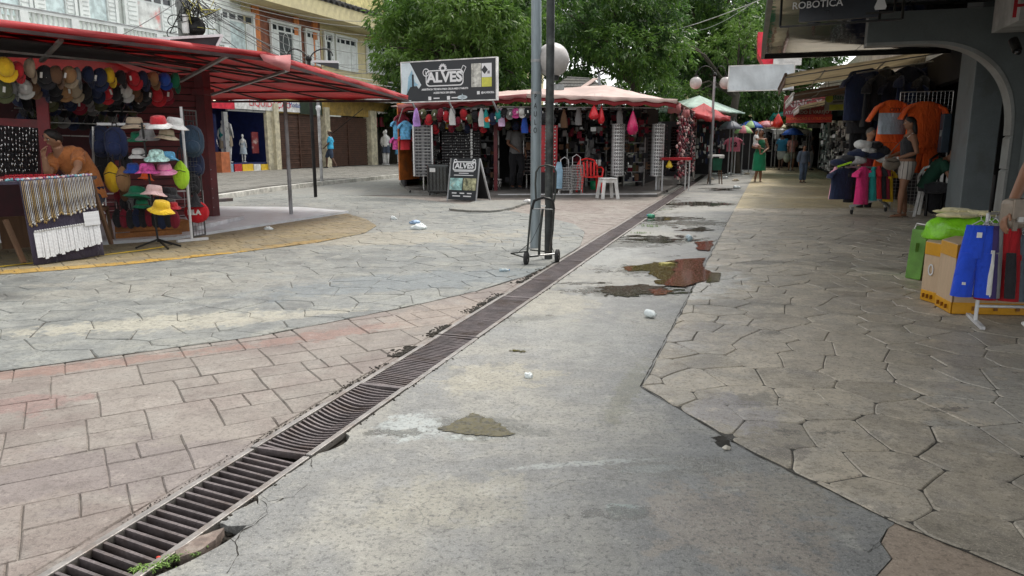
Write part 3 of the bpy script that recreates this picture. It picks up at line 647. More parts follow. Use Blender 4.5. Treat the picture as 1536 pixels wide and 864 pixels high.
m_dark = M('dark_interior', (.022, .020, .022), .8); m_wood = M('old_wood', (.16, .085, .045), .7, 0, .3, 3, .5, .5, stretch=(1, 1, .1)); m_card = M('cardboard', (.50, .34, .19), .8, 0, .08, 3, .1, .15, dirt=.2)
m_redp = M('red_paint', (.42, .015, .025), .35, dirt=.3, dcol=(.1, .01, .012)); m_plw = M('white_plastic_clean', (.75, .75, .73), .4, dirt=.25, dcol=(.4, .38, .34))
m_bluep = M('pale_blue_plastic', (.30, .48, .62), .4, dirt=.2)
def mk_cap(mc, mbm, label, tg=True):
    t = thing('baseball_cap', label, 'cap')
    mb = MB(); mb.ball((0, 0, 0), (.088, .105, .085), 14)
    for i, v in enumerate(mb.v):
        if v.z < -.02: mb.v[i] = Vector((v.x, v.y, -.02-(v.z+.02)*.05))
    mb.start
    M3 = Matrix.Rotation(radians(100), 3, 'X')
    for i, v in enumerate(mb.v): mb.v[i] = M3@v
    mb.build('crown', mc, t, local=True)
    b = MB(); g = []
    for i in range(5):
        r = i/4; row = []
        for j in range(9):
            a = radians(-70+140*j/8); rr = .085+.075*r*cos(a*.9)
            row.append(Vector((sin(a)*rr*.95, .02+.028*cos(a*1.2)+.0*r, -cos(a)*rr)))
        g.append(row)
    b.sheet(g); b.build('brim', mbm, t, local=True, solid=.004)
    MB().ball((0, -.086, .0), (.008, .004, .008), 6).build('button', mbm, t, local=True)
    if tg: MB().box((.015, -.115, -.03), (.026, .002, .062)).build('tag', m_tag, t, local=True)
    return t
CAPP = {}
def cap(pos, col, label, yaw=0, brimcol=None, tg=True, group='caps hanging under the red canopy', roll=0., s=1.):
    k = tg
    if k not in CAPP:
        CAPP[k] = mk_cap(c_black, c_black, label, tg); t = CAPP[k]; CAPP[k]['label'] = label
    else: t = copy_tree(CAPP[k], label=label)
    t['group'] = group; t.location = pos; t.rotation_euler = (radians(-8), roll, yaw); rr_ = RND(len(COL.objects)); t.scale = (s*rr_.uniform(.88, 1.08), s*rr_.uniform(.8, 1.1), s*rr_.uniform(.85, 1.12))
    remat(t, {'crown': col, 'brim': brimcol or col, 'button': brimcol or col}); return t
def mk_bucket(label):
    t = thing('bucket_hat', label, 'hat')
    MB().lathe([(0, .095), (.06, .094), (.078, .088), (.088, .06), (.095, .012)], n=18).build('crown', c_black, t, local=True, solid=.003)
    mb = MB().lathe([(.094, .014), (.12, -.008), (.155, -.032)], n=18)
    for i, v in enumerate(mb.v):
        a = atan2(v.y, v.x); mb.v[i] = Vector((v.x, v.y, v.z+.006*sin(3*a)*(hypot(v.x, v.y)/.15)))
    mb.build('brim', c_black, t, local=True, solid=.003)
    MB().lathe([(.0965, .010), (.0945, .024)], n=18).build('band', c_black, t, local=True, solid=.003)
    return t
BUCK = []
def bucket(pos, col, label, s=1., tilt=0., yaw=0., band=None, brim=None, group='hats on the hat stand'):
    if not BUCK: BUCK.append(mk_bucket(label)); t = BUCK[0]
    else: t = copy_tree(BUCK[0], label=label)
    t['label'] = label; t['group'] = group; t.location = pos; t.rotation_euler = (tilt, 0, yaw); t.scale = (s, s, s)
    remat(t, {'crown': col, 'brim': brim or col, 'band': band or col}); return t
def folded(rings, n=24, amp=.08, k=7, seed=0.):
    """vertical cloth tube: rings (z, cx, cy, rx, ry)"""
    mb = MB(); vs = []; fs = []; m_ = len(rings)
    for i, (z, cx, cy, rx, ry) in enumerate(rings):
        f = i/(m_-1)
        for j in range(n):
            a = 2*pi*j/n; q = 1+amp*(.3+f)*(sin(k*a+seed+z*3)+.6*sin(2.3*k*a+seed*2-z*7))*.5
            vs.append(Vector((cx+cos(a)*rx*q, cy+sin(a)*ry*q, z)))
    for i in range(m_-1):
        for j in range(n): fs.append((i*n+j, i*n+(j+1) % n, (i+1)*n+(j+1) % n, (i+1)*n+j))
    mb.add(vs, fs, True); mb.add(vs[:n], [tuple(range(n))], True); return mb
def shirt(pos, col, label, w_=.5, h=.66, yaw=0., name='t_shirt', cat='shirt', group=None, sleeve=.2, slcol=None, seed=1., dep=.05, tilt=0.):
    t = thing(name, label, cat, pos, yaw, group); t.rotation_euler = (tilt, 0, yaw)
    hw = w_/2
    R_ = [(0, 0, 0, hw*.30, dep*.5), (-.02, 0, 0, hw*.55, dep*.6), (-.06, 0, 0, hw*.98, dep*.8), (-.16, 0, 0, hw, dep)]+[(-.16-(h-.16)*k/5, 0, 0, hw*(.98+.03*sin(k+seed)), dep*(1+.15*k)) for k in range(1, 6)]
    folded(R_, 26, .10, 5, seed).build('body', col, t, local=True)
    for sg in (-1, 1):
        mb = MB().tube([(sg*hw*.72, 0, -.075), (sg*(hw+.03), 0, -.13), (sg*(hw+sleeve*.55), 0, -.13-sleeve*.75)], [.06, .085, .09], 12, ry=[dep*.6, dep*.7, dep*.6])
        mb.build('sleeve', slcol or col, t, local=True)
    return t
def shorts(pos, col, label, w_=.4, h=.42, yaw=0., group=None, name='shorts', cat='shorts', seed=1., dep=.04, stripe=None):
    t = thing(name, label, cat, pos, yaw, group); hw = w_/2
    folded([(0, 0, 0, hw*.72, dep*.7), (-.03, 0, 0, hw*.75, dep*.9), (-h*.45, 0, 0, hw*.95, dep)], 24, .06, 6, seed).build('waist', col, t, local=True)
    for sg in (-1, 1):
        folded([(-h*.38, sg*hw*.42, 0, hw*.5, dep), (-h*.7, sg*hw*.52, 0, hw*.54, dep*1.05), (-h, sg*hw*.58, 0, hw*.56, dep*1.1)], 16, .08, 4, seed+sg).build('leg', col, t, local=True)
        if stripe: MB().box((sg*hw*.62, -dep-.004, -h*.75), (.02, .004, h*.45)).build('stripe', stripe, t, local=True)
    return t
def backpack(pos, col, label, s=1., yaw=0., group=None, trim=None):
    t = thing('backpack', label, 'bag', pos, yaw, group); trim = trim or c_black
    mb = MB().ball((0, 0, 0), (.15*s, .085*s, .21*s), 14)
    for i, v in enumerate(mb.v): mb.v[i] = Vector((v.x*(1+.25*(abs(v.z)/(.21*s))**2), v.y, v.z))
    mb.build('body', col, t, local=True)
    mb = MB().ball((0, -.075*s, -.07*s), (.105*s, .05*s, .09*s), 12); mb.build('pocket', col, t, local=True)
    MB().tube([(-.10*s, -.07*s, .02*s), (-.09*s, -.082*s, .12*s), (0, -.07*s, .185*s), (.09*s, -.082*s, .12*s), (.10*s, -.07*s, .02*s)], .004*s, 6).build('zip', trim, t, local=True)
    MB().tube([(-.03*s, 0, .20*s), (-.025*s, 0, .25*s), (.025*s, 0, .25*s), (.03*s, 0, .20*s)], .007*s, 6).build('handle', trim, t, local=True)
    return t
def pouch(pos, col, label, s=1., yaw=0., group=None, cat='bag'):
    t = thing('waist_bag', label, cat, pos, yaw, group)
    mb = MB().ball((0, 0, -.05*s), (.085*s, .045*s, .15*s), 12)
    for i, v in enumerate(mb.v): mb.v[i] = Vector((v.x*(1-.45*max(0, v.z/(.1*s))), v.y, v.z))
    mb.build('body', col, t, local=True)
    MB().tube([(-.03*s, 0, .04*s), (-.015*s, 0, .19*s), (.0, 0, .23*s), (.02*s, 0, .19*s), (.03*s, 0, .04*s)], .008*s, 6, ry=.004).build('strap', c_black, t, local=True)
    MB().tube([(-.06*s, -.035*s, -.02*s), (0, -.048*s, .0), (.06*s, -.035*s, -.02*s)], .004*s, 6).build('zip', c_black, t, local=True)
    return t
def sign_board(name, label, c, xd, w_, h, th, mat, fm=None, cat='sign', up=(0, 0, 1)):
    """upright board: centre, x direction along it; returns thing and text frame maker"""
    t = thing(name, label, cat, (c[0], c[1], c[2]-h/2)); xd = Vector(xd).normalized(); up = Vector(up).normalized(); n = xd.cross(up).normalized()
    m = frame(c, xd, up); mb = MB(); p = [Vector(c)+xd*x+up*z+n*y for y in (-th, 0) for (x, z) in ((-w_/2, -h/2), (w_/2, -h/2), (w_/2, h/2), (-w_/2, h/2))]
    mb.hexa(p).build('panel', mat, t)
    if fm:
        e = .012*max(1, h)
        for (x0, z0, x1, z1) in ((-w_/2, -h/2, w_/2, -h/2), (-w_/2, h/2, w_/2, h/2), (-w_/2, -h/2-e, -w_/2, h/2+e), (w_/2, -h/2-e, w_/2, h/2+e)):
            MB().beam(Vector(c)+xd*x0+up*z0-n*th/2, Vector(c)+xd*x1+up*z1-n*th/2, e*2, th+.012, up=n).build('edge_trim', fm, t)
    def at(x, z, d=.003): mm = m.copy(); mm.translation = Vector(c)+xd*x+up*z+n*d; return mm
    return t, at
def flat(at, x, z, pts, mat, parent, name='print', d=.003, th=.002):
    m = at(x, z, d); mb = MB(); tri = tessellate_polygon([[Vector((a, b, 0)) for a, b in pts]])
    vs = [m@Vector((a, b, 0)) for a, b in pts]; F_ = []
    for q in tri:
        nn = (vs[q[1]]-vs[q[0]]).cross(vs[q[2]]-vs[q[0]]); F_.append(q if nn.dot(m.to_3x3()@Vector((0, 0, 1))) > 0 else q[::-1])
    return mb.add(vs, F_, False).build(name, mat, parent)
def rectp(w_, h): return [(-w_/2, -h/2), (w_/2, -h/2), (w_/2, h/2), (-w_/2, h/2)]
def ringp(mb, m, rx, ry, th, n=20, rad=0.):
    pts = []
    for i in range(n):
        a = 2*pi*i/n
        if rad: x = max(-rx+rad, min(rx-rad, cos(a)*9))+cos(a)*rad; y = max(-ry+rad, min(ry-rad, sin(a)*9))+sin(a)*rad
        else: x, y = cos(a)*rx, sin(a)*ry
        pts.append((x, y))
    o = [m@Vector((x, y, 0)) for x, y in pts]; q = [m@Vector((x*(1-th/rx), y*(1-th/ry), 0)) for x, y in pts]
    mb.add(o+q, [(i, (i+1) % n, n+(i+1) % n, n+i) for i in range(n)], False)

# ============================================================ LEFT KIOSK (red canopy)
m_redt = tarp('red_tarp', (.55, .055, .06), .32); m_redt2 = tarp('red_tarp_dusty', (.60, .22, .22), .3); m_maroon = M('maroon_shutter', (.13, .018, .022), .5, dirt=.35, dcol=(.05, .02, .02))
m_slab = M('pale_slab_paint', (.60, .63, .66), .35, var=.08, dirt=.3, dcol=(.36, .34, .33))
K = thing('market_kiosk', 'nearest market kiosk on the left, with a wide red tarpaulin canopy and dark red shutters', 'kiosk', (-5.5, 10.2, 0))
C0, C1, C2, C3 = Vector((-5.0, 7.2, 2.335)), P(400, 82, 9.4), P(612, 146, 13.3), P(300, 148, 14.9)
C00 = C1+(C0-C1)*2.1; C4 = C3+(C00-C1)*1.2
apex = Vector((-6.4, 11.3, 2.62))
def pan(mb, a, b, c, n=8, sag=.05):
    g = []
    for i in range(n+1):
        row = []
        for j in range(n+1):
            q = a.lerp(b, j/n).lerp(c, i/n) if i < n else c.copy()
            q = q+Vector((0, 0, -sag*sin(pi*(i/n))*abs(sin(pi*3*j/n))+.02*noise.noise(q*1.7))); row.append(q)
        g.append(row)
    mb.sheet(g)
for a, b in ((C00, C1), (C1, C2), (C2, C3), (C3, C4)): 
    mb = MB(); pan(mb, a, b, apex); mb.build('canopy_panel', m_redt, K, solid=.004)
def valance(mb, a, b, h, n=14, out=0.):
    g = []
    for k in (0, .5, 1.):
        g.append([a.lerp(b, j/n)+Vector((0, 0, .03-k*h*(1+.25*sin(j*1.9)))) + Vector((noise.noise(Vector((j*.7, k*2, a.x)))*.03, noise.noise(Vector((j*.7, k*2, a.y+9)))*.03, 0)) for j in range(n+1)])
    mb.sheet(g)
mb = MB(); valance(mb, C00, C1, .07, 20); mb.build('canopy_edge', m_redt, K, solid=.004)
mb = MB(); valance(mb, C1, C2, .10, 16); mb.build('canopy_edge', m_redt, K, solid=.004)
mb = MB(); valance(mb, C2, C3, .06, 16); mb.build('canopy_edge', m_redt, K, solid=.004)
mb = MB(); q1, q2, q3 = P(388, 80, 9.35), P(436, 82, 9.6), P(434, 108, 9.5)
mb.sheet([[q1, P(412, 84, 9.3), q2], [P(396, 92, 9.2), P(418, 97, 9.25), P(436, 96, 9.5)], [P(410, 97, 9.3), P(422, 103, 9.3), q3]]); mb.build('loose_flap', m_redt2, K, solid=.004)
m_bar = M('canopy_bar', (.055, .03, .03), .5, .4, dirt=.4); m_barl = M('canopy_bar_pale', (.28, .27, .26), .5, .4, dirt=.3)
bars = []
for f in (.0, .33, .66, 1.): bars.append((C1.lerp(C2, f), apex, .03))
for f in (.25, .5, .75): bars.append((C00.lerp(C1, f), apex, .03))
for f in (.2, .4, .6, .8): bars.append((C1.lerp(apex, f), C2.lerp(apex, f), .025))
for f in (.2, .4, .6, .8): bars.append((C2.lerp(apex, f), C3.lerp(apex, f), .025))
for f in (.35, .7): bars.append((C00.lerp(apex, f), C1.lerp(apex, f), .03))
for f in (.33, .66): bars.append((C2.lerp(C3, f), apex, .025))
for a, b, r in bars:
    dz = Vector((0, 0, -.05)); MB().beam(a+dz, b+dz, r, r).build('roof_bar', m_bar, K)
for a, b in ((C00, C1), (C1, C2), (C2, C3)): MB().beam(a-Vector((0, 0, .06)), b-Vector((0, 0, .06)), .035).build('edge_bar', m_bar, K)
for (u0, v0, y0, u1, v1, y1) in [(92, 60, 8.0, 62, 92, 8.6), (340, 84, 9.1, 270, 122, 10.1), (430, 106, 9.7, 318, 142, 11.8)]:
    MB().beam(P(u0, v0, y0), P(u1, v1, y1), .045, .03).build('strut', m_barl, K)
for (u0, v0, y0, u1, v1, y1) in [(0, 77, 8.0, 285, 104, 10.2)]: MB().beam(P(u0-60, v0-6, y0-.5), P(u1, v1, y1), .022).build('hanging_rail', m_barl, K)
# posts
for (u, v0, v1, y) in [(437, 324, 152, None), (483, 278, 150, None)]:
    g = G(u, v0, .02 if u < 450 else .0); top = P(u-9 if u < 450 else u-10, v1, g.y)
    o = MB().tube([g, Vector((g.x, g.y, top.z))], .032 if u < 450 else .045, 10)
    if u < 450: o.build('post', m_greym, K)
    else:
        t_ = thing('street_post', 'grey steel post with peeling paint at the kerb before the brown roller shutters', 'post', g); o.build('pole', M('peeling_paint', (.36, .36, .36), .6, .1, .3, 6, .3, .3, dirt=.8, dcol=(.75, .75, .72)), t_)
        MB().lathe([(.0, .12), (.07, .08), (.075, 0), (.05, -.06), (.045, -.2)], Vector((g.x, g.y, top.z-.25)), 10).build('collar', m_whitem, t_)
# floor slab
sa, sb, sc2, sd2 = G(262, 362), G(523, 321), G(440, 315), G(150, 372)
slab = [(sa.x, sa.y), (sb.x, sb.y), (-3.9, 13.75), (-6.9, 14.0), (-9, 10), (-5.2, 8.55), (-4.95, 8.7)]
MB().prism(slab, .0177, .055).build('floor_slab', m_slab, K, bevel=.006)
MB().beam(G(285, 342, .085), G(356, 326, .085), .22, .055).build('step', M('white_block', (.62, .63, .64), .5, dirt=.3), K)
# body: shutter walls and corner columns
bodyA, bodyB = Vector((-6.25, 11.35, 0)), Vector((-4.98, 12.0, 0))
def slats(a, b, z0, z1, mat, parent, pitch=.1, n=(0, -1, 0), name='shutter_slat', dep=.018):
    k = int((z1-z0)/pitch)
    for i in range(k):
        z = z0+pitch*(i+.5)
        MB().beam(a+Vector((0, 0, z)), b+Vector((0, 0, z)), dep*2 if i % 2 else dep*1.6, pitch*.86).build(name, mat, parent)
MB().beam(bodyA+Vector((0, .03, 1.15)), bodyB+Vector((0, .03, 1.15)), .02, 2.2).build('shutter_back', m_dark, K)
slats(bodyA, bodyB, .06, 2.28, m_maroon, K)
g = G(316, 330, .02)
MB().box((-4.86, 12.0, 1.17), (.17, .17, 2.3), SANG).build('corner_column', m_maroon, K, bevel=.008)
MB().box((-4.86, 12.0, 2.0), (.24, .24, .10), SANG).build('column_collar', m_maroon, K, bevel=.008)
for z in (.2, .35, .5, .65, .8): MB().ball((-4.80, 11.92, z), .012, 6).build('bolt', m_greym, K)
bk = Vector((-7.9, 10.2, 0)); bl = Vector((-9.4, 8.4, 0))
MB().beam(bodyA+Vector((-.03, 0, 1.15)), bk+Vector((0, 0, 1.15)), .05, 2.2).build('back_wall', M('dark_red_panel', (.05, .008, .012), .6), K)
MB().beam(bk+Vector((0, 0, 1.15)), bl+Vector((0, 0, 1.15)), .05, 2.2).build('back_wall', M('dark_red_panel', (.05, .008, .012), .6), K)
MB().beam(bodyB+Vector((0, .05, 1.15)), Vector((-6.0, 14.4, 1.15)), .05, 2.2).build('side_wall', m_maroon, K)
q = [C00.lerp(apex, .12)-Vector((0, 0, .13)), C00.lerp(C1, .72).lerp(apex, .14)-Vector((0, 0, .13)), C1.lerp(apex, .5)-Vector((0, 0, .15)), apex-Vector((0, 0, .2)), Vector((-9.5, 8.3, 2.3))]
MB().add(q, [(0, 1, 2, 3, 4)]).build('ceiling_board', m_dark, K, solid=.02)
m_rpd = M('dull_red_panel', (.20, .012, .018), .5, dirt=.4, dcol=(.05, .01, .01))
MB().beam(P(60, 112, 8.9), P(72, 260, 8.9), .14, .02, up=(0, 1, 0)).build('red_panel', m_rpd, K)
MB().beam(P(-30, 186, 9.2), P(66, 190, 9.2), .1, .16).build('red_panel', m_rpd, K)
# wire grid panels (right of the hats)
def grid_panel(o, xd, w_, h, px, pz, mat, label, r=.0025, fr=.011, name='wire_grid', cat='grid panel', tilt=None):
    t = thing(name, label, cat, o); xd = Vector(xd).normalized(); up = Vector(tilt or (0, 0, 1)).normalized()
    mb = MB()
    n = int(w_/px)
    for i in range(n+1): mb.tube([o+xd*(w_*i/n), o+xd*(w_*i/n)+up*h], r, 4, sm=False)
    n = int(h/pz)
    for i in range(n+1): mb.tube([o+up*(h*i/n), o+up*(h*i/n)+xd*w_], r, 4, sm=False)
    mb.build('wires', mat, t)
    for a, b in ((0, 0), (1, 0)): MB().tube([o+xd*w_*a, o+xd*w_*a+up*h], fr, 6).build('frame_bar', mat, t)
    for a in (0, 1): MB().tube([o+up*h*a, o+up*h*a+xd*w_], fr, 6).build('frame_bar', mat, t)
    return t
g0 = G(318, 350, .056); grid_panel(G(290, 356, .056)+Vector((-.02, .05, 0)), (g0-G(290, 356, .056)).normalized(), .27, 1.55, .06, .06, M('wire_dark', (.09, .09, .09), .5, .4), 'tall grey wire grid panel between the hat stand and the dark red corner column')
# caps hanging in rows
rowA = [(8, 100, 7.95, c_yel, 'bright yellow cap at the left edge of the front row under the red canopy'), (27, 105, 8.1, c_red, 'bright red cap with white tag, second in the front row beside the yellow cap'),
 (47, 102, 8.25, c_beige, 'pale beige cap hanging just left of the grey strut'), (68, 112, 8.4, c_black, 'black cap hanging right of the pale beige cap, in the front row'), (86, 112, 8.45, c_brown, 'brown cap with white tag, left of two taupe caps in the front row'),
 (104, 112, 8.55, c_tan, 'tan cap with white tag and dark brim right of the brown cap'), (117, 114, 8.65, c_grey, 'grey cap with white tag in the middle of the front row'), (134, 112, 8.8, c_navy, 'navy cap between the grey cap and the yellow cap'),
 (150, 116, 8.9, c_navy, 'second navy cap, touching the yellow cap in the middle of the row'), (165, 113, 9.0, c_yel, 'yellow cap with pale badge in the middle of the front row'), (183, 116, 9.15, c_black, 'black cap with white tag right of the middle yellow cap'),
 (200, 117, 9.3, c_red, 'red cap with white tag in the right half of the front row'), (215, 118, 9.4, c_navy, 'dark navy cap between the red cap and the brown cap, right half of the row'), (231, 118, 9.55, c_tan, 'light brown cap left of the blue cap in the front row'),
 (247, 119, 9.7, c_blue, 'royal blue cap with white brim edge near the right end of the row'), (264, 121, 9.85, c_green, 'green cap at the right end of the front row')]
R = RND(77)
for i, (u, v, y, c, l) in enumerate(rowA): cap(P(u, v, y), c, l, R.uniform(-.9, .9), c_beige if i == 5 else None, i not in (0, 2, 9, 14, 15), roll=R.uniform(-.3, .3), s=.98 if i < 10 else .92)
cols = [c_olive, c_grey, c_white, c_brown, c_navy, c_black, c_tan, c_beige, c_black, c_navy, c_red, c_black, c_white, c_brown, c_black, c_red, c_wine]
nm = {id(c_olive): 'olive', id(c_grey): 'grey', id(c_white): 'white', id(c_brown): 'dark brown', id(c_navy): 'navy', id(c_black): 'black', id(c_tan): 'tan', id(c_beige): 'beige', id(c_red): 'red', id(c_wine): 'wine red', id(c_yel): 'yellow',
      id(c_blue): 'blue', id(c_green): 'green', id(c_pink): 'pink', id(c_teal): 'teal', id(c_orange): 'orange', id(c_lime): 'lime', id(c_sky): 'sky blue', id(c_rose): 'rose', id(c_mint): 'mint'}
ORD = ['first', 'second', 'third', 'fourth', 'fifth', 'sixth', 'seventh', 'eighth', 'ninth', 'tenth', 'eleventh', 'twelfth', 'thirteenth', 'fourteenth', 'fifteenth', 'sixteenth', 'seventeenth', 'eighteenth', 'nineteenth', 'twentieth', 'twenty-first', 'twenty-second', 'twenty-third', 'twenty-fourth', 'twenty-fifth', 'twenty-sixth', 'twenty-seventh', 'twenty-eighth', 'twenty-ninth', 'thirtieth']
def ordw(i): return ORD[i] if i < 30 else ('fortieth' if i == 39 else ('thirty-' if i < 39 else 'forty-')+ORD[(i-30) % 10])
for i, c in enumerate(cols):
    u = 6+i*15.2; cap(P(u, 131+i*.6+R.uniform(-2, 2), 8.3+i*.11), c, f'{nm[id(c)]} cap in the lower row under the front caps, {ordw(i)} from the left', R.uniform(-1, 1), tg=i % 2 == 0, roll=R.uniform(-.3, .3), s=.95)
cols = [c_navy, c_black, c_black, c_olive, c_black, c_navy, c_wine, c_grey, c_olive, c_black, c_black, c_navy, c_black]
for i, c in enumerate(cols):
    cap(P(28+i*15, 152+R.uniform(-3, 3), 8.9+i*.12), c, f'{nm[id(c)]} cap on the third row down, above the slanted shelf, {ordw(i)} from the left', R.uniform(-1, 1), tg=i % 3 == 0, roll=R.uniform(-.3, .3), s=.9)
# slanted cap shelves with price rails
SH = thing('cap_shelf', 'chrome slanted shelf rack full of dark caps behind the seated man', 'shelf rack', P(90, 260, 9.6))
for v in (166, 186, 205):
    MB().beam(P(22, v-4, 9.3), P(212, v+2, 10.6), .02, .014).build('rail', m_silver, SH)
for i in range(13):
    u = 26+i*15; MB().beam(P(u, 150, 9.45+i*.1), P(u-8, 166, 9.3+i*.1), .008).build('divider', m_chrome, SH)
    MB().beam(P(u, 170, 9.45+i*.1), P(u-8, 186, 9.3+i*.1), .008).build('divider', m_chrome, SH)
for i in range(12):
    for j, v in enumerate((160, 179)):
        c = [c_black, c_navy, c_olive, c_black, c_grey][(i*2+j) % 5]
        cap(P(34+i*15, v, 9.6+i*.1), c, f'{nm[id(c)]} cap on the {"upper" if j == 0 else "lower"} tier of the slanted shelf, {ordw(i)} from the left', R.uniform(2.6, 3.6), tg=False, group='caps on the slanted shelf', roll=R.uniform(-.3, .3), s=.85)
# hat stand with bucket hats
hb = G(238, 372, .0175); HS = thing('hat_stand', 'black hat stand on three thin legs before the orange crate', 'hat stand', hb)
MB().tube([hb+Vector((0, 0, .07)), hb+Vector((-.12, .12, 1.42))], .012, 8).build('pole', m_blackm, HS)
for a in (200, 320, 80, 20): MB().beam(hb+Vector((0, 0, .10)), hb+Vector((cos(radians(a))*.24, sin(radians(a))*.24, .012)), .016, .02).build('leg', m_blackm, HS)
hats = [(202, 188, 8.75, c_beige, c_black, 1.05, 'beige bush hat with black band at the top left of the hat stand'), (238, 186, 8.45, c_red, c_red, 1.0, 'red bucket hat with white edge at the top of the stand'), (262, 189, 8.7, c_white, c_white, 1.1, 'white wide-brim hat at the top right of the stand'),
 (206, 207, 8.9, c_green, c_green, .8, 'dark green sun hat below the beige bush hat'), (221, 205, 8.7, c_grey, c_grey, .95, 'charcoal hat between the green and khaki hats'), (250, 205, 8.6, c_beige, c_olive, .95, 'khaki safari hat below the white hat'),
 (208, 232, 8.8, c_white, c_black, .8, 'black and white patterned hat left of the mint hat'), (235, 236, 8.5, c_mint, c_mint, .95, 'mint patterned bucket hat in the middle of the stand'), (253, 237, 8.75, c_sky, c_sky, .85, 'sky blue tie-dye bucket hat right of the mint one'),
 (200, 254, 8.9, c_blue, c_blue, .8, 'blue patterned hat left of the pink hats'), (221, 256, 8.55, c_pink, c_pink, .95, 'hot pink bucket hat, left of the two pink hats'), (247, 256, 8.7, cloth('cloth_lightpink', (.85, .28, .45), .3), c_pink, .95, 'lighter pink patterned bucket hat, right of the hot pink one'),
 (219, 267, 8.9, c_orange, c_orange, .65, 'small orange-brown hat under the hot pink hat'), (206, 292, 8.75, c_green, c_green, 1.1, 'green bucket hat left of the rose hat'), (231, 289, 8.5, c_rose, c_rose, 1.0, 'dusty rose bucket hat in the lower row'),
 (254, 292, 8.8, c_black, c_black, 1.0, 'black sun hat right of the dusty rose hat'), (213, 308, 8.8, c_green, c_olive, .8, 'dark green net hat under the green bucket hat'), (242, 313, 8.4, c_yel, c_yel, 1.05, 'bright yellow bucket hat lowest on the stand'), (260, 310, 8.7, c_red, c_red, .6, 'small red hat behind the yellow bucket hat')]
for i, (u, v, y, c, b, s, l) in enumerate(hats): bucket(P(u, v, y), c, l, s*.92, R.uniform(.0, .25), R.uniform(0, 3), b, c_white if i == 1 else None)
for i, (u, v, y, c, b, s, l) in enumerate(hats):
    if i % 2 == 0: MB().tube([hb+Vector((-.06, .08, P(u, v, y).z-.05)), P(u, v, y)], .005, 5).build('arm', m_blackm, HS)
# bags around the stand
GB = 'bags on the left kiosk'
backpack(P(288, 212, 9.3), cloth('cloth_slate', (.03, .06, .10)), 'dark slate blue backpack at the top right of the bag column', .95, .3, GB)
backpack(P(293, 247, 9.5), c_navy, 'navy small backpack below the slate blue backpack', .75, .3, GB); backpack(P(289, 277, 9.4), c_black, 'small black backpack above the red drawstring bag', .65, .3, GB)
backpack(P(152, 212, 9.2), c_navy, 'navy backpack behind the seated man, left of the two', .95, 0, GB); backpack(P(174, 215, 9.1), cloth('cloth_indigo', (.02, .035, .11)), 'indigo backpack left of the green sun hat', .95, 0, GB)
backpack(P(155, 250, 9.3), c_black, 'black backpack below the left navy backpack', .9, 0, GB)
pouch(P(168, 258, 9.0), c_yel, 'yellow sling bag hanging left of the hat stand', 1.25, 0, GB); pouch(P(184, 262, 8.95), c_tan, 'tan sling bag with black stripe right of the yellow bag', 1.05, 0, GB)
pouch(P(271, 255, 8.9), c_lime, 'lime green sling bag hanging at the right of the stand', 1.15, .1, GB)
pouch(P(190, 240, 9.2), c_black, 'black sling bag behind the tan bag', .9, 0, GB); pouch(P(186, 285, 9.1), c_brown, 'small brown pouch under the tan sling bag', .7, 0, GB); pouch(P(176, 290, 9.2), c_wine, 'small wine red pouch beside the brown pouch', .6, 0, GB)
for i in range(10):
    pouch(P(176+i*9.5, 322+R.uniform(-2, 3), 9.0), [c_black, c_wine, c_black, c_navy][i % 4], f'{["black", "wine red", "black", "navy"][i % 4]} purse in the bottom row above the orange crate, {ordw(i)} from the left', .8, 0, 'purses above the crate')
for i in range(8):
    pouch(P(186+i*10, 300+R.uniform(-3, 3), 9.15), [c_black, c_grey, c_black][i % 3], f'{["black", "grey", "black"][i % 3]} purse in the upper row behind the lower hats, {ordw(i)} from the left', .7, 0, 'purses behind the hats')
DB = thing('drawstring_bag', 'red drawstring bag with white lettering and a black top, hanging low at right', 'bag', P(295, 325, 9.25))
pb = P(295, 318, 9.25); mb = MB().ball(pb, (.16, .07, .14), 14)
mb.build('body', cloth('cloth_scarlet', (.55, .01, .02)), DB)
MB().lathe([(.015, .24), (.03, .2), (.07, .12), (.125, .07)], pb, 12).build('gathered_top', c_black, DB)
text('FILA', .085, frame(pb+Vector((0, -.078, .0)), (1, .05, 0), (.02, 0, 1)), c_white, DB, ext=.004, bold=.004)
BR = thing('bag_rack', 'white metal bag rack with a T foot, carrying the column of backpacks', 'rack', G(288, 364, .0175))
gb = G(288, 362, .0175); MB().tube([gb+Vector((0, 0, .03)), gb+Vector((0, 0, 1.62))], .017, 8).build('pole', m_whitem, BR)
MB().beam(gb+Vector((-.13, -.12, .018)), gb+Vector((.13, .16, .018)), .05, .03).build('foot', m_whitem, BR)
MB().beam(P(146, 186, 9.1), P(274, 187, 9.2), .03, .03).build('cross_bar', m_whitem, BR); MB().beam(P(140, 190, 9.1), P(140, 262, 9.1), .025, .02).build('upright', m_silver, BR)
# crate and low wire shelf
CR = thing('wooden_crate', 'orange-brown wooden crate on the pavement behind the hat stand', 'crate', P(215, 362, 9.05))
ca, cb = G(168, 364, .0175)+Vector((0, .1, 0)), G(268, 357, .0175)+Vector((0, .1, 0)); m_crate = M('orange_wood', (.34, .13, .03), .6, 0, .3, 4, .4, .4)
for z in (.06, .155): MB().beam(ca+Vector((0, 0, z)), cb+Vector((0, 0, z)), .03, .085).build('plank', m_crate, CR)
MB().beam(ca+Vector((0, .35, .1)), cb+Vector((0, .35, .1)), .03, .18).build('plank', m_crate, CR)
MB().beam(ca+Vector((0, .17, .2)), cb+Vector((0, .17, .2)), .34, .012).build('plank', m_crate, CR)
t = grid_panel(G(148, 358, .02)+Vector((0, .25, 0)), cb-ca, 1.2, .55, .11, .11, m_whitem, 'low white wire shelf front behind the orange crate'); 
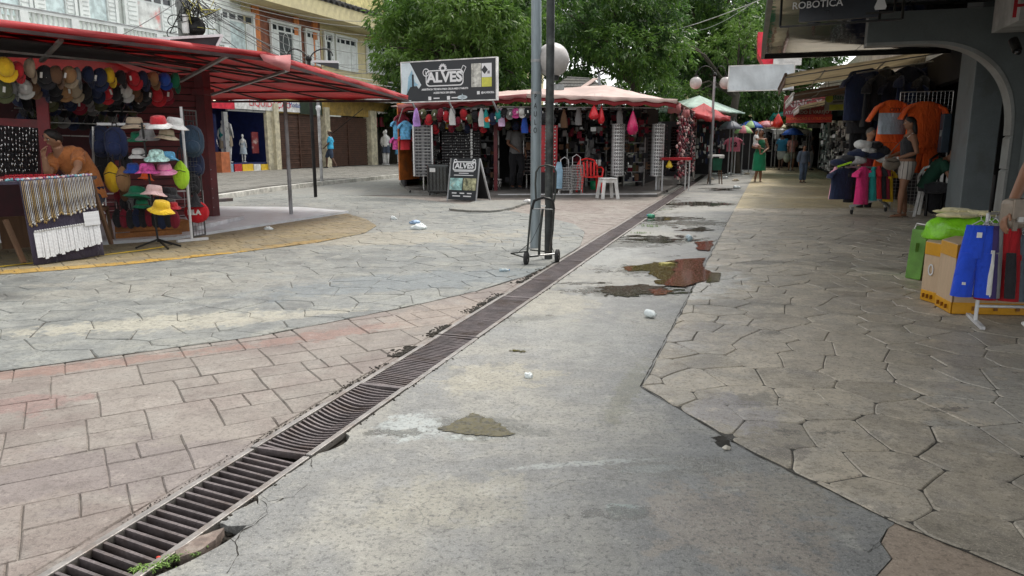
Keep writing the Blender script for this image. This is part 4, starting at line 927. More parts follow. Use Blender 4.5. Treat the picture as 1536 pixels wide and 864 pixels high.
# table with hanging necklaces
TB = thing('folding_table', 'wooden folding table at the kiosk front with a dark cloth of necklaces', 'table', G(95, 385, .0175))
ta, tb_ = P(28, 272, 7.35), P(136, 264, 7.95); bk_ = Vector((-.35, .75, 0)); m_cloth = cloth('dark_cloth', (.045, .035, .06))
tc_ = ta+Vector((-1.2, -1.1, 0))
MB().prism([(p.x, p.y) for p in (tc_, ta, tb_, tb_+bk_, ta+bk_, tc_+bk_)], ta.z-.03, ta.z).build('table_top', m_cloth, TB)
def hangcloth(a, b, dep, out, name):
    g = []
    for i in range(6): g.append([a.lerp(b, j/10)+Vector((0, 0, -dep*i/5))+out*(i/5)*.18+out*.012*sin(j*1.3)*(i/5) for j in range(11)])
    return MB().sheet(g).build(name, m_cloth, TB, solid=.004)
out = Vector((.75, -.75, 0)).normalized()
hangcloth(P(28, 270, 7.35), tb_, .83, out, 'front_cloth'); hangcloth(tc_, ta-Vector((.35, .3, 0)), .7, Vector((.72, -.72, 0)), 'front_cloth')
for (u0, v0, y0, u1, v1, y1) in [(8, 330, 7.3, 36, 394, 7.25), (118, 330, 8.0, 133, 376, 7.75), (136, 268, 8.15, 167, 366, 8.3), (150, 310, 8.5, 130, 300, 8.9)]:
    MB().beam(P(u0, v0, y0), P(u1, v1, y1), .045, .03).build('leg', m_wood, TB)
MB().beam(P(0, 350, 8.0), P(120, 342, 8.4), .03, .35).build('side_board', m_wood, TB)
golds = [M('gold_chain', (.40, .28, .12), .35, .8, .3), M('silver_chain', (.6, .6, .6), .3, .8, .1), M('brass_chain', (.40, .30, .15), .35, .8, .2), M('bead_white', (.65, .62, .55), .4)]
n = 44; GR = 'necklaces hung on the dark cloth'
for i in range(n):
    f = i/(n-1); a = ta.lerp(tb_, .03+f*.95)+out*.02; L = .42-.14*f+R.uniform(-.03, .03); wdt = .011
    dn = lambda s_: a+Vector((0, 0, -s_))+out*(.02+.18*s_/.83)
    mt = golds[(0, 1, 1, 2, 0, 3, 1, 2)[(i*3+i//5) % 8] if f < .6 else (2, 1, 3)[i % 3]]; x = (tb_-ta).normalized()
    t = thing('necklace', f'{"gold" if mt is golds[0] else "silver" if mt is golds[1] else "brass" if mt is golds[2] else "white bead"} necklace hanging on the dark cloth, {ordw(i)} from the left', 'necklace', a, group=GR)
    MB().tube([dn(0)-x*wdt*.6, dn(L*.5)-x*wdt, dn(L-.02)-x*wdt*.5, dn(L), dn(L-.02)+x*wdt*.5, dn(L*.5)+x*wdt, dn(0)+x*wdt*.6], .0028, 5, cap=False).build('chain', mt, t)
    MB().ball(dn(L+.012), (.011, .006, .014), 8).build('pendant', mt, t)
m_pack = M('white_packet', (.74, .75, .76), .35, var=.15, scale=30, fine=.4)
for i in range(28):
    f = i/27; a = ta.lerp(tb_, .08+f*.88)+out*.02; lo = .50-.02*f; x = (tb_-ta).normalized(); L = .26-.04*f+R.uniform(-.015, .015)
    dn = lambda s_, k=0.: a+Vector((0, 0, -s_))+out*(.035+.18*s_/.83)+x*k
    t = thing('jewellery_packet', f'white jewellery packet in the bottom row of the cloth, {ordw(i)} from the left', 'packet', dn(lo+L), group='white packets along the bottom of the cloth')
    w2 = .016; mb = MB(); mb.hexa([dn(lo+L, -w2), dn(lo+L, w2), dn(lo+L, w2)-out*.004, dn(lo+L, -w2)-out*.004, dn(lo, -w2), dn(lo, w2), dn(lo, w2)-out*.004, dn(lo, -w2)-out*.004]); mb.build('card', m_pack, t)
    MB().ball(dn(lo-.008), (.012, .006, .012), 8).build('hook_tab', m_plw, t)
for i in range(9):
    f = .78+.2*i/8; a = ta.lerp(tb_, f)+out*.02; x = (tb_-ta).normalized(); dn = lambda s_, k=0.: a+Vector((0, 0, -s_))+out*(.05+.18*s_/.83)+x*k
    t = thing('jewellery_packet', f'short white packet in the raised group at the right end of the cloth, {ordw(i)} there', 'packet', dn(.5), group='raised white packets'); w2 = .01
    MB().hexa([dn(.50, -w2), dn(.50, w2), dn(.50, w2)-out*.004, dn(.50, -w2)-out*.004, dn(.36, -w2), dn(.36, w2), dn(.36, w2)-out*.004, dn(.36, -w2)-out*.004]).build('card', m_pack, t)
# beads along the table edge and the red tray
mb = MB()
for i in range(260):
    f = R.random(); p_ = tc_.lerp(ta, f/.5) if f < .5 else ta.lerp(tb_, (f-.5)/.5); p_ = p_+bk_*R.uniform(.0, .25)+Vector((0, 0, .012)); mb.k = R.randrange(4); mb.ball(p_, R.uniform(.010, .018), 6)
mb.build('loose_beads', [m_plw, c_rose, M('bead_teal', (.2, .45, .5), .3), M('bead_violet', (.35, .2, .4), .3)], TB, kind='stuff')
ry = ta.lerp(tb_, -.2)+bk_*.5+Vector((0, 0, .006)); t = thing('bead_tray', 'red tray of glittering beads on the table beside the seated man', 'tray', ry)
MB().box(ry+Vector((.15, .1, .02)), (.5, .3, .03), radians(42)).build('tray', m_redp, t, bevel=.008)
mb = MB()
for i in range(120):
    q = Matrix.Rotation(radians(42), 3, 'Z')@Vector((R.uniform(-.23, .23), R.uniform(-.13, .13), .045)); mb.ball(ry+Vector((.15, .1, 0))+q, .008, 5)
mb.build('beads', m_redp, t, kind='stuff')
# board of keyrings and silver trinkets at the far left
KB = thing('trinket_board', 'red framed board crowded with silver keyrings at the left edge', 'display board', P(20, 262, 8.3))
ka, kb, kc, kd = P(-30, 262, 7.9), P(56, 258, 8.7), P(56, 192, 8.7), P(-30, 186, 7.9)
MB().quad(ka, kb, kc, kd).build('board', m_dark, KB, solid=.02)
mb = MB(); ob = Vector((.6, -.8, 0))
for i in range(16):
    for j in range(9):
        for k_ in range(2):
            p_ = ka.lerp(kb, (i+R.uniform(.1, .9))/16).lerp(kd.lerp(kc, (i+.5)/16), (j+R.uniform(.2, .8))/9)+ob*R.uniform(.02, .05)
            mb.k = 0 if R.random() < .7 else 1; mb.ball(p_, (R.uniform(.006, .014), .006, R.uniform(.012, .024)), 6)
mb.build('keyrings', [m_chrome, c_black], KB, kind='stuff')
o = MB().box(P(165, 375, 9.4), (.02, .02, .02)) if 0 else None
# ============================================================ MIDDLE KIOSK (sunglasses, pale canopy)
m_pale = tarp('faded_pink_tarp', (.66, .50, .45), .2); m_under = tarp('red_under_tarp', (.40, .04, .05), .3)
K2 = thing('market_kiosk', 'middle kiosk under a faded pale pink hip canopy, crowded with sunglasses racks', 'kiosk', (.5, 19.5, 0))
EL, EM, ER = P(596, 160, 18.4), P(790, 144, 17.2), P(1016, 152, 17.0)
RL, RR = P(700, 140, 20.6), P(910, 128, 20.2); EB = P(1050, 172, 25.5); RB = P(1000, 152, 25.0); BL = Vector((-3.6, 22.5, 2.3))
def rag(rows, mat, name, par, n=10, sag=.06):
    g = []
    for i in range(n+1):
        a = rows[0][0].lerp(rows[1][0], i/n); b = rows[0][1].lerp(rows[1][1], i/n)
        g.append([a.lerp(b, j/n)+Vector((0, 0, -sag*sin(pi*i/n)*(.6+.4*sin(j*1.7))+.015*noise.noise(Vector((i*.9, j*.9, a.x))))) for j in range(n+1)])
    return MB().sheet(g).build(name, mat, par, solid=.006)
rag([(EL, EM), (RL, RL.lerp(RR, .5))], m_pale, 'canopy_panel', K2); rag([(EM, ER), (RL.lerp(RR, .5), RR)], m_pale, 'canopy_panel', K2)
rag([(EL, BL), (RL, RL.lerp(RR, .05)+Vector((0, .6, 0)))], m_pale, 'canopy_panel', K2)
for a, b in ((EL, EM), (EM, ER)):
    mb = MB(); valance(mb, a+Vector((0, 0, .02)), b+Vector((0, 0, .02)), .085, 24); mb.build('canopy_edge', m_pale if a is EM else m_redt2, K2, solid=.005)
    mb = MB(); valance(mb, a+Vector((.0, .06, -.03)), b+Vector((0, .06, -.03)), .12, 24); mb.build('canopy_lining', m_under, K2, solid=.005)
rag([(ER, EB), (RR, RB)], m_pale, 'canopy_panel', K2)
for (u, v, y, w_, h) in [(1012, 162, 17.6, .30, .22), (1026, 170, 19, .3, .18)]:
    q = P(u, v, y); MB().sheet([[q+Vector((-w_/2+w_*j/4, .05*sin(j*2), h/2)) for j in range(5)], [q+Vector((-w_/2+w_*j/4, .06*sin(j*2+1), -h/2-.02*(j % 2))) for j in range(5)]]).build('loose_flap', m_redt2, K2, solid=.004)
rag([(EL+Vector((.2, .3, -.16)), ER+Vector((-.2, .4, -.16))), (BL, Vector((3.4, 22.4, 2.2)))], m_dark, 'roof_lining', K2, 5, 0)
zf = P(1016, 152, 17.0).z
# floor, walls, posts
f0, f1, f2 = G(560, 296, 0), G(745, 302, 0), G(992, 297, 0)
fl = [(-2.5, 18.5), (-.35, 16.9), (3.35, 17.1), (6.4, 26.5), (3.0, 27.5), (-3.4, 22.5)]
MB().prism(fl, .0025, .07).build('floor_slab', M('kiosk_floor', (.17, .16, .15), .6, dirt=.6), K2, bevel=.006)
MB().beam(Vector((-.32, 16.93, .072)), Vector((3.33, 17.12, .072)), .07, .02).build('white_edging', m_whitem, K2)
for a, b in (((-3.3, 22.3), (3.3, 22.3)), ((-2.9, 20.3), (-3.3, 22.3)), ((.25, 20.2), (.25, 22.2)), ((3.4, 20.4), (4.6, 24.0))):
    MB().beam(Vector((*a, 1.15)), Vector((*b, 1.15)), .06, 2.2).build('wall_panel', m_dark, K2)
MB().beam(Vector((-2.85, 18.9, 1.25)), Vector((-2.4, 19.9, 1.25)), .03, 1.9).build('orange_panel', M('orange_board', (.55, .16, .03), .6, dirt=.3), K2)
for (u, v, w_) in [(742, 292, .09), (704, 290, .05), (1040, 270, .05)]:
    g = G(u, v, .05); MB().box((g.x, g.y+1.2 if u < 800 else g.y, 1.12), (w_, w_, 2.2)).build('post', M('dark_red_post', (.13, .01, .015), .5, dirt=.3) if u == 742 else m_silver, K2)
for (u0, v0, u1, v1, y) in [(612, 168, 745, 158, 18.2), (745, 160, 1010, 162, 17.5)]:
    MB().tube([P(u0, v0, y), P(u1, v1, y-.3)], .014, 6).build('hanging_rail', m_barl, K2)
MB().tube([P(598, 182, 18.3), P(604, 163, 18.3), P(616, 158, 18.6)], .012, 6).build('strut', m_barl, K2)
# shutter behind kiosk front, dark roof ridge with old tiles
t = thing('tiled_roof', 'dark grey tiled roof peeking over the pale canopy behind the poles', 'roof', P(860, 132, 23))
a, b, c_, d_ = P(824, 137, 22.4), P(918, 135, 22.4), P(884, 120, 24), P(850, 118, 24)
m_til = M('old_tile', (.07, .068, .065), .8, rnd=.25, dirt=.4); nn = 14
for i in range(nn):
    for j in range(4):
        p0 = a.lerp(b, (i+.5)/nn).lerp(d_.lerp(c_, (i+.5)/nn), (j)/4); p1 = a.lerp(b, (i+.5)/nn).lerp(d_.lerp(c_, (i+.5)/nn), (j+1.08)/4)
        MB().tube([p0+Vector((0, 0, .02)), p1], [.09, .075], 8, ry=.03).build('roof_tile', m_til, t)
MB().tube([d_, c_], .07, 8).build('ridge', m_til, t); MB().beam(P(870, 134, 22.3), P(893, 118, 23.6), .16, .03).build('flashing', m_pale, t)
# small white roof and post behind
MB().quad
t = thing('roof_post', 'short grey pole rising behind the pale canopy', 'pole', P(899, 128, 21)); MB().tube([P(899, 160, 21), P(899, 110, 21)], .035, 8).build('pole', m_greym, t)
# the sign on the roof
s1, s2 = P(600, 100, 17.6), P(742, 86, 16.6); s3 = P(748, 145, 16.6)
cx = P(671, 121, 17.1); xd = (P(742, 113, 16.55)-P(600, 128, 17.65)); xd.z = 0; W_ = xd.length; hh = (P(744, 80, 16.55)-P(744, 144, 16.55)).z
m_sgn = M('sign_charcoal', (.028, .033, .038), .45, var=.05, bmp=0, fine=0); m_pw = M('print_white', (.78, .79, .80), .5, var=.02, bmp=0, fine=0)
SG, at = sign_board('shop_sign', 'charcoal billboard reading ALVES with photo prints, standing on the pale canopy', cx, xd, W_, hh, .08, m_sgn, m_plw)
k = W_/1.0; up = Vector((0, 0, 1))
def X(f): return (f-.5)*W_
def Z(f): return (f-.5)*hh
mt = at(0, 0)
text('ALVES', hh*.34, at(X(.47), Z(.58), .006), m_pw, SG, bold=.012, ext=.003, sx=1.12)
mb = MB(); ringp(mb, at(X(.47), Z(.57), .004), W_*.20, hh*.20, .012*2, 40, .1); mb.build('logo_outline', m_pw, SG)
mb = MB(); ringp(mb, at(X(.275), Z(.72), .006), .09, .09, .02, 20); mb.build('clock_mark', m_pw, SG)
text('L', .1, at(X(.275), Z(.72), .006), m_pw, SG, 'clock_hands')
mb = MB(); mm = at(X(.455), Z(.80), .006)
for i in range(8): a_ = pi*i/7; mb.start(); mb.add([mm@Vector((cos(a_)*.07+q*.018*sin(a_), sin(a_)*.07-q*.018*cos(a_), 0)) if r == 0 else mm@Vector((cos(a_)*.105+q*.013*sin(a_), sin(a_)*.105-q*.013*cos(a_), 0)) for r, q in ((0, -1), (0, 1), (1, 1), (1, -1))], [(0, 1, 2, 3)[::-1]], False)
ringp(mb, mm, .08, .08, .035, 20); mb.build('gear_mark', m_pw, SG)
mb = MB(); ringp(mb, at(X(.665), Z(.74), .006)@Matrix.Rotation(-.5, 4, 'Z'), .05, .10, .014, 24, .02); mb.build('phone_mark', m_pw, SG)
text('ASSISTÊNCIA TÉCNICA PARA CELULARES E TABLETS', .052, at(X(.47), Z(.30), .006), m_pw, SG, bold=.002); text('ACESSÓRIOS EM GERAL', .055, at(X(.47), Z(.21), .006), m_pw, SG, bold=.002)
for f, wd in ((.33, .16), (.53, .2)):
    flat(at, X(f)-.05, Z(.08), rectp(.08, .08), m_pw, SG, 'icon'); text('MOTOROLA' if f < .4 else 'SAMSUNG', .05, at(X(f)+.2, Z(.08), .006), m_pw, SG, bold=.001) if 0 else flat(at, X(f)+.13, Z(.08), rectp(wd, .025), m_pw, SG, 'print')
mb = MB(); ringp(mb, at(X(.655), Z(.085), .006), .13, .045, .129, 20); mb.build('oval_mark', M('print_pale', (.62, .72, .76), .5, bmp=0), SG)
m_ph, m_yw = M('print_photo', (.66, .66, .60), .5, var=.35, scale=14, fine=.6, bmp=0, dirt=.6, dcol=(.12, .12, .1)), M('print_yellow', (.66, .66, .10), .5, var=.15, bmp=0)
flat(at, X(.80), Z(.60), rectp(W_*.10, hh*.56), m_ph, SG, 'photo_print'); flat(at, X(.905), Z(.71), rectp(W_*.10, hh*.33), m_pw, SG, 'photo_print'); flat(at, X(.905), Z(.43), rectp(W_*.10, hh*.22), m_yw, SG, 'photo_print')
flat(at, X(.885), Z(.72), [(0, -.09), (.08, 0), (0, .09), (-.08, 0)], m_sgn, SG, 'diamond_mark', .006); flat(at, X(.925), Z(.66), rectp(.06, .06), M('print_grey', (.25, .25, .27), .5, bmp=0), SG, 'print', .006)
flat(at, X(.82), Z(.18), rectp(.07, .07), m_pw, SG, 'icon'); text('@ALVESCELL', .055, at(X(.915), Z(.18), .006), m_pw, SG, bold=.002)
m_pb = M('print_skyblue', (.30, .52, .66), .5, var=.3, scale=5, bmp=0)
flat(at, X(0), Z(0), [(0, hh*.98), (W_*.10, hh*.98), (W_*.22, hh*.42), (W_*.10, hh*.0+.02), (0, .05)], M('print_sky', (.66, .76, .80), .5, var=.1, bmp=0), SG, 'photo_print', .003)
flat(at, X(.0), Z(0), [(W_*.06, hh*.2), (W_*.08, hh*.62), (W_*.12, hh*.8), (W_*.15, hh*.5), (W_*.19, hh*.42), (W_*.12, hh*.38), (W_*.10, hh*.12)], m_pb, SG, 'photo_print', .005)
flat(at, X(.0), Z(0), [(W_*.02, hh*.05), (W_*.10, hh*.38), (W_*.17, hh*.40), (W_*.20, hh*.3), (W_*.24, hh*.05)], m_sgn, SG, 'print', .007)
flat(at, X(.13), Z(.52), rectp(.05, .3), M('print_dark', (.02, .02, .025), .5, bmp=0), SG, 'print', .009)
for f in (.1, .5, .95): MB().beam(mt@Vector((X(f), -hh/2, -.05)), mt@Vector((X(f), -hh/2-.25, -.3)), .03).build('bracket', m_greym, SG)
# A-frame sign
AF = thing('folding_sign', 'black A-frame pavement sign reading ALVES with two photos, before the kiosk', 'sign', G(697, 298))
b0, b1 = G(671, 299, .03), G(714, 301, .03); th_ = P(697, 240, b0.y+.12); zt = th_.z; xd = b1-b0; wA = xd.length; xd.normalize(); bkv = Vector((-xd.y, xd.x, 0))
topm = (b0+b1)/2+bkv*.16+Vector((0, 0, zt)); upv = (topm-(b0+b1)/2); hA = upv.length; c = (b0+b1)/2+upv*.5+Vector((0, 0, .02))
p = [b0+Vector((0, 0, 0)), b1, b1+upv, b0+upv]; MB().hexa([p[0]+bkv*.02, p[1]+bkv*.02, p[1], p[0], p[3]+bkv*.02, p[2]+bkv*.02, p[2], p[3]]).build('front_panel', m_sgn, AF)
q = [b0+bkv*.55, b1+bkv*.55]; MB().hexa([q[0]+bkv*.02, q[1]+bkv*.02, q[1], q[0], p[3]+bkv*.03, p[2]+bkv*.03, p[2]+bkv*.012, p[3]+bkv*.012]).build('rear_panel', m_dark, AF)
for a_, b_ in ((p[0], p[3]), (p[1], p[2]), (q[0], p[3]), (q[1], p[2])): MB().beam(a_-Vector((0, 0, .03)), b_, .035, .03).build('leg', m_whitem if a_ is q[1] else m_greym, AF)
m4 = frame(c, xd, upv)
def at2(x, z, d=.003): mm = m4.copy(); mm.translation = c+xd*x+upv.normalized()*z+m4.to_3x3()@Vector((0, 0, d)); return mm
text('ALVES', .16, at2(.0, hA*.30, .006), m_pw, AF, bold=.006, sx=1.1)
mb = MB(); ringp(mb, at2(0, hA*.30, .005), wA*.40, .10, .025, 36, .05); mb.build('logo_outline', m_pw, AF)
for dx in (-.24, .24): mb = MB(); ringp(mb, at2(dx, hA*.42, .006), .045, .045, .01*2, 16); mb.build('logo_mark', m_pw, AF)
for z_, w2 in ((.17, .5), (.125, .25), (.075, .5)): flat(at2, 0, hA*z_, rectp(w2, .016), m_pw, AF, 'print', .005)
flat(at2, -wA*.235, -hA*.14, rectp(wA*.44, hA*.29), M('print_photo_teal', (.35, .62, .60), .5, var=.6, scale=9, fine=.5, bmp=0, dirt=.9, dcol=(.65, .45, .3)), AF, 'photo_print', .005)
flat(at2, wA*.235, -hA*.14, rectp(wA*.44, hA*.29), M('print_photo_olive', (.5, .5, .30), .5, var=.6, scale=9, fine=.5, bmp=0, dirt=.9, dcol=(.05, .06, .04)), AF, 'photo_print', .005)
for j, z_ in enumerate((-.36, -.43)):
    for x_ in (-.2, .0, .19) if j == 0 else (-.14, .14): flat(at2, x_, hA*z_, rectp(.12 if j == 0 else .2, .025), m_pw, AF, 'print', .005)
# sunglasses racks -------------------------------------------------------------
def sung(mb, c, x, y, s=1.):
    """tiny pair of glasses: x across, y outward"""
    z = Vector((0, 0, 1))
    for sg in (-1, 1):
        o = c+x*sg*.033*s+y*.01; n = 6; vs = [o+x*cos(2*pi*i/n+.5)*.028*s+z*sin(2*pi*i/n+.5)*.021*s for i in range(n)]
        mb.add(vs+[o+y*.008], [(i, (i+1) % n, n) for i in range(n)], True)
        mb.beam(o+x*sg*.028*s+z*.008, o+x*sg*.034*s-y*.08+z*.004, .004)
def spin_rack(u, v, top, w_, label, mat, sides=4, rows=15, base=True, y=None, glow=False, rot=.2, strips=None):
    g = G(u, v, .0); y = y or g.y; k = y/g.y; g = Vector((g.x*k, y, 0)); zt = P(u, top, y).z; t = thing('sunglasses_rack', label, 'display rack', g); z0 = .42
    MB().tube([g+Vector((0, 0, .06)), g+Vector((0, 0, z0))], .022, 8).build('stem', m_chrome, t)
    for i in range(4):
        a = rot+pi/2*i; d = Vector((cos(a), sin(a), 0))*w_*.55; MB().beam(g+Vector((0, 0, .065)), g+d+Vector((0, 0, .05)), .04, .03).build('foot', m_blackm, t)
        MB().ball(g+d+Vector((0, 0, .026)), (.03, .018, .03), 8).build('castor', m_blackm, t)
    for i in range(sides):
        a = rot+2*pi*i/sides; d = Vector((cos(a), sin(a), 0)); x = Vector((-d.y, d.x, 0)); c = g+d*w_*.5*cos(pi/sides)
        ww = w_*.5*sin(pi/sides)*2
        MB().beam(c+Vector((0, 0, z0)), c+Vector((0, 0, zt)), ww*.9, .02, up=d).build('panel', mat, t) if 0 else MB().box(c+Vector((0, 0, (z0+zt)/2)), (.02, ww, zt-z0), a).build('panel', mat, t)
        for sg in ((-1, 1)): MB().box(c+x*sg*ww*.5+d*.015+Vector((0, 0, (z0+zt)/2)), (.02, .018, zt-z0), a).build('mirror_strip', m_chrome, t)
        gl = MB(); gp = MB()
        for r in range(rows):
            zc = z0+(zt-z0)*(r+.5)/rows
            for cc in ((-.25, .25) if ww > .3 else (0,)):
                sung(gl, c+d*.04+x*cc*ww+Vector((0, 0, zc)), x, d, 1.25)
            gp.box(c+d*.02+Vector((0, 0, zc-(zt-z0)/rows*.42)), (.02, ww*.86, .012), a)
        gl.build('sunglasses', m_glass, t, kind='stuff'); gp.build('holders', m_silver, t, kind='stuff')
    return t
spin_rack(636, 289, 188, .62, 'tall rotating sunglasses rack with white rows at the left end of the kiosk', M('rack_panel_grey', (.26, .26, .27), .4), 4, 16, rot=.1)
spin_rack(665, 284, 190, .5, 'narrow dark sunglasses rack right of the tall white-rowed one', m_blackm, 4, 16, rot=.55)
def stud_column(u, v, top, label, r=.2):
    g = G(u, v); zt = P(u, top, g.y).z; z0 = P(u, 263, g.y).z; t = thing('sunglasses_rack', label, 'display rack', g); mc = M('bright_silver', (.78, .78, .78), .4, .25, .05, bmp=0)
    MB().tube([g+Vector((0, 0, .06)), g+Vector((0, 0, z0))], .03, 8).build('stem', m_whitem, t)
    for i in range(4): a = .4+pi/2*i; d = Vector((cos(a), sin(a), 0))*.33; MB().beam(g+Vector((0, 0, .06)), g+d+Vector((0, 0, .045)), .045, .03).build('foot', m_blackm, t); MB().ball(g+d+Vector((0, 0, .024)), (.03, .018, .026), 8).build('castor', m_blackm, t)
    MB().tube([g+Vector((0, 0, z0)), g+Vector((0, 0, zt))], r*.8, 20).build('column', mc, t); st, gl = MB(), MB(); n = 15
    for i in range(n):
        z = z0+(zt-z0)*(i+.5)/n
        for a in (-.5, -.18, .18, .5): q = g+Vector((sin(a)*r*.8, -cos(a)*r*.8, z)); st.k = 1; st.ball(q, (.026, .012, .030), 6); st.k = 0; st.ball(q+Vector((0, -.014, 0)), (.012, .008, .014), 5)
        for a in (-1.9, -1.3, 1.3, 1.9, -2.6, 2.6): d = Vector((sin(a), -cos(a), 0)); sung(gl, g+d*(r*.8+.05)+Vector((0, 0, z)), Vector((d.y, -d.x, 0)), d, 1.4)
    st.build('studs', [mc, m_blackm], t, kind='stuff'); gl.build('sunglasses', m_glass, t, kind='stuff'); MB().tube([g+Vector((0, 0, z0-.02)), g+Vector((0, 0, z0))], r*.9, 20).build('rim', m_silver, t)
stud_column(925, 291, 186, 'silver sunglasses column behind the white stool'); stud_column(984, 289, 186, 'silver sunglasses column on the kiosk corner by the white edging')
spin_rack(1018, 280, 190, .5, 'dim sunglasses rack at the right side of the kiosk', M('rack_panel_maroon', (.10, .04, .045), .5), 4, 16, rot=-1.1)
spin_rack(790, 284, 184, .35, 'thin dark sunglasses rack left of the grey utility pole, inside the kiosk', m_blackm, 4, 14, rot=.3, y=19.4)
RRk = thing('phone_case_rack', 'red wall rack with rows of silver studs behind the two poles', 'display rack', P(815, 262, 17.6))
c = P(818, 226, 17.6); hgt = (P(818, 190, 17.6)-P(818, 266, 17.6)).z; MB().box(c, (.56, .04, hgt)).build('board', m_redp, RRk)
mb = MB()
for i in range(5):
    for j in range(14): mb.ball(c+Vector((-.22+.11*i, -.035, -hgt*.46+hgt*.92*j/13)), (.022, .02, .026), 6)
mb.build('studs', m_chrome, RRk, kind='stuff'); MB().tube([c+Vector((-.3, 0, hgt/2)), c+Vector((-.3, 0, -c.z+.05))], .015, 6).build('upright', m_silver, RRk); MB().box((c.x, c.y, .3), (.5, .3, .5)).build('base', m_dark, RRk)
# dark wall of sunglasses, its glints put in as small white balls
WB = thing('sunglasses_board', 'black wall board dotted with sunglasses left of the open doorway', 'display board', P(693, 270, 18.9))
c = P(692, 224, 18.9); MB().box(c, (.98, .05, .95)).build('board', m_dark, WB); mb = MB(); R = RND(8)
for i in range(9):
    for j in range(13):
        if R.random() < .9: mb.k = 0; sung(mb, c+Vector((-.43+.105*i, -.05, -.43+.07*j)), Vector((1, 0, 0)), Vector((0, -1, 0)), .9)
        if R.random() < .45: mb.k = 1; mb.ball(c+Vector((-.43+.105*i+R.uniform(-.04, .04), -.09, -.41+.07*j)), R.uniform(.008, .02), 5)
mb.build('sunglasses', [m_glass, m_plw], WB, kind='stuff'); MB().box(c+Vector((0, .02, .55)), (1.05, .1, .06)).build('top_rail', m_redp, WB)
BX = [(662, c_white), (672, c_yel), (682, c_blue), (693, c_white), (704, c_black), (712, c_white)]
for i, (u, cc) in enumerate(BX):
    t = thing('small_box', f'{nm[id(cc)]} box standing on top of the black sunglasses board, {ordw(i)} from the left', 'box', P(u, 192, 18.8), group='boxes on the board'); MB().box(P(u, 189, 18.8), (.13, .1, .16-.02*(i % 3)), .1*i).build('carton', cc, t); MB().box(P(u, 189, 18.74), (.08, .01, .08)).build('print', c_white if i % 2 else c_red, t)
# interior shelves
for (u, lab, n_) in [(733, 'shelving with dark boxes inside the open doorway of the kiosk', 5), (865, 'shelving of packaged goods on the kiosk back wall behind the carts', 7), (893, 'shelving of packaged goods behind the red chair', 7), (950, 'dim shelving of packaged goods between the silver columns', 7)]:
    y = 20.4; t = thing('shelving', lab, 'shelf', P(u, 284, y)); x0, x1 = P(u-15, 250, y).x, P(u+15, 250, y).x; R = RND(u)
    for sx_ in (x0, x1): MB().box((sx_, y, 1.05), (.03, .3, 1.95)).build('upright', m_silver, t)
    for j in range(n_):
        z = .2+1.8*j/n_; MB().box(((x0+x1)/2, y, z), (x1-x0, .3, .02)).build('shelf_board', m_greym, t); x = x0+.03
        while x < x1-.08:
            w_ = R.uniform(.06, .14); hh_ = R.uniform(.1, .22); MB().box((x+w_/2, y-.08, z+.011+hh_/2), (w_*.9, .12, hh_)).build('package', R.choice([c_black, c_grey, c_brown, c_olive, c_wine, c_black, c_navy, m_greym, c_black]), t); x += w_
# hanging goods under the eaves
R = RND(12); GC = 'caps hanging under the pale canopy'
cc = [c_wine, c_olive, c_red, c_olive, c_wine, c_red, c_grey, c_wine, c_red, c_olive, c_black, c_red, c_orange, c_navy, c_teal, c_black, c_grey, c_pink, c_white, c_black, c_wine, c_navy, c_black, c_black]
for i, c in enumerate(cc):
    u = 626+i*8.7; cap(P(u, 174+R.uniform(-5, 8)-i*.15, 18.1-i*.03), c, f'{nm[id(c)]} cap under the pale canopy, {ordw(i)} from its left corner', R.uniform(-1, 1), tg=R.random() < .4, group=GC, roll=R.uniform(-.3, .3), s=1.0)
for i in range(30):
    c = [c_wine, c_red, c_black, c_wine, c_olive, c_navy][i % 6]; u = 640+i*12.2 if i < 16 else 632+(i-16)*14
    cap(P(u, (189 if i < 16 else 181)+R.uniform(-3, 3), 18.6+(i > 15)*.3), c, f'{nm[id(c)]} cap in the lower hanging row of the middle kiosk, {ordw(i)} from the left', R.uniform(-1, 1), tg=False, group=GC, roll=R.uniform(-.3, .3), s=.9)
for (u, v, c, l) in [(624, 170, cloth('cloth_violet', (.45, .25, .62), .5), 'violet and white scarf hanging near the left corner of the pale canopy'), (678, 168, c_white, 'white scarf hanging from the pale canopy above the sunglasses board'), (722, 170, c_white, 'white and grey towel left of the green one under the pale canopy'),
                  (729, 172, c_teal, 'green towel beside the white and grey one'), (752, 170, cloth('cloth_lilac', (.72, .5, .75), .4), 'lilac patterned scarf left of the tall grey pole'), (787, 180, c_blue, 'blue scarf hanging just left of the tall grey pole'), (846, 172, c_brown, 'brown scarf right of the dark pole'), (868, 168, c_grey, 'grey patterned scarf under the pale canopy above the carts'),
                  (930, 166, c_grey, 'grey cloth hanging left of the magenta bag')]:
    t = thing('scarf', l, 'scarf', P(u, v+16, 17.7), group='scarves hanging under the pale canopy')
    q = P(u, v-8, 17.7); folded([(0, 0, 0, .02, .02), (-.10, 0, 0, .05, .03), (-.28, 0, 0, .08, .035), (-.42, .01, 0, .075, .03)], 14, .2, 4, u).build('cloth', c, t, local=True).location = q-t.location
def inflat(u, v, y, c, l, rx=.10, h=.5):
    t = thing('plastic_toy', l, 'toy', P(u, v, y)); q = P(u, v, y); mb = MB().lathe([(0, -h/2), (rx*.6, -h*.48), (rx, -h*.3), (rx*.9, -.05), (rx*.45, h*.25), (rx*.12, h*.45), (0, h/2)], q, 14, sx=1); mb.build('body', c, t)
    MB().tube([q+Vector((0, 0, h/2-.02)), q+Vector((.01, 0, h/2+.25))], .004, 5).build('string', m_plw, t); MB().ball(q+Vector((0, 0, -h/2)), .02, 6).build('valve', m_plw, t)
inflat(949, 184, 17.2, M('magenta_film', (.55, .02, .12), .25), 'shiny magenta inflatable bag hanging between the two silver columns', .13, .55)
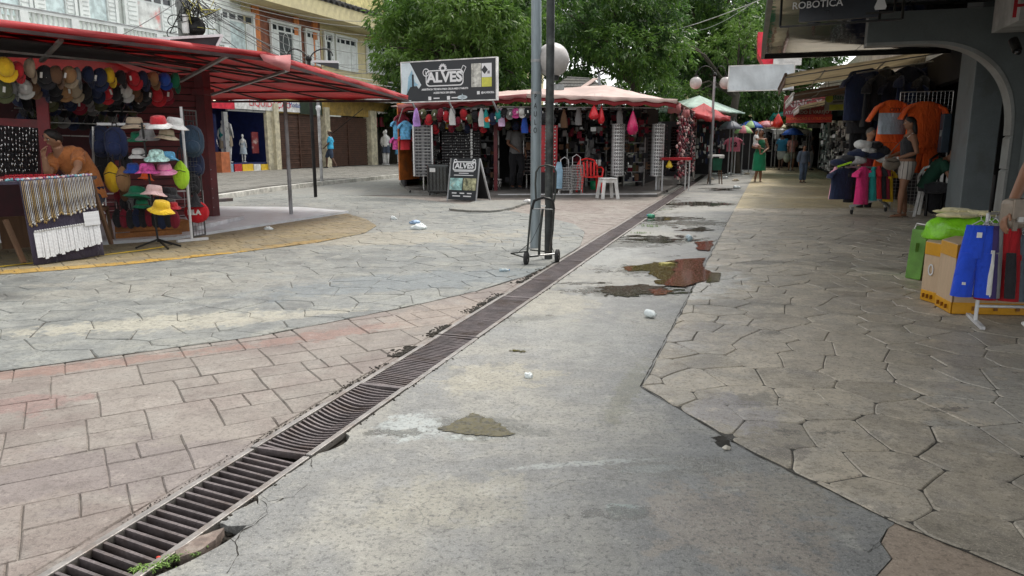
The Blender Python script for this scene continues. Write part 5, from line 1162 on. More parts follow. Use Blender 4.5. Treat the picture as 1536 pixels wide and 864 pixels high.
inflat(891, 168, 17.2, M('red_film', (.6, .02, .03), .25), 'shiny red inflatable toy under the canopy above the red chair', .12, .34); inflat(902, 172, 17.3, M('red_film', (.6, .02, .03), .25), 'long red inflatable toy right of the other red one', .08, .42)
# clothes hanging at the left end, above the far pavement
for (u, v, y, c, h, l) in [(597, 190, 19, c_sky, .5, 'sky blue shirt hanging at the left corner of the middle kiosk'), (608, 193, 18.6, c_sky, .45, 'sky blue and red kit hanging beside the orange board, upper half'), (608, 212, 18.7, c_red, .4, 'red shorts hanging under the blue kit beside the orange board'), (596, 215, 19, c_pink, .35, 'pink garment hanging low at the left corner of the kiosk'), (602, 182, 18.8, c_wine, .3, 'maroon garment hanging at the very corner of the pale canopy')]:
    shirt(P(u, v-12, y), c, l, .26, h, .3, 'hanging_shirt', 'shirt', 'shirts at the left corner of the middle kiosk', .08)
# goods on the right side of kiosk along the drain: pink and dark garlands
t = thing('garland_curtain', 'curtain of pink and maroon trinket strings at the right end of the middle kiosk', 'curtain', P(1032, 262, 21)); mb = MB(); R = RND(3)
for i in range(26):
    f = i/25; b = Vector((4.1, 18.6, 0)).lerp(Vector((5.7, 23.6, 0)), f); z = 2.1
    while z > .35: mb.k = R.randrange(4); mb.ball(b+Vector((R.uniform(-.05, .05), 0, z)), (.035, .03, R.uniform(.03, .06)), 6); z -= R.uniform(.07, .12)
mb.build('strings', [c_wine, c_rose, c_black, M('maroon_dark', (.10, .02, .03), .6)], t, kind='stuff')
RT = thing('red_counter', 'small red counter with a yellow bucket at the right end of the kiosk', 'counter', G(1012, 284, .07)); q = P(1012, 238, 18.6)
MB().box(q, (.75, .5, .06)).build('top', m_redp, RT); 
for dx in (-.33, .33):
    for dy in (-.2, .2): MB().beam(q+Vector((dx, dy, 0)), Vector((q.x+dx, q.y+dy, .07)), .03).build('leg', m_whitem, RT)
inflat(1004, 246, 18.4, M('yellow_plastic', (.7, .5, .03), .4), 'yellow plastic ball hanging by the small red counter', .09, .2)
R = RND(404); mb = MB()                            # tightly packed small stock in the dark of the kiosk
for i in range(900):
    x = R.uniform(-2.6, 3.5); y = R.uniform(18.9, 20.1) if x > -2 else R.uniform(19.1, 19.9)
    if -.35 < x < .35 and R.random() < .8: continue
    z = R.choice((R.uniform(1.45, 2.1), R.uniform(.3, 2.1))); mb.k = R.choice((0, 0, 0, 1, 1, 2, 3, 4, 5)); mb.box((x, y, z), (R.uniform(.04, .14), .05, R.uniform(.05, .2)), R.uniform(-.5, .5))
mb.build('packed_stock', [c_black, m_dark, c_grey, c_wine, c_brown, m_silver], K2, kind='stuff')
# suitcase
SU = thing('suitcase', 'black ribbed hard suitcase standing left of the A-frame sign', 'suitcase', G(657, 292)); g = G(658, 291, .05); sw = .50
mb = MB().box(g+Vector((0, 0, .36)), (sw, .26, .66)); mb.build('shell', M('glossy_black', (.03, .035, .035), .25, bmp=0, coat=.5), SU, bevel=.04)
for i in range(6): MB().beam(g+Vector((-.2+.08*i, -.135, .1)), g+Vector((-.2+.08*i, -.135, .62)), .025, .012, up=(0, 1, 0)).build('rib', m_blackm, SU)
MB().box(g+Vector((-.12, -.145, .56)), (.13, .01, .09)).build('label_plate', m_plw, SU); MB().tube([g+Vector((-.1, 0, .69)), g+Vector((-.1, 0, .76)), g+Vector((.1, 0, .76)), g+Vector((.1, 0, .69))], .01, 6).build('handle', m_blackm, SU)
for sx_ in (-.2, .2): MB().ball(g+Vector((sx_, -.05, .0)), (.02, .03, .03), 8).build('wheel', m_blackm, SU)
t = thing('potted_plant', 'small yellow-green plant in front of the black suitcase', 'plant', G(651, 292)); g = G(650, 292); mb = MB(); R = RND(2)
for i in range(26):
    a, b = R.uniform(0, 6.3), R.uniform(.1, .9); p0 = g+Vector((0, 0, .38)); p1 = p0+Vector((cos(a)*.13, sin(a)*.08, .12*b)); w_ = Vector((0, .01, .018)); mb.add([p0-w_, p0+w_, p1], [(0, 1, 2)], False)
mb.build('leaves', M('leaf_yellowgreen', (.45, .5, .06), .5), t); MB().lathe([(0, 0), (.06, 0), (.08, .34), (.07, .35)], g, 10).build('pot', m_greym, t)
o = MB().hexa([G(664, 290, .0)+Vector(q) for q in ((0, 0, 0), (.12, .02, 0), (.12, .05, 0), (0, .03, 0), (.08, .08, .14), (.2, .1, .14), (.2, .12, .14), (.08, .1, .14))]).build('card', M('pale_yellow_card', (.7, .65, .3), .6)); tag(o, 'small pale yellow card leaning at the foot of the A-frame sign', 'card')
# woven baskets / bins
BK = thing('lattice_bin', 'white and black lattice waste bin beside the dark doorway', 'bin', G(744, 281, .07)); g = G(744, 284, .07); MB().lathe([(.0, 0), (.12, 0), (.155, .26), (.15, .26), (.11, .01)], g, 16).build('bin', m_plw, BK)
for i in range(12): a = 2*pi*i/12; MB().beam(g+Vector((cos(a)*.125, sin(a)*.125, .02)), g+Vector((cos(a+.7)*.156, sin(a+.7)*.156, .24)), .014).build('lattice_strip', m_blackm, BK); MB().beam(g+Vector((cos(a)*.125, sin(a)*.125, .02)), g+Vector((cos(a-.7)*.156, sin(a-.7)*.156, .24)), .014).build('lattice_strip', m_blackm, BK)
t = thing('waste_bin', 'black bin to the left of the lattice bin', 'bin', G(730, 283, .07)); g = G(730, 285, .07); MB().lathe([(.0, 0), (.14, 0), (.17, .3), (.165, .3), (.13, .02)], g, 14).build('bin', m_blackm, t); MB().lathe([(.165, .29), (.18, .3), (.165, .31)], g, 14).build('rim', m_blackm, t)
# chrome wire carts
for (u0, u1, v0, v1, l, y) in [(838, 858, 244, 290, 'silver wire shopping cart left of its twin, with a pale blue bag inside', 17.1), (857, 875, 240, 289, 'silver wire shopping cart next to the red chair', 17.2)]:
    t = thing('wire_cart', l, 'cart', P((u0+u1)/2, v1, y)); a, b = P(u0, v1-6, y), P(u1, v0, y); w_ = b.x-a.x; z0, z1 = .16, b.z
    mb = MB()
    for dy in (0, .26):
        for i in range(8): mb.tube([Vector((a.x+w_*i/7, y+dy, z0)), Vector((a.x+w_*i/7, y+dy, z1-.12))], .004, 4)
        for j in range(10): z = z0+(z1-.12-z0)*j/9; mb.tube([Vector((a.x, y+dy, z)), Vector((b.x, y+dy, z))], .004, 4)
    for i in range(2):
        for j in range(10): z = z0+(z1-.12-z0)*j/9; mb.tube([Vector((a.x+w_*i, y, z)), Vector((a.x+w_*i, y+.26, z))], .004, 4)
    mb.build('wire_basket', m_chrome, t); xm = (a.x+b.x)/2
    MB().tube([Vector((xm-.09, y+.27, z0)), Vector((xm-.09, y+.3, z1+.06)), Vector((xm, y+.3, z1+.12)), Vector((xm+.09, y+.3, z1+.06)), Vector((xm+.09, y+.27, z0))], .012, 6).build('handle', m_chrome, t)
    for sg in (-1, 1): MB().ball(Vector((xm+sg*w_*.45, y+.2, .085)), (.018, .07, .07), 10).build('wheel', m_plw, t)
    for sg in (-1, 1): MB().tube([Vector((xm+sg*w_*.4, y, z0)), Vector((xm+sg*w_*.4, y, .02))], .01, 5).build('leg', m_chrome, t)
    if u0 < 850:
        q = Vector((a.x, y-.03, .5)); s_ = thing('plastic_sleeve', 'pale blue plastic packet hanging on the left side of the wire carts', 'packet', q); folded([(.3, 0, 0, .05, .02), (.1, 0, 0, .09, .03), (-.3, 0, 0, .08, .03)], 12, .15, 4).build('film', m_bluep, s_, local=True)
# red plastic chair
def plastic_chair(g, yaw, mat, label, name='plastic_chair'):
    t = thing(name, label, 'chair', g, yaw)
    MB().sheet([[Vector((-.23+.46*i/6, -.22+.44*j/5, .43+.02*((i-3)/3)**2)) for j in range(6)] for i in range(7)]).build('seat', mat, t, local=True, solid=.02)
    for sx_, sy_ in ((-1, -1), (1, -1), (-1, 1), (1, 1)): MB().beam(Vector((sx_*.22, sy_*.2, .43)), Vector((sx_*.26, sy_*.25, 0)), .05, .03, up=(0, 1, 0)).build('leg', mat, t, local=True, bevel=.006)
    for i in range(5): x = -.16+.08*i; MB().beam(Vector((x, .21, .45)), Vector((x*1.1, .28, .80-.04*abs(i-2)*.5)), .045, .014, up=(0, 1, 0)).build('back_slat', mat, t, local=True)
    MB().tube([Vector((-.24, .2, .43)), Vector((-.25, .27, .68)), Vector((-.17, .29, .82)), Vector((0, .3, .86)), Vector((.17, .29, .82)), Vector((.25, .27, .68)), Vector((.24, .2, .43))], .022, 8).build('back_frame', mat, t, local=True)
    for sg in (-1, 1): MB().tube([Vector((sg*.25, .25, .64)), Vector((sg*.28, .0, .66)), Vector((sg*.27, -.2, .62)), Vector((sg*.24, -.22, .43))], .02, 8, ry=.014).build('armrest', mat, t, local=True)
    return t
plastic_chair(G(884, 293, .0), .15, M('chair_red', (.85, .02, .02), .35), 'red plastic armchair behind the white stool')
STL = thing('plastic_stool', 'white plastic stool with splayed legs before the silver sunglasses column', 'stool', G(911, 298)); g = G(911, 298); s_ = .33
MB().box(g+Vector((0, 0, .445)), (s_, s_, .035), .25).build('seat', m_plw, STL, bevel=.012)
Rz = Matrix.Rotation(.25, 3, 'Z')
for sx_, sy_ in ((-1, -1), (1, -1), (-1, 1), (1, 1)): MB().beam(g+Rz@Vector((sx_*.13, sy_*.13, .43)), g+Rz@Vector((sx_*.18, sy_*.18, 0)), .075, .03, up=(0, 1, 0)).build('leg', m_plw, STL, bevel=.006)
for sy_ in (-1, 1):
    MB().beam(g+Rz@Vector((-.14, sy_*.14, .39)), g+Rz@Vector((.14, sy_*.14, .39)), .02, .06).build('apron', m_plw, STL)
    MB().beam(g+Rz@Vector((sy_*.14, -.14, .39)), g+Rz@Vector((sy_*.14, .14, .39)), .02, .06).build('apron', m_plw, STL)
o = MB().lathe([(0, 0), (.12, 0), (.14, .28), (.13, .28)], G(893, 288), 14).build('bucket', M('green_bucket', (.01, .25, .10), .4)); tag(o, 'green plastic bucket under the red chair', 'bucket')
# broken raised slab before the kiosk
pts = [G(u, v) for u, v in [(672, 316), (700, 309), (715, 304), (760, 303), (792, 303), (796, 306), (780, 310), (765, 316), (735, 320), (700, 319)]]; out = []; R = RND(6)
for i in range(len(pts)):
    a, b = pts[i], pts[(i+1) % len(pts)]
    for k in range(5): q = a.lerp(b, k/5); out.append((q.x+R.uniform(-.03, .03), q.y+R.uniform(-.03, .03)))
o = MB().prism(out, .0, .045).build('broken_slab', m_gry, bevel=.008); tag(o, 'low broken concrete slab on the paving in front of the A-frame sign', 'slab')
m = P(792, 304, G(792, 306).y); o = MB().ball(Vector((m.x, m.y, .05)), (.1, .08, .05), 8).build('cement_lump', m_plw); tag(o, 'white lump of cement on the right end of the broken slab', 'rubble')
# ---------------------------------------------------------- far stalls beyond the middle kiosk
def stall(name, label, poly, zc, edge, mat, mate, par_posts):
    t = thing(name, label, 'stall', (poly[0].x, poly[0].y, 0)); n = len(poly); c = sum(poly, Vector())/n; c.z = zc
    for i in range(n):
        mb = MB(); pan(mb, poly[i], poly[(i+1) % n], c, 5, .03); mb.build('canopy_panel', mat, t, solid=.006)
        mb = MB(); valance(mb, poly[i], poly[(i+1) % n], edge, 8); mb.build('canopy_edge', mate, t, solid=.004)
    for q in par_posts: MB().tube([Vector((q[0], q[1], 0)), Vector((q[0], q[1], 2.2))], .035, 8).build('post', m_greym, t)
    return t
m_mint = tarp('mint_tarp', (.55, .70, .62), .3); m_bluet = tarp('blue_tarp', (.05, .15, .5), .3)
stall('market_stall', 'far stall with a pale mint canopy behind the middle kiosk', [P(1020, 160, 26), P(1090, 168, 25), Vector((9.2, 30, 2.4)), Vector((5.5, 31, 2.5))], 2.95, .06, m_mint, m_mint, [(6.3, 27), (8.5, 29)])
stall('market_stall', 'far stall with a deep red canopy at the drain beyond the middle kiosk', [P(1030, 168, 23), P(1062, 176, 22.4), P(1096, 176, 25.5), Vector((6.5, 28, 2.25))], 2.5, .14, m_redt, m_redt, [(6.0, 22.6)])
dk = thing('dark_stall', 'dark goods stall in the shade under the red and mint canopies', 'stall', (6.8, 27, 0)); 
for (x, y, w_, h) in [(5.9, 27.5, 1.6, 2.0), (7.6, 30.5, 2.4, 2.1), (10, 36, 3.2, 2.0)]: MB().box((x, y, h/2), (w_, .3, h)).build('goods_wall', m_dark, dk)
R = RND(21); mb = MB()
for i in range(240):
    mb.k = R.randrange(5); x = R.uniform(5.2, 8.6); y = 27.2+(x-5.2)*.95; mb.box((x, y, R.uniform(.5, 1.95)), (R.uniform(.04, .12), .05, R.uniform(.06, .25)), R.uniform(-.3, .3))
mb.build('hanging_goods', [c_black, c_navy, c_grey, c_wine, c_white], dk, kind='stuff')
# green cooler on stand
CO = thing('cooler_box', 'green cooler box with a white lid on a thin stand beside the drain', 'cooler', G(1072, 277)); g = G(1072, 276); 
mb = MB(); w0 = .42; MB().lathe([(0, 0), (.19, 0), (.215, .36), (.2, .37), (0, .37)], g+Vector((0, 0, .42)), 4, Matrix.Rotation(pi/4+.1, 3, 'Z'), sm=False).build('body', M('cooler_green', (.01, .10, .06), .5), CO, bevel=.02)
MB().box(g+Vector((0, 0, .83)), (.40, .36, .10), .1).build('lid', m_plw, CO, bevel=.02); MB().box(g+Vector((-.05, -.19, .80)), (.18, .03, .04), .1).build('latch', m_blackm, CO)
for sx_, sy_ in ((-1, -1), (1, -1), (-1, 1), (1, 1)): MB().beam(g+Vector((sx_*.14, sy_*.12, .42)), g+Vector((sx_*.18, sy_*.15, 0)), .025).build('leg', m_wood, CO)
# umbrellas
def umbrella(c, r, mats, label, pole=2.0, ribs=8, drop=.28):
    t = thing('umbrella', label, 'umbrella', (c.x, c.y, 0)); 
    for i in range(ribs):
        mb = MB(); a0, a1 = 2*pi*i/ribs, 2*pi*(i+1)/ribs; g = []
        for k_ in range(5):
            rr = r*k_/4; z = c.z-drop*(k_/4)**2; row = []
            for j in range(4): a = a0+(a1-a0)*j/3; q = rr*(1-.06*sin(pi*j/3)); row.append(Vector((c.x+cos(a)*q, c.y+sin(a)*q, z-.02*sin(pi*j/3)*(k_/4))))
            g.append(row)
        mb.sheet(g).build('canopy_panel', mats[i % len(mats)], t, solid=.003)
    MB().tube([Vector((c.x, c.y, 0)), c+Vector((0, 0, .08))], .02, 6).build('pole', m_greym, t); return t
m_ug = tarp('umbrella_grey', (.16, .17, .2), .15); m_ub = tarp('umbrella_blue', (.03, .12, .5), .2); m_um = tarp('umbrella_lime', (.5, .75, .35), .3); m_up = tarp('umbrella_pink', (.8, .3, .35), .3); m_ur = tarp('umbrella_red', (.65, .08, .05), .3); m_ut = tarp('umbrella_tan', (.6, .55, .35), .3)
umbrella(P(1096, 181, 27), .44, [m_ug], 'grey umbrella over the pink football shirt at the far stalls')
umbrella(P(1127, 181, 31), .52, [m_ub, m_ub, m_um], 'blue umbrella with a lime segment behind the grey umbrella'); umbrella(P(1150, 181, 36), .7, [m_ur, m_up], 'red and pink umbrella beyond the blue one'); umbrella(P(1166, 184, 37), .6, [m_ut], 'tan umbrella to the right of the red and pink umbrella')
umbrella(P(1116, 188, 29), .38, [m_um, m_up], 'small lime and pink umbrella below the blue umbrella')
umbrella(P(1190, 192, 33), .5, [m_ub], 'dim blue umbrella in the shade beyond the walkway')
# pink football shirt on a stand
JS = thing('shirt_stand', 'white metal stand holding up a pink football shirt, far down the street', 'stand', G(1100, 262)); g = G(1101, 262); MB().tube([g, g+Vector((0, 0, 1.5))], .022, 8).build('pole', m_whitem, JS); MB().beam(g+Vector((-.35, 0, .02)), g+Vector((.35, 0, .02)), .06, .04).build('foot', m_whitem, JS); MB().beam(g+Vector((-.2, -.1, .02)), g+Vector((-.1, .2, .02)), .06, .04).build('foot', m_whitem, JS)
q = P(1101, 206, g.y-.08); j = shirt(q, cloth('cloth_pinkshirt', (.85, .22, .32)), 'pink football shirt with dark numbers on the white metal stand', .55, .55, 0, 'football_shirt', 'shirt', None, .2); o = text('22', .22, frame(q+Vector((0, -.09, -.28)), (1, 0, 0), (0, 0, 1)), c_black, j, ext=.01, bold=.01)
# ============================================================ RIGHT SIDE: the building over the walkway
m_gwall = M('grey_green_paint', (.135, .155, .155), .55, var=.06, dirt=.25, dcol=(.09, .10, .10)); m_gtrim = M('pale_grey_trim', (.30, .31, .30), .5, var=.05, dirt=.3)
m_gloss, N_, b_ = newmat('black_mirror_panel'); b_.inputs['Base Color'].default_value = (.02, .02, .02, 1); b_.inputs['Roughness'].default_value = .06; b_.inputs['Metallic'].default_value = .0; b_.inputs['Specular IOR Level'].default_value = .5; b_.inputs['IOR'].default_value = 1.5
tc = N_.new('ShaderNodeTexCoord'); bump(N_, b_, N_.noise(tc.outputs['Object'], .9, 3), .15, .05)
RB_ = thing('arcade_building', 'grey building on the right with a mirror black soffit over the walkway and an arch', 'building', S(10, 3.2))
def sbox(mb, s0, s1, t0, t1, z0, z1): return mb.hexa([S(a, b, z) for z in (z0, z1) for (a, b) in ((s0, t0), (s0, t1), (s1, t1), (s1, t0))])
for i in range(9):                                # soffit panels, each a separate glossy sheet
    a = -6+i*2.4; 
    for j in range(2):
        sbox(MB(), a+.006, min(15.5, a+2.394), .14+j*1.55, .14+j*1.55+1.54, 2.85, 2.87).build('soffit_panel', m_gloss, RB_)
sbox(MB(), -6, 15.52, .08, .14, 2.80, 3.10).build('fascia', m_blackm, RB_); sbox(MB(), 15.5, 15.56, .08, 3.3, 2.80, 3.10).build('fascia', m_blackm, RB_)
sbox(MB(), -6, 15.5, .16, 3.9, 2.88, 3.15).build('slab', m_gwall, RB_); sbox(MB(), -6, 15.45, 3.3, 8, 3.16, 4.6).build('upper_wall', m_gwall, RB_)  # upper wall is unseen; set back and kept low to limit its shadow
# cross beam with its haunched arch
s0, s1 = 10.55, 10.80; z0a, z1a = 2.44, 2.80
prof = [(1.3, z1a), (1.3, z0a)]
for i in range(19):
    a = radians(90-90*i/18); prof.append((1.95+1.06*cos(a)**.9, 1.30+(z0a-1.30)*sin(a)**.8))
prof += [(3.01, .9), (3.0, 0), (4.2, 0), (4.2, z1a)]
tri = tessellate_polygon([[Vector((a, b, 0)) for a, b in prof]])
def archmb(s0, s1, prof):
    n = len(prof); vs = [S(s0, a, b) for a, b in prof]+[S(s1, a, b) for a, b in prof]
    return MB().add(vs, [tuple(t) for t in tri]+[tuple(i+n for i in t[::-1]) for t in tri]+[(i, (i+1) % n, n+(i+1) % n, n+i) for i in range(n)], False)
archmb(s0, s1, prof).build('arch_wall', m_gwall, RB_)
mb = MB(); lip = prof[1:-2]                       # paler reveal that runs round the opening
for i in range(len(lip)-1):
    (a, b), (c, d_) = lip[i], lip[i+1]; mb.hexa([S(s0-.012, a, b-.0), S(s0-.012, c, d_), S(s1+.012, c, d_), S(s1+.012, a, b)]+[p_ for p_ in (S(s0-.012, a-.03*(i > 0), b-.035), S(s0-.012, c-.03, d_-.035*(i < 18)), S(s1+.012, c-.03, d_-.035*(i < 18)), S(s1+.012, a-.03*(i > 0), b-.035))])
mb.build('arch_trim', m_gtrim, RB_)
sbox(MB(), 6, 10.5, 3.1, 4.4, 0, 2.84).build('front_wall', m_gwall, RB_); 
bx = P(1516, 28, 8.4); MB().box(bx+Vector((.35, .1, .25)), (.95, .6, .62), SANG).build('bulkhead', M('pale_bulkhead', (.42, .41, .39), .5), RB_)
text('P', .34, frame(P(1531, 10, 7.95), (1, -.3, 0), (0, 0, 1)), M('red_print', (.5, .02, .03), .5), RB_); t = thing('wall_camera', 'small dark dome camera under the pale bulkhead at the right edge', 'camera', P(1523, 68, 8.6)); MB().tube([P(1520, 60, 8.6), P(1526, 76, 8.5)], .05, 10).build('housing', m_blackm, t); MB().ball(P(1527, 78, 8.48), .035, 8).build('lens', m_glass, t)
sbox(MB(), 12.54, 13.42, 3.01, 3.42, 0, 2.84).build('column', M('column_paint', (.19, .22, .23), .5, var=.06, dirt=.3), RB_, bevel=.01)
sbox(MB(), 12.50, 12.535, 3.39, 3.9, 0, 2.4).build('door_frame', m_blackm, RB_)
# the dark shops behind: shallow rooms with goods
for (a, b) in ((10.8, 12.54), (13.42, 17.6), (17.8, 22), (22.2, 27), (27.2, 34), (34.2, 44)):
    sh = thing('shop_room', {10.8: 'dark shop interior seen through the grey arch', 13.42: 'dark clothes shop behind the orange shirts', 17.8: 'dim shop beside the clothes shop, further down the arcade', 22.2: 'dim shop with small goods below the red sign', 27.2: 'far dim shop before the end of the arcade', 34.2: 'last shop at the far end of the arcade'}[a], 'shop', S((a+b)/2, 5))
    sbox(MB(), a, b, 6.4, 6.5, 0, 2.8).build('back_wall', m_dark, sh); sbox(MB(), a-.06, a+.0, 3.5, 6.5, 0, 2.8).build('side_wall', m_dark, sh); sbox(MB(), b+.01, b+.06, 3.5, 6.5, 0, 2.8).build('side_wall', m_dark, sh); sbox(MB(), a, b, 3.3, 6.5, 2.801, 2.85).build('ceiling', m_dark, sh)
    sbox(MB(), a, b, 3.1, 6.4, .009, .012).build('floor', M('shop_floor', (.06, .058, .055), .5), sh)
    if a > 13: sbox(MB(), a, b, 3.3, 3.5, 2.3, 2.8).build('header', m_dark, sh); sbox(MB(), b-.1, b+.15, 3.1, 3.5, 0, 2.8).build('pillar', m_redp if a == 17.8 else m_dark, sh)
    if a > 15: sbox(MB(), a-.2, b+.2, 3.3, 8, 2.87, 4.2).build('upper_wall', M('old_cream', (.35, .31, .24), .7, dirt=.5), sh)  # unseen upper wall, height chosen so its shadow leaves the walkway lit
# shelving seen through the arch, packets in rows
R = RND(15); t = thing('shelving', 'black shelving full of dim wrapped packets, seen through the grey arch', 'shelf', S(12.3, 4.0)); A0, A1 = P(1452, 200, 12.0), P(1515, 200, 11.2)
xd = (A1-A0); xd.z = 0; Lw = xd.length; xd.normalize(); nv = Vector((xd.y, -xd.x, 0))
A0.z = 0; MB().beam(A0+nv*-.15+Vector((0, 0, 1.2)), A1*1+nv*-.15-Vector((0, 0, A1.z-1.2)), .03, 2.4).build('back_panel', m_dark, t)
for f in (0, .40, 1.): q = A0+xd*Lw*f; MB().beam(q, q+Vector((0, 0, 2.45)), .045).build('upright', m_blackm, t)
fm = [c_grey, m_card, M('wrapped_packet', (.16, .15, .14), .15, bmp=.6, coat=.5), c_wine, M('wrapped_packet', (.16, .15, .14), .15), c_black]
for j, v in enumerate((96, 116, 138, 158, 176, 196, 212, 232, 256)):
    z = P(1480, v, 11.7).z-.18; MB().beam(A0+Vector((0, 0, z)), A0+xd*Lw+Vector((0, 0, z)), .22, .02).build('shelf_board', m_blackm, t); x = .03
    while x < Lw-.12: w_ = R.uniform(.12, .2); q = A0+xd*(x+w_/2)+nv*.03+Vector((0, 0, z+.085)); MB().ball(q, (w_*.46, .06, .07), 10).build('packet', M('pink_packet', (.35, .03, .12), .4) if j == 0 else R.choice(fm), t); x += w_+.01
FE = thing('fire_extinguisher', 'red fire extinguisher standing in the dark opening of the grey arch', 'extinguisher', G(1459, 322, .01)); q = P(1459, 300, 11.2); q.z = .12
for z0_, c in ((0, 0),): MB().lathe([(0, 0), (.085, .0), (.09, .03), (.09, .48), (.06, .56), (.025, .6), (.02, .64)], q+Vector((0, 0, .2)), 14).build('cylinder', M('extinguisher_red', (.6, .015, .015), .3), FE)
MB().beam(q+Vector((0, 0, .86)), q+Vector((.07, -.03, .92)), .03).build('handle', m_blackm, FE); MB().tube([q+Vector((.0, -.03, .84)), q+Vector((.11, -.04, .8)), q+Vector((.12, -.03, .5))], .014, 6).build('hose', m_blackm, FE); MB().box(q+Vector((0, -.092, .45)), (.10, .006, .14)).build('label_plate', m_tag, FE)
MB().box(q+Vector((0, 0, .08)), (.2, .2, .24)).build('stand', m_blackm, FE)
# hung sign OBOTICA and its frame
c = P(1259, -8, 8.6); q0, q1 = P(1200, 10, 8.75), P(1330, 10, 8.35); xd = q1-q0; xd.z = 0
SO, at3 = sign_board('hanging_sign', 'black sign with white letters OBOTICA and a white bottle emblem, hung from the soffit', c, xd, xd.length*.92, .52, .06, M('sign_black', (.012, .016, .024), .3, bmp=0, fine=0), None)
text('ROBOTICA', .105, at3(-.22, -.085, .006), m_pw, SO, bold=.001); 
flat(at3, .42, -.07, [(-.05, -.12), (.05, -.12), (.06, -.09), (.035, -.02), (.05, .06), (.04, .14), (-.04, .14), (-.05, .06), (-.035, -.02), (-.06, -.09)], m_pw, SO, 'emblem', .006)
x0, x1, zb, zt = -.60, .64, -.30, .42
for (a, b) in (((x0, zb), (x1, zb)), ((x0, zb), (x0, zt)), ((x1, zb), (x1, zt)), ((.28, -.22), (.56, -.22)), ((.56, -.22), (.56, zt)), ((.42, -.3), (.42, -.22))):
    m = at3(0, 0); MB().beam(m@Vector((*a, .0)), m@Vector((*b, .0)), .022).build('frame_bar', m_blackm, SO)
# awnings beyond the soffit
m_cream = tarp('cream_awning', (.52, .46, .35), .5); m_brown = tarp('brown_awning', (.16, .09, .06), .3)
def awning(sa_, sb_, z_in, z_out, t_out, mat, edge, label, t_in=3.3, arms=3):
    t = thing('shop_awning', label, 'awning', S((sa_+sb_)/2, 3.3, z_in)); g = []
    for i in range(9):
        f = i/8; g.append([S(sa_+(sb_-sa_)*j/8, t_in+(t_out-t_in)*f, z_in+(z_out-z_in)*f-.10*sin(pi*f)*(1-.3*cos(j*1.5))-(.10*f**6)) for j in range(9)])
    MB().sheet(g).build('canvas', mat, t, solid=.006)
    MB().tube([p_+Vector((0, 0, .01)) for p_ in g[-1]], .03, 8).build('front_bar', edge, t)
    mb = MB(); g2 = [[p_+Vector((0, 0, -.03)) for p_ in g[-1]], [p_+Vector((0, 0, -.16-.03*(j % 2))) for j, p_ in enumerate(g[-1])]]; mb.sheet(g2).build('valance', edge, t, solid=.004)
    for k in range(arms):
        j = int(8*k/(max(1, arms-1))); MB().beam(g[0][j]+Vector((0, 0, -.12)), g[-1][j]+Vector((0, 0, -.05)), .035, .02).build('arm', m_barl, t)
    for f in (3, 6): MB().tube([p_+Vector((0, 0, -.06)) for p_ in g[f]], .014, 6).build('cross_rod', m_barl, t)
    return t
awning(15.6, 19.6, 2.95, 2.60, .55, m_cream, m_brown, 'cream awning with a dark brown edge just beyond the black soffit'); awning(19.7, 24.2, 2.85, 2.5, .9, m_brown, m_plw, 'brown awning with a white edge beyond the cream awning')
awning(24.3, 28.5, 2.8, 2.4, 1.3, m_cream, m_plw, 'far cream awning with a white front bar'); awning(28.6, 34, 2.75, 2.35, .7, tarp('teal_awning', (.02, .42, .36), .5), tarp('teal_awning', (.02, .42, .36), .5), 'teal awning at the far end of the arcade')
awning(34.2, 44, 2.7, 2.3, 1.6, m_brown, m_brown, 'last brown awning of the arcade')
for (u, v0, v1, y) in [(1222, 94, 60, 15.2), (1207, 120, 88, 17)]: MB().tube([P(u, v0, y), P(u-1, v1, y)], .012, 6).build('hanging_rod', m_barl, RB_) if 0 else None
xd = (P(1190, 116, 19.7)-P(1092, 116, 20.3)); xd.z = 0
BN, at4 = sign_board('blank_banner', 'blank white light-box sign hung crosswise under the sky at the start of the awnings', P(1141, 116.5, 20), xd, xd.length, (P(1141, 98, 20)-P(1141, 136, 20)).z, .14, tarp('creased_white', (.74, .79, .82), .55), m_plw)
MB().beam(P(1165, 100, 20), S(21.2, 2.2, 2.9), .03).build('bracket', m_greym, BN)
o = thing('red_fascia', 'bright red sign box with a white lower edge above the blank white banner', 'sign', P(1150, 75, 21)); mb = MB(); q = [P(1137, 48, 21), P(1137, 80, 21), P(1146, 97, 21), P(1172, 97, 21), P(1172, 48, 21)]; bkk = Vector((.3, 1.0, 0))*1.2
mb.add(q+[p_+bkk for p_ in q], [(4, 3, 2, 1, 0), (5, 6, 7, 8, 9), (0, 1, 6, 5), (1, 2, 7, 6), (2, 3, 8, 7), (3, 4, 9, 8), (4, 0, 5, 9)], False).build('panel', M('bright_red_sign', (.75, .03, .06), .35), o); MB().beam(P(1160, 92, 20.9), P(1202, 92, 20.9), .03, .20, up=(0, 0, 1)).build('white_panel', m_plw, o)
# hanging signs in the arcade
xd = P(1246, 160, 25.2)-P(1174, 160, 26); xd.z = 0
XS, at5 = sign_board('shop_sign', 'dark red sign reading XING YA in grey letters hanging under the awnings', P(1211, 158, 25.6), xd, xd.length, .68, .08, M('sign_darkred', (.17, .014, .02), .5, bmp=0), None)
text('XING YA', .34, at5(.0, .06, .006), M('letter_grey', (.34, .30, .30), .5, bmp=0), XS, bold=.008); text('ATACADO E VAREJO', .15, at5(.0, -.23, .006), M('letter_grey', (.34, .30, .30), .5), XS, bold=.003)
X2, at6 = sign_board('shop_sign', 'narrow red banner with small orange lettering under the XING YA sign', P(1213, 178, 25.5), xd, xd.length*.95, .26, .05, M('sign_red2', (.40, .015, .015), .5, bmp=0), None); text('PROMOÇÃO E UTILIDADES', .12, at6(0, 0, .006), M('letter_orange', (.75, .2, .03), .5), X2)
xd = P(1286, 150, 21.6)-P(1236, 150, 22.2); xd.z = 0
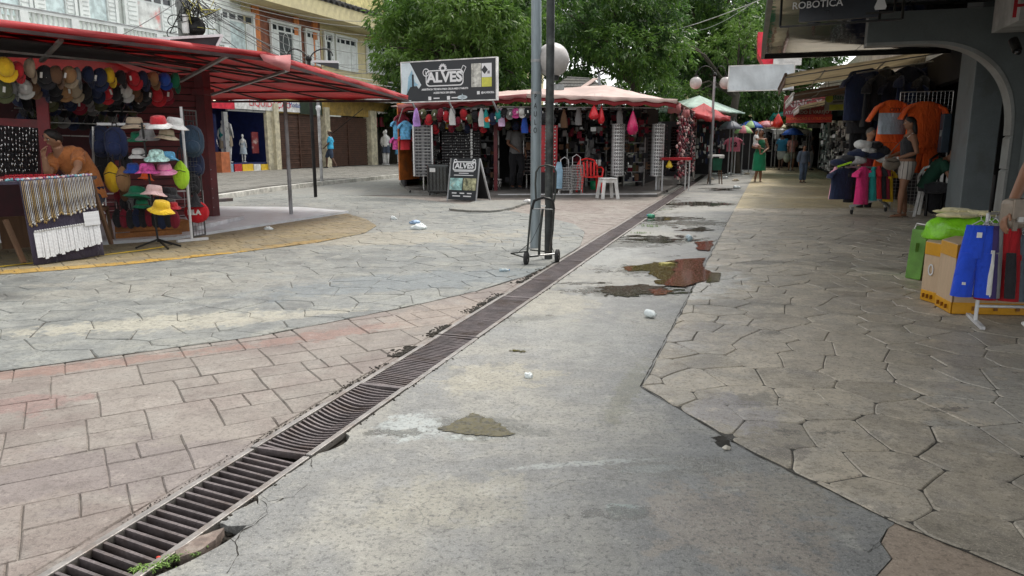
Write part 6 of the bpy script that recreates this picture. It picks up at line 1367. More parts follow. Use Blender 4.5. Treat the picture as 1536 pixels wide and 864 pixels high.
X3, at7 = sign_board('shop_sign', 'cream sign with yellow and green lettering right of the XING YA sign', P(1262, 150, 21.9), xd, xd.length, .58, .08, M('sign_cream', (.22, .22, .19), .5, bmp=0), None)
flat(at7, 0, -.20, rectp(xd.length*.7, .16), M('sign_yellow', (.35, .38, .02), .5, bmp=0), X3); text('Banana', .2, at7(.04, .08, .008), M('letter_green', (.02, .09, .04), .5), X3, bold=.004); mb = MB(); ringp(mb, at7(-.33, .05, .006), .11, .11, .1, 20); mb.build('emblem', M('sign_yellow', (.35, .38, .02), .5), X3); flat(at7, .05, -.05, rectp(.55, .03), m_dark, X3)
for (u, v0, u1, v1, y) in [(1090, 135, 1092, 135, 20), (1185, 145, 1187, 120, 25.6), (1238, 143, 1238, 128, 25.4), (1243, 138, 1243, 118, 22), (1282, 135, 1282, 112, 21.8)]:
    MB().tube([P(u, v0, y), P(u1, v1, y)], .008, 5).build('hanger_wire', m_blackm, XS)
# flag-like hanging ball and lights
inflat(1167, 181, 24, M('beachball_red', (.6, .03, .02), .3), 'red and green inflatable hanging where the walkway darkens', .17, .45)
# shelves of small goods along the far shops (their street fronts)
for (a, b, lab) in ((18.2, 21.6, 'rack of grey and white small goods along the shop front right of the child'), (22.6, 26.6, 'rack of pale small goods under the red sign'), (27.6, 33, 'far rack of mixed goods at the end of the arcade')):
    t = thing('goods_rack', lab, 'rack', S((a+b)/2, 2.95)); mb = MB(); R = RND(int(a*7))
    for i in range(int((b-a)*75)):
        mb.k = R.randrange(6); q = S(R.uniform(a, b), 2.9+R.uniform(-.25, .1), R.uniform(.25, 1.95)); mb.box(q, (R.uniform(.05, .14), R.uniform(.04, .1), R.uniform(.05, .2)), R.uniform(0, 3))
    mb.build('small_goods', [c_grey, c_black, c_white, m_silver, c_grey, c_black], t, kind='stuff'); sbox(MB(), a, b, 3.0, 3.08, 0, 2.0).build('rack_panel', m_dark, t)
    for k_ in range(4): sbox(MB(), a, b, 2.7, 3.0, .35+.45*k_, .37+.45*k_).build('shelf_board', m_greym, t)
o = MB().box(S(19.2, 2.3, .28), (.5, .4, .55), .3).build('cardboard_box', m_card, bevel=.01); tag(o, 'cardboard box on the ground by the goods rack behind the child', 'box')
o = MB().box(S(18.4, 2.35, .25), (.4, .4, .48), .2).build('grey_box', c_grey, bevel=.01); tag(o, 'grey plastic box on the ground between the goods rack and the clothes cart', 'box')
t = thing('dress_form', 'half mannequin with a pale skirt standing by the red pillar of the arcade', 'mannequin', S(17.9, 2.7)); q = S(17.5, 2.7); MB().lathe([(0, 1.5), (.06, 1.48), (.15, 1.4), (.11, 1.15), (.17, .95), (.14, .8), (.09, .45)], q, 14).build('torso', m_plw, t); MB().tube([q, q+Vector((0, 0, .6))], .03, 8).build('pole', m_blackm, t)
# dark clothes hanging in rows over the arcade shop
R = RND(41); GD = 'dark clothes hanging at the clothes shop'
for i in range(22):
    u = 1286+i*5.6; v = 112+14*sin(i*2.1); y = 14.6+(i % 3)*.45; 
    if u > 1402: break
    shirt(P(u, v+(10 if i % 2 else 0), y), [c_navy, c_black, c_navy, c_black, cloth('cloth_midnight', (.01, .012, .03))][i % 5], f'dark shirt hanging above the orange shirts, {ordw(i)} from the left', .42, .85, R.uniform(-.6, 1.2), 'hanging_shirt', 'shirt', GD, .14)
for i in range(6): shirt(P(1290+i*8, 165+6*(i % 2), 15.2), c_navy if i % 2 else c_black, f'{["black", "navy"][i % 2]} shirt low beside the orange shirts, {ordw(i)} from the left', .5, .8, R.uniform(-.5, .9), 'hanging_shirt', 'shirt', 'lower row of dark clothes', .14)
MB().tube([P(1285, 110, 14.4), P(1400, 92, 14.2)], .015, 6).build('clothes_rail', m_silver, RB_)
# grid with the orange outfits
go = P(1334, 318, 13.3); go.z = .02; gx = (P(1412, 200, 13.0)-P(1334, 200, 13.3)); gx.z = 0
grid_panel(go, gx, gx.length, P(1334, 140, 13.3).z, .06, .06, m_silver, 'silver wire grid behind the two orange outfits, fixed beside the grey column', r=.002)
co = cloth('cloth_neon', (1.0, .13, .015)); co2 = cloth('cloth_paleblue', (.42, .48, .55))
t = shirt(P(1340, 150, 13.15), co, 'neon orange long shirt with a pale grey panel, left of the two orange outfits', .48, .72, 0, 'orange_shirt', 'shirt', None, .30, seed=3)
folded([(0, 0, 0, .235, .085), (-.2, 0, 0, .235, .09), (-.36, 0, 0, .235, .095)], 20, .08, 5, 3).build('chest_panel', co2, t, local=True).location = (0, -.012, -.22); text('CITY', .09, frame(P(1340, 150, 13.15)+Vector((0, -.10, -.17)), (1, 0, 0), (0, 0, 1)), c_black, t)
shorts(P(1338, 214, 13.1), co, 'neon orange shorts hanging below the shirt with the grey panel', .54, .42, 0, None, 'orange_shorts')
shirt(P(1389, 152, 12.95), co, 'plain neon orange shirt hanging beside the grey column', .58, .78, 0, 'orange_shirt', 'shirt', None, .22, seed=5); shorts(P(1386, 206, 12.95), co, 'neon orange shorts under the plain orange shirt by the column', .56, .60, 0, None, 'orange_shorts')
o = P(1417, 200, 12.35); t = thing('fuse_box', 'dark blue-grey cabinet on the street side of the grey column', 'box', o); MB().box(o+Vector((-.0, .0, 0)), (.22, .12, .62), SANG).build('cabinet', M('cabinet_blue', (.03, .05, .075), .5), t, bevel=.01); MB().box(o+Vector((-.1, -.06, 0)), (.01, .03, .1), SANG).build('handle', m_silver, t)
# cart of folded and hanging clothes
CA = thing('clothes_cart', 'low wheeled metal cart loaded with dark and bright clothes beside the woman', 'cart', G(1290, 322)); c0, c1 = G(1274, 320), G(1331, 316); 
fr = [(G(1276, 316), G(1330, 298)), (G(1300, 300), G(1332, 320))]
MB().beam(G(1274, 318)+Vector((0, 0, .1)), P(1322, 298, 12.9), .05, .04).build('frame_bar', m_greym, CA); MB().beam(G(1332, 318)+Vector((0, 0, .1)), P(1316, 296, 13.1), .05, .04).build('frame_bar', m_greym, CA); MB().beam(P(1268, 250, 12.6), P(1340, 252, 12.6), .03).build('top_rail', m_silver, CA); MB().beam(P(1318, 298, 12.9), P(1318, 250, 12.9), .04).build('upright', m_silver, CA)
for (u, v) in [(1277, 322), (1328, 318)]: g = G(u, v); MB().ball(g+Vector((0, 0, .055)), (.02, .055, .055), 10).build('wheel', m_blackm, CA); MB().box(g+Vector((0, 0, .11)), (.05, .07, .05)).build('castor_fork', m_silver, CA)
GG = 'clothes on the wheeled cart'
for (u, v, y, c, w_, h, l, yw) in [(1254, 250, 12.7, cloth('cloth_pinkwhite', (.75, .35, .42), .4), .12, .55, 'pink and white shirt edge at the left end of the cart', .9), (1265, 252, 12.6, c_navy, .42, .52, 'navy shirt hanging at the left end of the cart', .2), (1279, 250, 12.7, c_black, .25, .6, 'black shirt between the navy and pink ones on the cart', .6),
    (1296, 250, 12.45, cloth('cloth_magenta', (.85, .04, .22)), .25, .62, 'magenta pink shirt hanging in the middle of the cart', .3), (1311, 250, 12.5, c_teal, .14, .56, 'teal shirt right of the pink one', .7), (1319, 249, 12.5, c_red, .12, .54, 'red shirt right of the teal one', .8), (1326, 249, 12.5, c_black, .10, .54, 'black shirt right of the red one', .9), (1331, 249, 12.5, c_wine, .08, .55, 'dark red shirt between black and yellow ones', .9), (1336, 252, 12.55, c_yel, .12, .56, 'yellow shirt hanging at the right end of the cart', .6)]:
    shirt(P(u, v, y), c, l, w_, h, yw, 'hanging_shirt', 'shirt', GG, .05, seed=u)
R = RND(19)
for i, (u, v, c, l) in enumerate([(1262, 244, c_navy, 'folded navy cloth lying at the left end of the cart top'), (1275, 238, c_black, 'black cloth heaped on the cart, left half'), (1288, 230, c_navy, 'navy cloth on top of the heap on the cart'), (1300, 225, c_white, 'white and navy cloth in the middle of the heap'), (1312, 232, c_navy, 'navy striped cloth in front of the heap'), (1322, 226, c_black, 'black cloth at the right of the heap'), (1296, 217, c_white, 'pale cloth at the very top of the heap'), (1332, 238, c_white, 'white striped cloth next to the woman'), (1306, 218, c_black, 'black cloth behind the pale one on the heap'), (1284, 240, c_white, 'white bundle at the front of the heap')]):
    q = P(u, v, 12.75); mb = MB().ball((0, 0, 0), (.17, .13, .075), 16)
    for k_, p_ in enumerate(mb.v): mb.v[k_] = p_*(1+.35*noise.noise(p_*9+Vector((i, 0, 0))))+q
    tag(mb.build('folded_clothes', c), l, 'clothes', 'heap of clothes on the cart')
MB().beam(P(1256, 250, 12.5), P(1278, 243, 12.4), .03, .03).build('yellow_tube', c_lime, CA)
# white chair, black sack on the column
PC = plastic_chair(P(1402, 312, 12.4)-Vector((0, 0, P(1402, 312, 12.4).z)), 2.5, m_plw, 'white plastic chair behind the woman, with a person in green sitting on it')
t = thing('stacked_chair', 'black folded chair leaning on the grey column', 'chair', G(1408, 325)); q = P(1408, 240, 12.35); MB().tube([Vector((q.x-.12, q.y, .02)), Vector((q.x-.13, q.y, .95)), Vector((q.x, q.y, 1.05)), Vector((q.x+.13, q.y, .95)), Vector((q.x+.12, q.y, .02))], .025, 8).build('frame_tube', m_blackm, t); MB().ball(Vector((q.x, q.y, .80)), (.13, .03, .17), 12).build('backrest', c_black, t); MB().ball(Vector((q.x, q.y+.02, .35)), (.15, .05, .3), 12).build('seat', c_black, t)
# boxes with the green bundle, and the near clothes rail --------------------------------
m_boxo = M('yellow_tape', (.62, .30, .01), .4, var=.1); m_box = M('tan_box', (.52, .38, .25), .75, var=.06, dirt=.2, stretch=(1, 1, .3))
def tallbox(px, label, ztop, mark=None):
    g = [G(u, v, .0085) for u, v in px]; t = thing('cardboard_box', label, 'box', g[1])
    def ring(z0, z1, m, nm_, e=0.):
        c = sum(g, Vector())/4; p0 = [c+(p_-c)*(1+e)+Vector((0, 0, z0)) for p_ in g]; p1 = [c+(p_-c)*(1+e)+Vector((0, 0, z1)) for p_ in g]; MB().hexa(p0+p1).build(nm_, m, t, bevel=.004)
    ring(0, ztop, m_box, 'carton'); ring(.002, .085, m_boxo, 'yellow_band', .012); ring(ztop-.10, ztop-.004, m_boxo, 'yellow_band', .012)
    for k_ in range(3): q = g[0].lerp(g[1], .25+.25*k_); MB().box(q+Vector((0, -.004, .045)), (.05, .006, .03), .2).build('printed_mark', M('brown_print', (.25, .10, .01), .6), t)
    return t, g
t1, g1 = tallbox([(1380, 449), (1403, 456), (1440, 420), (1412, 416)], 'narrower tan cardboard box with yellow bands under the green bundle, left one', .46)
t2, g2 = tallbox([(1402, 458), (1425, 471), (1500, 455), (1468, 428)], 'wide tan cardboard box with yellow bands and black lettering behind the hanging clothes', .50)
t3, g3 = tallbox([(1428, 471), (1560, 474), (1580, 440), (1480, 440)], 'third cardboard box with yellow bands, low behind the rail of clothes', .44)
e1 = g2[2]-g2[1]; text('JA', .13, frame(g2[1].lerp(g2[2], .38)+Vector((-.012, -.012, .24)), e1, (0, 0, 1)), m_blackm, t2, sx=1.2)
mb = MB(); ringp(mb, frame(g1[0].lerp(g1[1], .5)+Vector((-.008, -.008, .25)), g1[1]-g1[0], (0, 0, 1)), .03, .045, .012, 20); mb.build('printed_ring', m_whitem, t1)
mb = MB().ball((0, 0, 0), (1, 1, 1), 26)
bc = P(1430, 345, 5.35); gcen = (sum(g1, Vector())+sum(g2, Vector()))/8
for k_, p_ in enumerate(mb.v):
    n_ = noise.noise(p_*2.3)*.28+noise.noise(p_*6.1)*.12; q = Vector((p_.x*.30, p_.y*.20, p_.z*.095))*(1+n_); q.z -= .05*max(0, -p_.x)*(p_.z < 0)+.10*max(0., hypot(p_.x, p_.y)-.75)*1.5
    mb.v[k_] = q+Vector((gcen.x+.02, gcen.y-.02, .57))
m_gpl = M('green_plastic_wrap', (.22, .60, .02), .3, var=.25, bmp=.8, scale=7); o = mb.build('plastic_bundle', m_gpl, ss=1); tag(o, 'shiny lime green plastic bundle spread over the two cardboard boxes', 'bundle')
for i, (dx, dy, dz, l) in enumerate([(-.06, -.08, .085, 'cream cloth with yellow edge folded on the green bundle, front one'), (.14, -.02, .095, 'cream and white cloth on the green bundle, right one'), (.02, .10, .105, 'cream cloth at the back of the green bundle')]):
    mb = MB().ball((0, 0, 0), (.17, .09, .022), 18)
    for k_, p_ in enumerate(mb.v): mb.v[k_] = p_*(1+.5*noise.noise(p_*14+Vector((i*3, 0, 0))))+Vector((gcen.x+dx, gcen.y+dy, .57+dz))
    tag(mb.build('folded_cloth', cloth(f'cream_cloth', (.72, .64, .36), .25)), l, 'cloth', 'cream cloths on the bundle')
t = thing('shopping_bag', 'green fabric bag standing against the left cardboard box', 'bag', G(1368, 418, .0085)); q = [G(1357, 417, .0085), G(1380, 421, .0085), G(1386, 412, .0085), G(1364, 409, .0085)]; zt = P(1372, 345, q[0].y).z
tp = [p_+Vector((.035, .02, zt)) for p_ in q]; MB().hexa(q+tp).build('body', M('green_bag', (.13, .30, .05), .6, bmp=.4), t, bevel=.012); MB().tube([tp[0]+Vector((.02, 0, 0)), tp[0]+Vector((.03, -.01, .05)), tp[1]+Vector((-.02, 0, .05)), tp[1]+Vector((-.02, 0, 0))], .006, 6).build('handle', m_plw, t); MB().box((q[0]+q[1])/2+Vector((.02, -.0, zt*.65)), (.06, .006, .08), .3).build('pocket', M('green_bag2', (.16, .36, .07), .6), t)
# near rail with shorts
RL_ = thing('clothes_rail', 'white metal clothes rail at the right edge, hung with shorts', 'rail', G(1460, 488, .0085)); f0 = G(1452, 474, .0085); f1 = G(1474, 495, .0085); up0 = (f0+f1)/2; zr = P(1462, 322, up0.y).z
MB().beam(f0+Vector((0, 0, .012)), f1+Vector((0, 0, .012)), .028, .02).build('foot', m_whitem, RL_); MB().tube([up0+Vector((0, 0, .02)), up0+Vector((0, 0, zr))], .0125, 8).build('upright', m_whitem, RL_)
er = P(1600, 322, up0.y-.1); MB().tube([up0+Vector((0, 0, zr)), er], .009, 8).build('top_rail', m_silver, RL_); lo = P(1600, 463, up0.y-.05); lo.z = P(1461, 459, up0.y).z; MB().tube([Vector((up0.x, up0.y, lo.z)), lo], .011, 8).build('lower_rail', m_whitem, RL_)
MB().beam(up0+Vector((.02, .02, zr)), up0+Vector((.02, .02, zr+.25)), .012).build('stub', m_blackm, RL_)
GZ = 'shorts on the near rail'; yr = up0.y-.02
sh_ = [(1471, 338, cloth('royal_blue', (.012, .07, .62)), .17, .46, -.35, None, 'royal blue shorts with a white emblem, first on the near rail'), (1484, 338, cloth('purple_navy', (.05, .03, .14)), .12, .44, -.7, c_white, 'dark purple shorts with white stripes beside the blue ones'), (1493, 335, c_grey, .10, .44, -.9, c_white, 'grey and white shorts between purple and red ones'),
    (1509, 338, cloth('crimson', (.42, .008, .015)), .18, .47, -.3, c_black, 'crimson shorts with a black side panel on the near rail'), (1526, 352, cloth('denim_grey', (.10, .13, .16)), .12, .44, -.5, None, 'grey-blue denim shorts on the near rail'), (1538, 352, cloth('denim_blue', (.10, .22, .36)), .14, .44, -.4, None, 'light blue denim shorts at the picture edge of the near rail')]
for (u, v, c, w_, h, yw, st, l) in sh_:
    q = P(u, v, yr); hh = (q-P(u, 445 if u < 1500 else 450, yr)).z; t = shorts(q, c, l, w_*1.35, hh, yw, GZ, seed=u*.7, dep=.04, stripe=st if u == 1484 else None)
    if st and u != 1484: folded([(-hh*.35, w_*.2, -.05, w_*.16, .012), (-hh*.7, w_*.26, -.06, w_*.2, .014), (-hh*.95, w_*.3, -.06, w_*.2, .015)], 10, .12, 2).build('side_panel', st, t, local=True)
    if u == 1471: MB().box((-.07, -.062, -hh*.8), (.022, .004, .018)).build('emblem', m_plw, t, local=True); MB().box((-.01, -.046, -.06), (.03, .004, .035)).build('label_patch', m_plw, t, local=True)
    hw = w_/2; MB().tube([Vector((-hw*.6, 0, .0)), Vector((0, 0, .035)), Vector((hw*.6, 0, .0))], .004, 5).build('hanger', m_plw, t, local=True); MB().tube([Vector((0, 0, .035)), Vector((0, .01, .06))], .003, 5).build('hook', m_chrome, t, local=True)
# round cover in the paving
mb = MB(); g = G(1395, 385, .0115)
for i in range(28): a0, a1 = 2*pi*i/28, 2*pi*(i+1)/28; mb.add([g+Vector((cos(a)*r, sin(a)*r, 0)) for a, r in ((a0, .26), (a1, .26), (a1, .27), (a0, .27))], [(3, 2, 1, 0)], False)
mb.build('paving_ring', m_mort, kind='structure')
# ============================================================ LEFT STREET FRONT
import numpy as np
m_wall = M('white_render', (.66, .70, .66), .75, var=.08, dirt=.3, dcol=(.42, .44, .38)); m_creamw = M('cream_render', (.62, .55, .32), .75, var=.08, dirt=.35, dcol=(.35, .3, .2)); m_orw = M('orange_render', (.62, .22, .07), .7, dirt=.3); m_brk = M('brick_brown', (.26, .10, .06), .8, dirt=.3, rnd=.2)
m_fr = M('window_white', (.72, .76, .74), .5, var=.04, dirt=.15); m_pane = M('window_dark', (.03, .035, .04), .15, bmp=0, fine=0); m_palep = M('pale_pane', (.50, .60, .60), .2, bmp=0, fine=0)
m_ros = M('rolling_shutter_brown', (.085, .042, .028), .5, dirt=.3, dcol=(.05, .03, .02)); m_ochw = M('ochre_band', (.36, .24, .06), .7, dirt=.3); m_pil = M('pillar_cream', (.58, .53, .38), .7, dirt=.35)
p0 = Vector((-11.52, 29.16, 0)); dd = Vector((.382, 1, 0)).normalized(); WL = Wall(p0, p0+dd); WB = Wall(p0+WL.n*1.0, p0+WL.n*1.0+dd); WE = Wall(p0+WL.n*1.3, p0+WL.n*1.3+dd)
def A_(u, v=216): return WL.hit(u, v)[0]
def Zt(u, v, W=WL): return W.hit(u, v)[1]
bA = thing('town_house', 'white two-storey building with a balustraded balcony and white shutters behind the red canopy', 'building', WL.pt(-10, 0))
bB = thing('town_house', 'cream and orange building with brown roller shutters and a tiled eave beside the trees', 'building', WL.pt(4, 0))
aj = A_(388, 60); WL.abox(MB(), -40, aj, 0, 9.5, -8, 0).build if 0 else None
def fill(mb, a0, a1, z0, z1, n0=-6, n1=0): WL.abox(mb, a0, a1, z0, z1, n0, n1); return mb
aC = A_(485, 150)
fill(MB(), -30, aj, 3.4, 10).build('wall', m_wall, bA); fill(MB(), aj+.01, aC, 3.4, 7.2).build('wall', m_brk, bB); fill(MB(), aC+.01, 40, 3.3, 7.2).build('wall', m_creamw, bB)
for (u0, u1) in ((389, 399), (449, 456), (476, 483)): a0, a1 = A_(u0), A_(u1); WL.abox(MB(), a0, a1, 3.45, 7.1, 0, .08).build('pilaster', m_orw, bB)
a0, a1 = A_(340), A_(387); WL.abox(MB(), a1-.5, a1, 3.45, 9.5, 0, .05).build('pilaster', m_creamw, bA)
def shutwin(par, u0, v0, u1, v1, mid=m_palep, n=4, sl=True):
    a0, a1 = A_(u0, (v0+v1)/2), A_(u1, (v0+v1)/2); um = (u0+u1)/2; z1, z0 = Zt(um, v0), Zt(um, v1); w_ = a1-a0; h = z1-z0
    f = WL.abox(MB(), a0, a1, z0, z1, .0, .04); fr_ = MB(); WL.abox(fr_, a0, a1, z0, z1, .0, .05); fo = fr_.build('window', m_fr, par)
    zt = z1-h*.20
    for i in range(n): b0 = a0+w_*(i+.14)/n; b1 = a0+w_*(i+.86)/n; mb = MB(); WL.abox(mb, b0, b1, zt+h*.03, z1-h*.04, .051, .06); mb.build('pane', m_pane, fo)
    mb = MB(); WL.abox(mb, a0+w_*.27, a0+w_*.73, z0, zt-h*.02, .051, .065); mb.build('door_leaf', mid, fo)
    for (x0, x1) in ((.02, .25), (.75, .98)):
        mb = MB(); WL.abox(mb, a0+w_*x0, a0+w_*x1, z0, zt-h*.02, .051, .11); mb.build('shutter', m_fr, fo)
        for k in range(7): zz = z0+(zt-z0)*(k+.3)/7; mb = MB(); WL.abox(mb, a0+w_*(x0+.03), a0+w_*(x1-.03), zz, zz+(zt-z0)*.08, .111, .13); mb.build('louvre', m_fr, fo)
    for (x, zz0, zz1) in ((0, z0, z1), (1, z0, z1)): mb = MB(); WL.abox(mb, a0+w_*x-.05, a0+w_*x+.05, zz0, zz1, .05, .15); mb.build('frame', m_fr, fo)
    mb = MB(); WL.abox(mb, a0-.08, a1+.08, z1, z1+.10, .0, .16); mb.build('lintel', m_fr, fo)
    return fo
m_post = M('faded_poster', (.62, .64, .62), .5, var=.3, scale=3, bmp=0, dirt=.8, dcol=(.6, .12, .10))
shutwin(bA, -25, -40, 40, 22); shutwin(bA, 48, -30, 108, 24); shutwin(bA, 116, -22, 170, 34, m_palep)
shutwin(bA, 185, -8, 256, 50, m_post, 5); shutwin(bA, 258, 4, 284, 54, m_fr, 2); shutwin(bA, 289, 12, 316, 60, m_fr, 3); shutwin(bA, 330, 20, 378, 80)
shutwin(bB, 405, 38, 447, 92, M('dark_banner', (.05, .06, .06), .6, bmp=0)); shutwin(bB, 457, 48, 475, 98, m_fr, 2); shutwin(bB, 485, 52, 497, 100, m_pane, 2); shutwin(bB, 502, 58, 532, 106, m_fr); shutwin(bB, 549, 70, 592, 112, m_fr)
mb = MB(); c = WL.pt((A_(420, 65)+A_(434, 65))/2, Zt(427, 65), .08); ringp(mb, frame(c, WL.d*(1), (0, 0, 1)) if WL.n.dot(WL.d.cross(Vector((0, 0, 1)))) > 0 else frame(c, -WL.d, (0, 0, 1)), .22, .42, .03, 24); mb.build('round_emblem', m_fr, bB)
# balcony with balusters
zr, zr2 = Zt(130, 30, WB), Zt(130, 52, WB); aL, aR = WB.hit(-60, 0)[0], WB.hit(345, 70)[0]
zr = WB.hit(265, 52)[1]; zb = zr-.62
WB.abox(MB(), aL, aR, zr-.09, zr, -.12, .05).build('handrail', m_fr, bA); WB.abox(MB(), aL, aR, zr, zr+.03, -.14, .07).build('dark_rail', m_greym, bA); WB.abox(MB(), aL, aR, zb-.22, zb, -1.1, .08).build('balcony_slab', m_wall, bA)
nb_ = 62; bme = None
for i in range(nb_):
    a = aL+(aR-aL)*(i+.5)/nb_; q = WB.pt(a, zb, -.03)
    if (i % 10) == 0: WB.abox(MB(), a-.12, a+.12, zb, zr-.09, -.13, .06).build('pier', m_fr, bA); continue
    MB().lathe([(.05, 0), (.05, .04), (.03, .07), (.065, .18), (.045, .30), (.028, .40), (.05, .47), (.05, .53)], q, 8).build('baluster', m_fr, bA)
# eaves with tiles, upper block
z0e = (WE.hit(480, 27)[1]+WE.hit(600, 51)[1])/2; z1e = z0e+.62; e0, e1 = WE.hit(385, 5)[0], WE.hit(640, 56)[0]
WE.abox(MB(), e0, e1+6, z0e, z1e, -1.35, 0).build('eave_fascia', m_creamw, bB)
for i in range(46):
    a = e0+(e1+6-e0)*(i+.5)/46; MB().tube([WE.pt(a, z1e+.10, .14), WE.pt(a, z1e+.55, -1.6)], [.13, .11], 8, ry=.09).build('roof_tile', m_til, bB)
WE.abox(MB(), e0, e1+6, z1e, z1e+.04, -2, .02).build('eave_board', m_til, bB)
ya, yb = WL.hit(535, 10)[0], WL.hit(590, 10)[0]; fill(MB(), ya, yb, 7.3, 12, -4, -.6).build('upper_block', M('yellow_render', (.72, .64, .30), .75), bB); fill(MB(), ya-6, ya-.1, 7.3, 9.2, -4, -1.2).build('upper_wall', m_pane, bB); fill(MB(), yb+.1, yb+8, 7.2, 9.0, -4, -1.2).build('upper_wall', m_dark, bB)
# white rail below the far windows
for k_ in range(4): z = 3.75+.2*k_; WL.abox(MB(), A_(500), A_(600), z, z+.03, .8, .83).build('balcony_rail', m_fr, bB)
WL.abox(MB(), A_(490), A_(640), 3.35, 3.6, 0, .9).build('balcony_slab', m_pil, bB)
# ground floor: display window, shutters, band, pillars
gA = thing('clothes_store', 'clothes store with a blue display window and red and white sign at street level', 'shop', WL.pt(0, 0))
zs = .14
def gb(u0, v0, u1, v1, n0, n1, m, nm_, par): mb = MB(); WL.box(mb, u0, v0, u1, v1, n0, n1); return mb.build(nm_, m, par)
a0, a1 = A_(200, 200), A_(408, 200); m_storeb = M('store_blue', (.012, .02, .10), .4)
WL.abox(MB(), a0, a1, 0, 3.3, -2.6, -2.5).build('back_wall', m_storeb, gA); WL.abox(MB(), a1-.1, a1, 0, 3.3, -2.5, 0).build('side_wall', m_storeb, gA); WL.abox(MB(), a0, a1, 3.1, 3.35, -2.5, 0).build('ceiling', m_storeb, gA); WL.abox(MB(), a0, a1, 0, .45, -2.5, -.02).build('window_base', m_storeb, gA)
gb(340, 168, 346, 262, -.05, .06, m_silver, 'window_bar', gA); gb(402, 165, 411, 258, -.05, .1, m_pil, 'pillar', gA); gb(318, 168, 321, 262, -.05, .05, m_silver, 'window_bar', gA); gb(313, 170, 339, 240, -.4, -.35, m_storeb, 'blue_panel', gA)
gb(340, 165, 404, 168, -.05, .06, m_silver, 'window_bar', gA)
gb(312, 152, 348, 163, .02, .14, M('sign_crimson', (.70, .03, .06), .4, bmp=0), 'sign_panel', gA); gb(348.5, 150, 446, 166, .02, .14, m_plw, 'sign_panel', gA)
c = WL.pt(A_(402, 158), Zt(402, 157), .15); fx = frame(c, WL.d, (0, 0, 1)) 
if (fx.to_3x3()@Vector((0, 0, 1))).dot(WL.n) < 0: fx = frame(c, -WL.d, (0, 0, 1))
text('LIQUIDAÇÃO', .34, fx, M('sign_crimson', (.70, .03, .06), .4), gA, sx=1.3); c2 = WL.pt(A_(438, 158), Zt(438, 158), .15); fx2 = fx.copy(); fx2.translation = c2; text('Modas', .3, fx2, m_bluep if 0 else M('ink_blue', (.03, .08, .3), .5), gA)
for (u0, u1, c, nm_) in ((334, 350, m_bluep, 'poster'), (352, 363, c_red, 'poster'), (364, 380, c_yel, 'poster'), (381, 391, m_plw, 'poster'), (392, 405, c_yel, 'poster')): gb(u0, 246, u1, 262, .0, .03, c, nm_, gA)
gb(352, 256, 404, 262, .03, .05, m_plw, 'poster_strip', gA); gb(387, 198, 396, 230, -.3, -.25, M('poster_red', (.22, .03, .035), .5, dirt=.9, dcol=(.6, .5, .45)), 'poster', gA)
gb(320, 228, 333, 263, .1, .45, M('terracotta_board', (.42, .13, .05), .7), 'side_board', gA); gb(447, 150, 480, 172, .0, .14, M('sign_darkgreen', (.02, .035, .02), .5), 'sign_panel', bB)
for i in range(5): MB().ball(WL.pt(A_(347+i*11, 170), 2.9, -.8), .05, 8).build('ceiling_lamp', M('lamp_glow', (.9, .8, .6), .4, emit=1.5), gA)
gb(480, 147, 560, 174, -.1, .10, m_ochw, 'header_band', bB); gb(411, 164, 480, 171, -.1, .08, m_ochw, 'header_band', bB)
for (u0, u1) in ((484, 491), (552, 561), (408, 415)): a0, a1 = A_(u0, 220), A_(u1, 220); WL.abox(MB(), a0, a1, 0, 2.9, -.2, .22).build('pillar', m_pil, bB)
def roller(u0, u1, vt):
    a0, a1 = A_(u0, 220), A_(u1, 220); zt = Zt((u0+u1)/2, vt); k = 24
    for half in (0, 1):
        b0 = a0+(a1-a0)*half/2+.03; b1 = a0+(a1-a0)*(half+1)/2-.03
        for i in range(k): z0 = .12+(zt-.12)*i/k; WL.abox(MB(), b0, b1, z0+.012, z0+(zt-.12)/k, -.08, -.02-(.02 if i % 2 else 0)).build('shutter_slat', m_ros, bB)
    WL.abox(MB(), (a0+a1)/2-.028, (a0+a1)/2+.028, .1, zt, -.1, .02).build('guide_rail', m_ros, bB); WL.abox(MB(), a0, a1, .1, zt, -.16, -.13).build('backing', m_dark, bB)
roller(413, 484, 171); roller(491, 552, 176)
gb(415, 148, 485, 151, 0, .1, m_pil, 'moulding', bB); WL.abox(MB(), aj, 60, 2.9, 3.34, -.2, .12).build('lintel_band', m_ochw, bB)
t = thing('small_awning', 'small scalloped white awning over the last roller shutter', 'awning', WL.pt(A_(530), 2.8)); a0, a1 = A_(520, 150), A_(592, 150); zz = Zt(550, 148)
mb = MB(); mb.sheet([[WL.pt(a0+(a1-a0)*i/16, zz+.25, .1) for i in range(17)], [WL.pt(a0+(a1-a0)*i/16, zz, 1.0) for i in range(17)], [WL.pt(a0+(a1-a0)*i/16, zz-.18-.06*(i % 2), 1.02) for i in range(17)]]); mb.build('canvas', M('awning_white', (.62, .60, .58), .7, dirt=.4), t, solid=.005)
MB().beam(WL.pt(A_(496, 200), 1.7, .1), WL.pt(A_(518, 160), 2.9, 1.0), .03).build('arm', m_blackm, t)
gC = thing('clothes_store', 'open clothes store with mannequins at the far end of the left street front', 'shop', WL.pt(14, 0)); a0, a1 = A_(561, 210), A_(640, 210)
WL.abox(MB(), a0, a1, 0, 2.9, -2, -1.9).build('back_wall', M('store_grey', (.13, .12, .12), .7), gC); WL.abox(MB(), a1, a1+16, 0, 3.3, -1, 0).build('wall', m_creamw, gC)
for (u, c) in ((570, c_wine), (580, c_wine), (596, c_wine)): gb(u-3, 176, u+3, 190, -.3, -.25, c, 'red_sign', gC)
gb(566, 160, 640, 172, 0, .1, m_plw, 'fascia', gC)
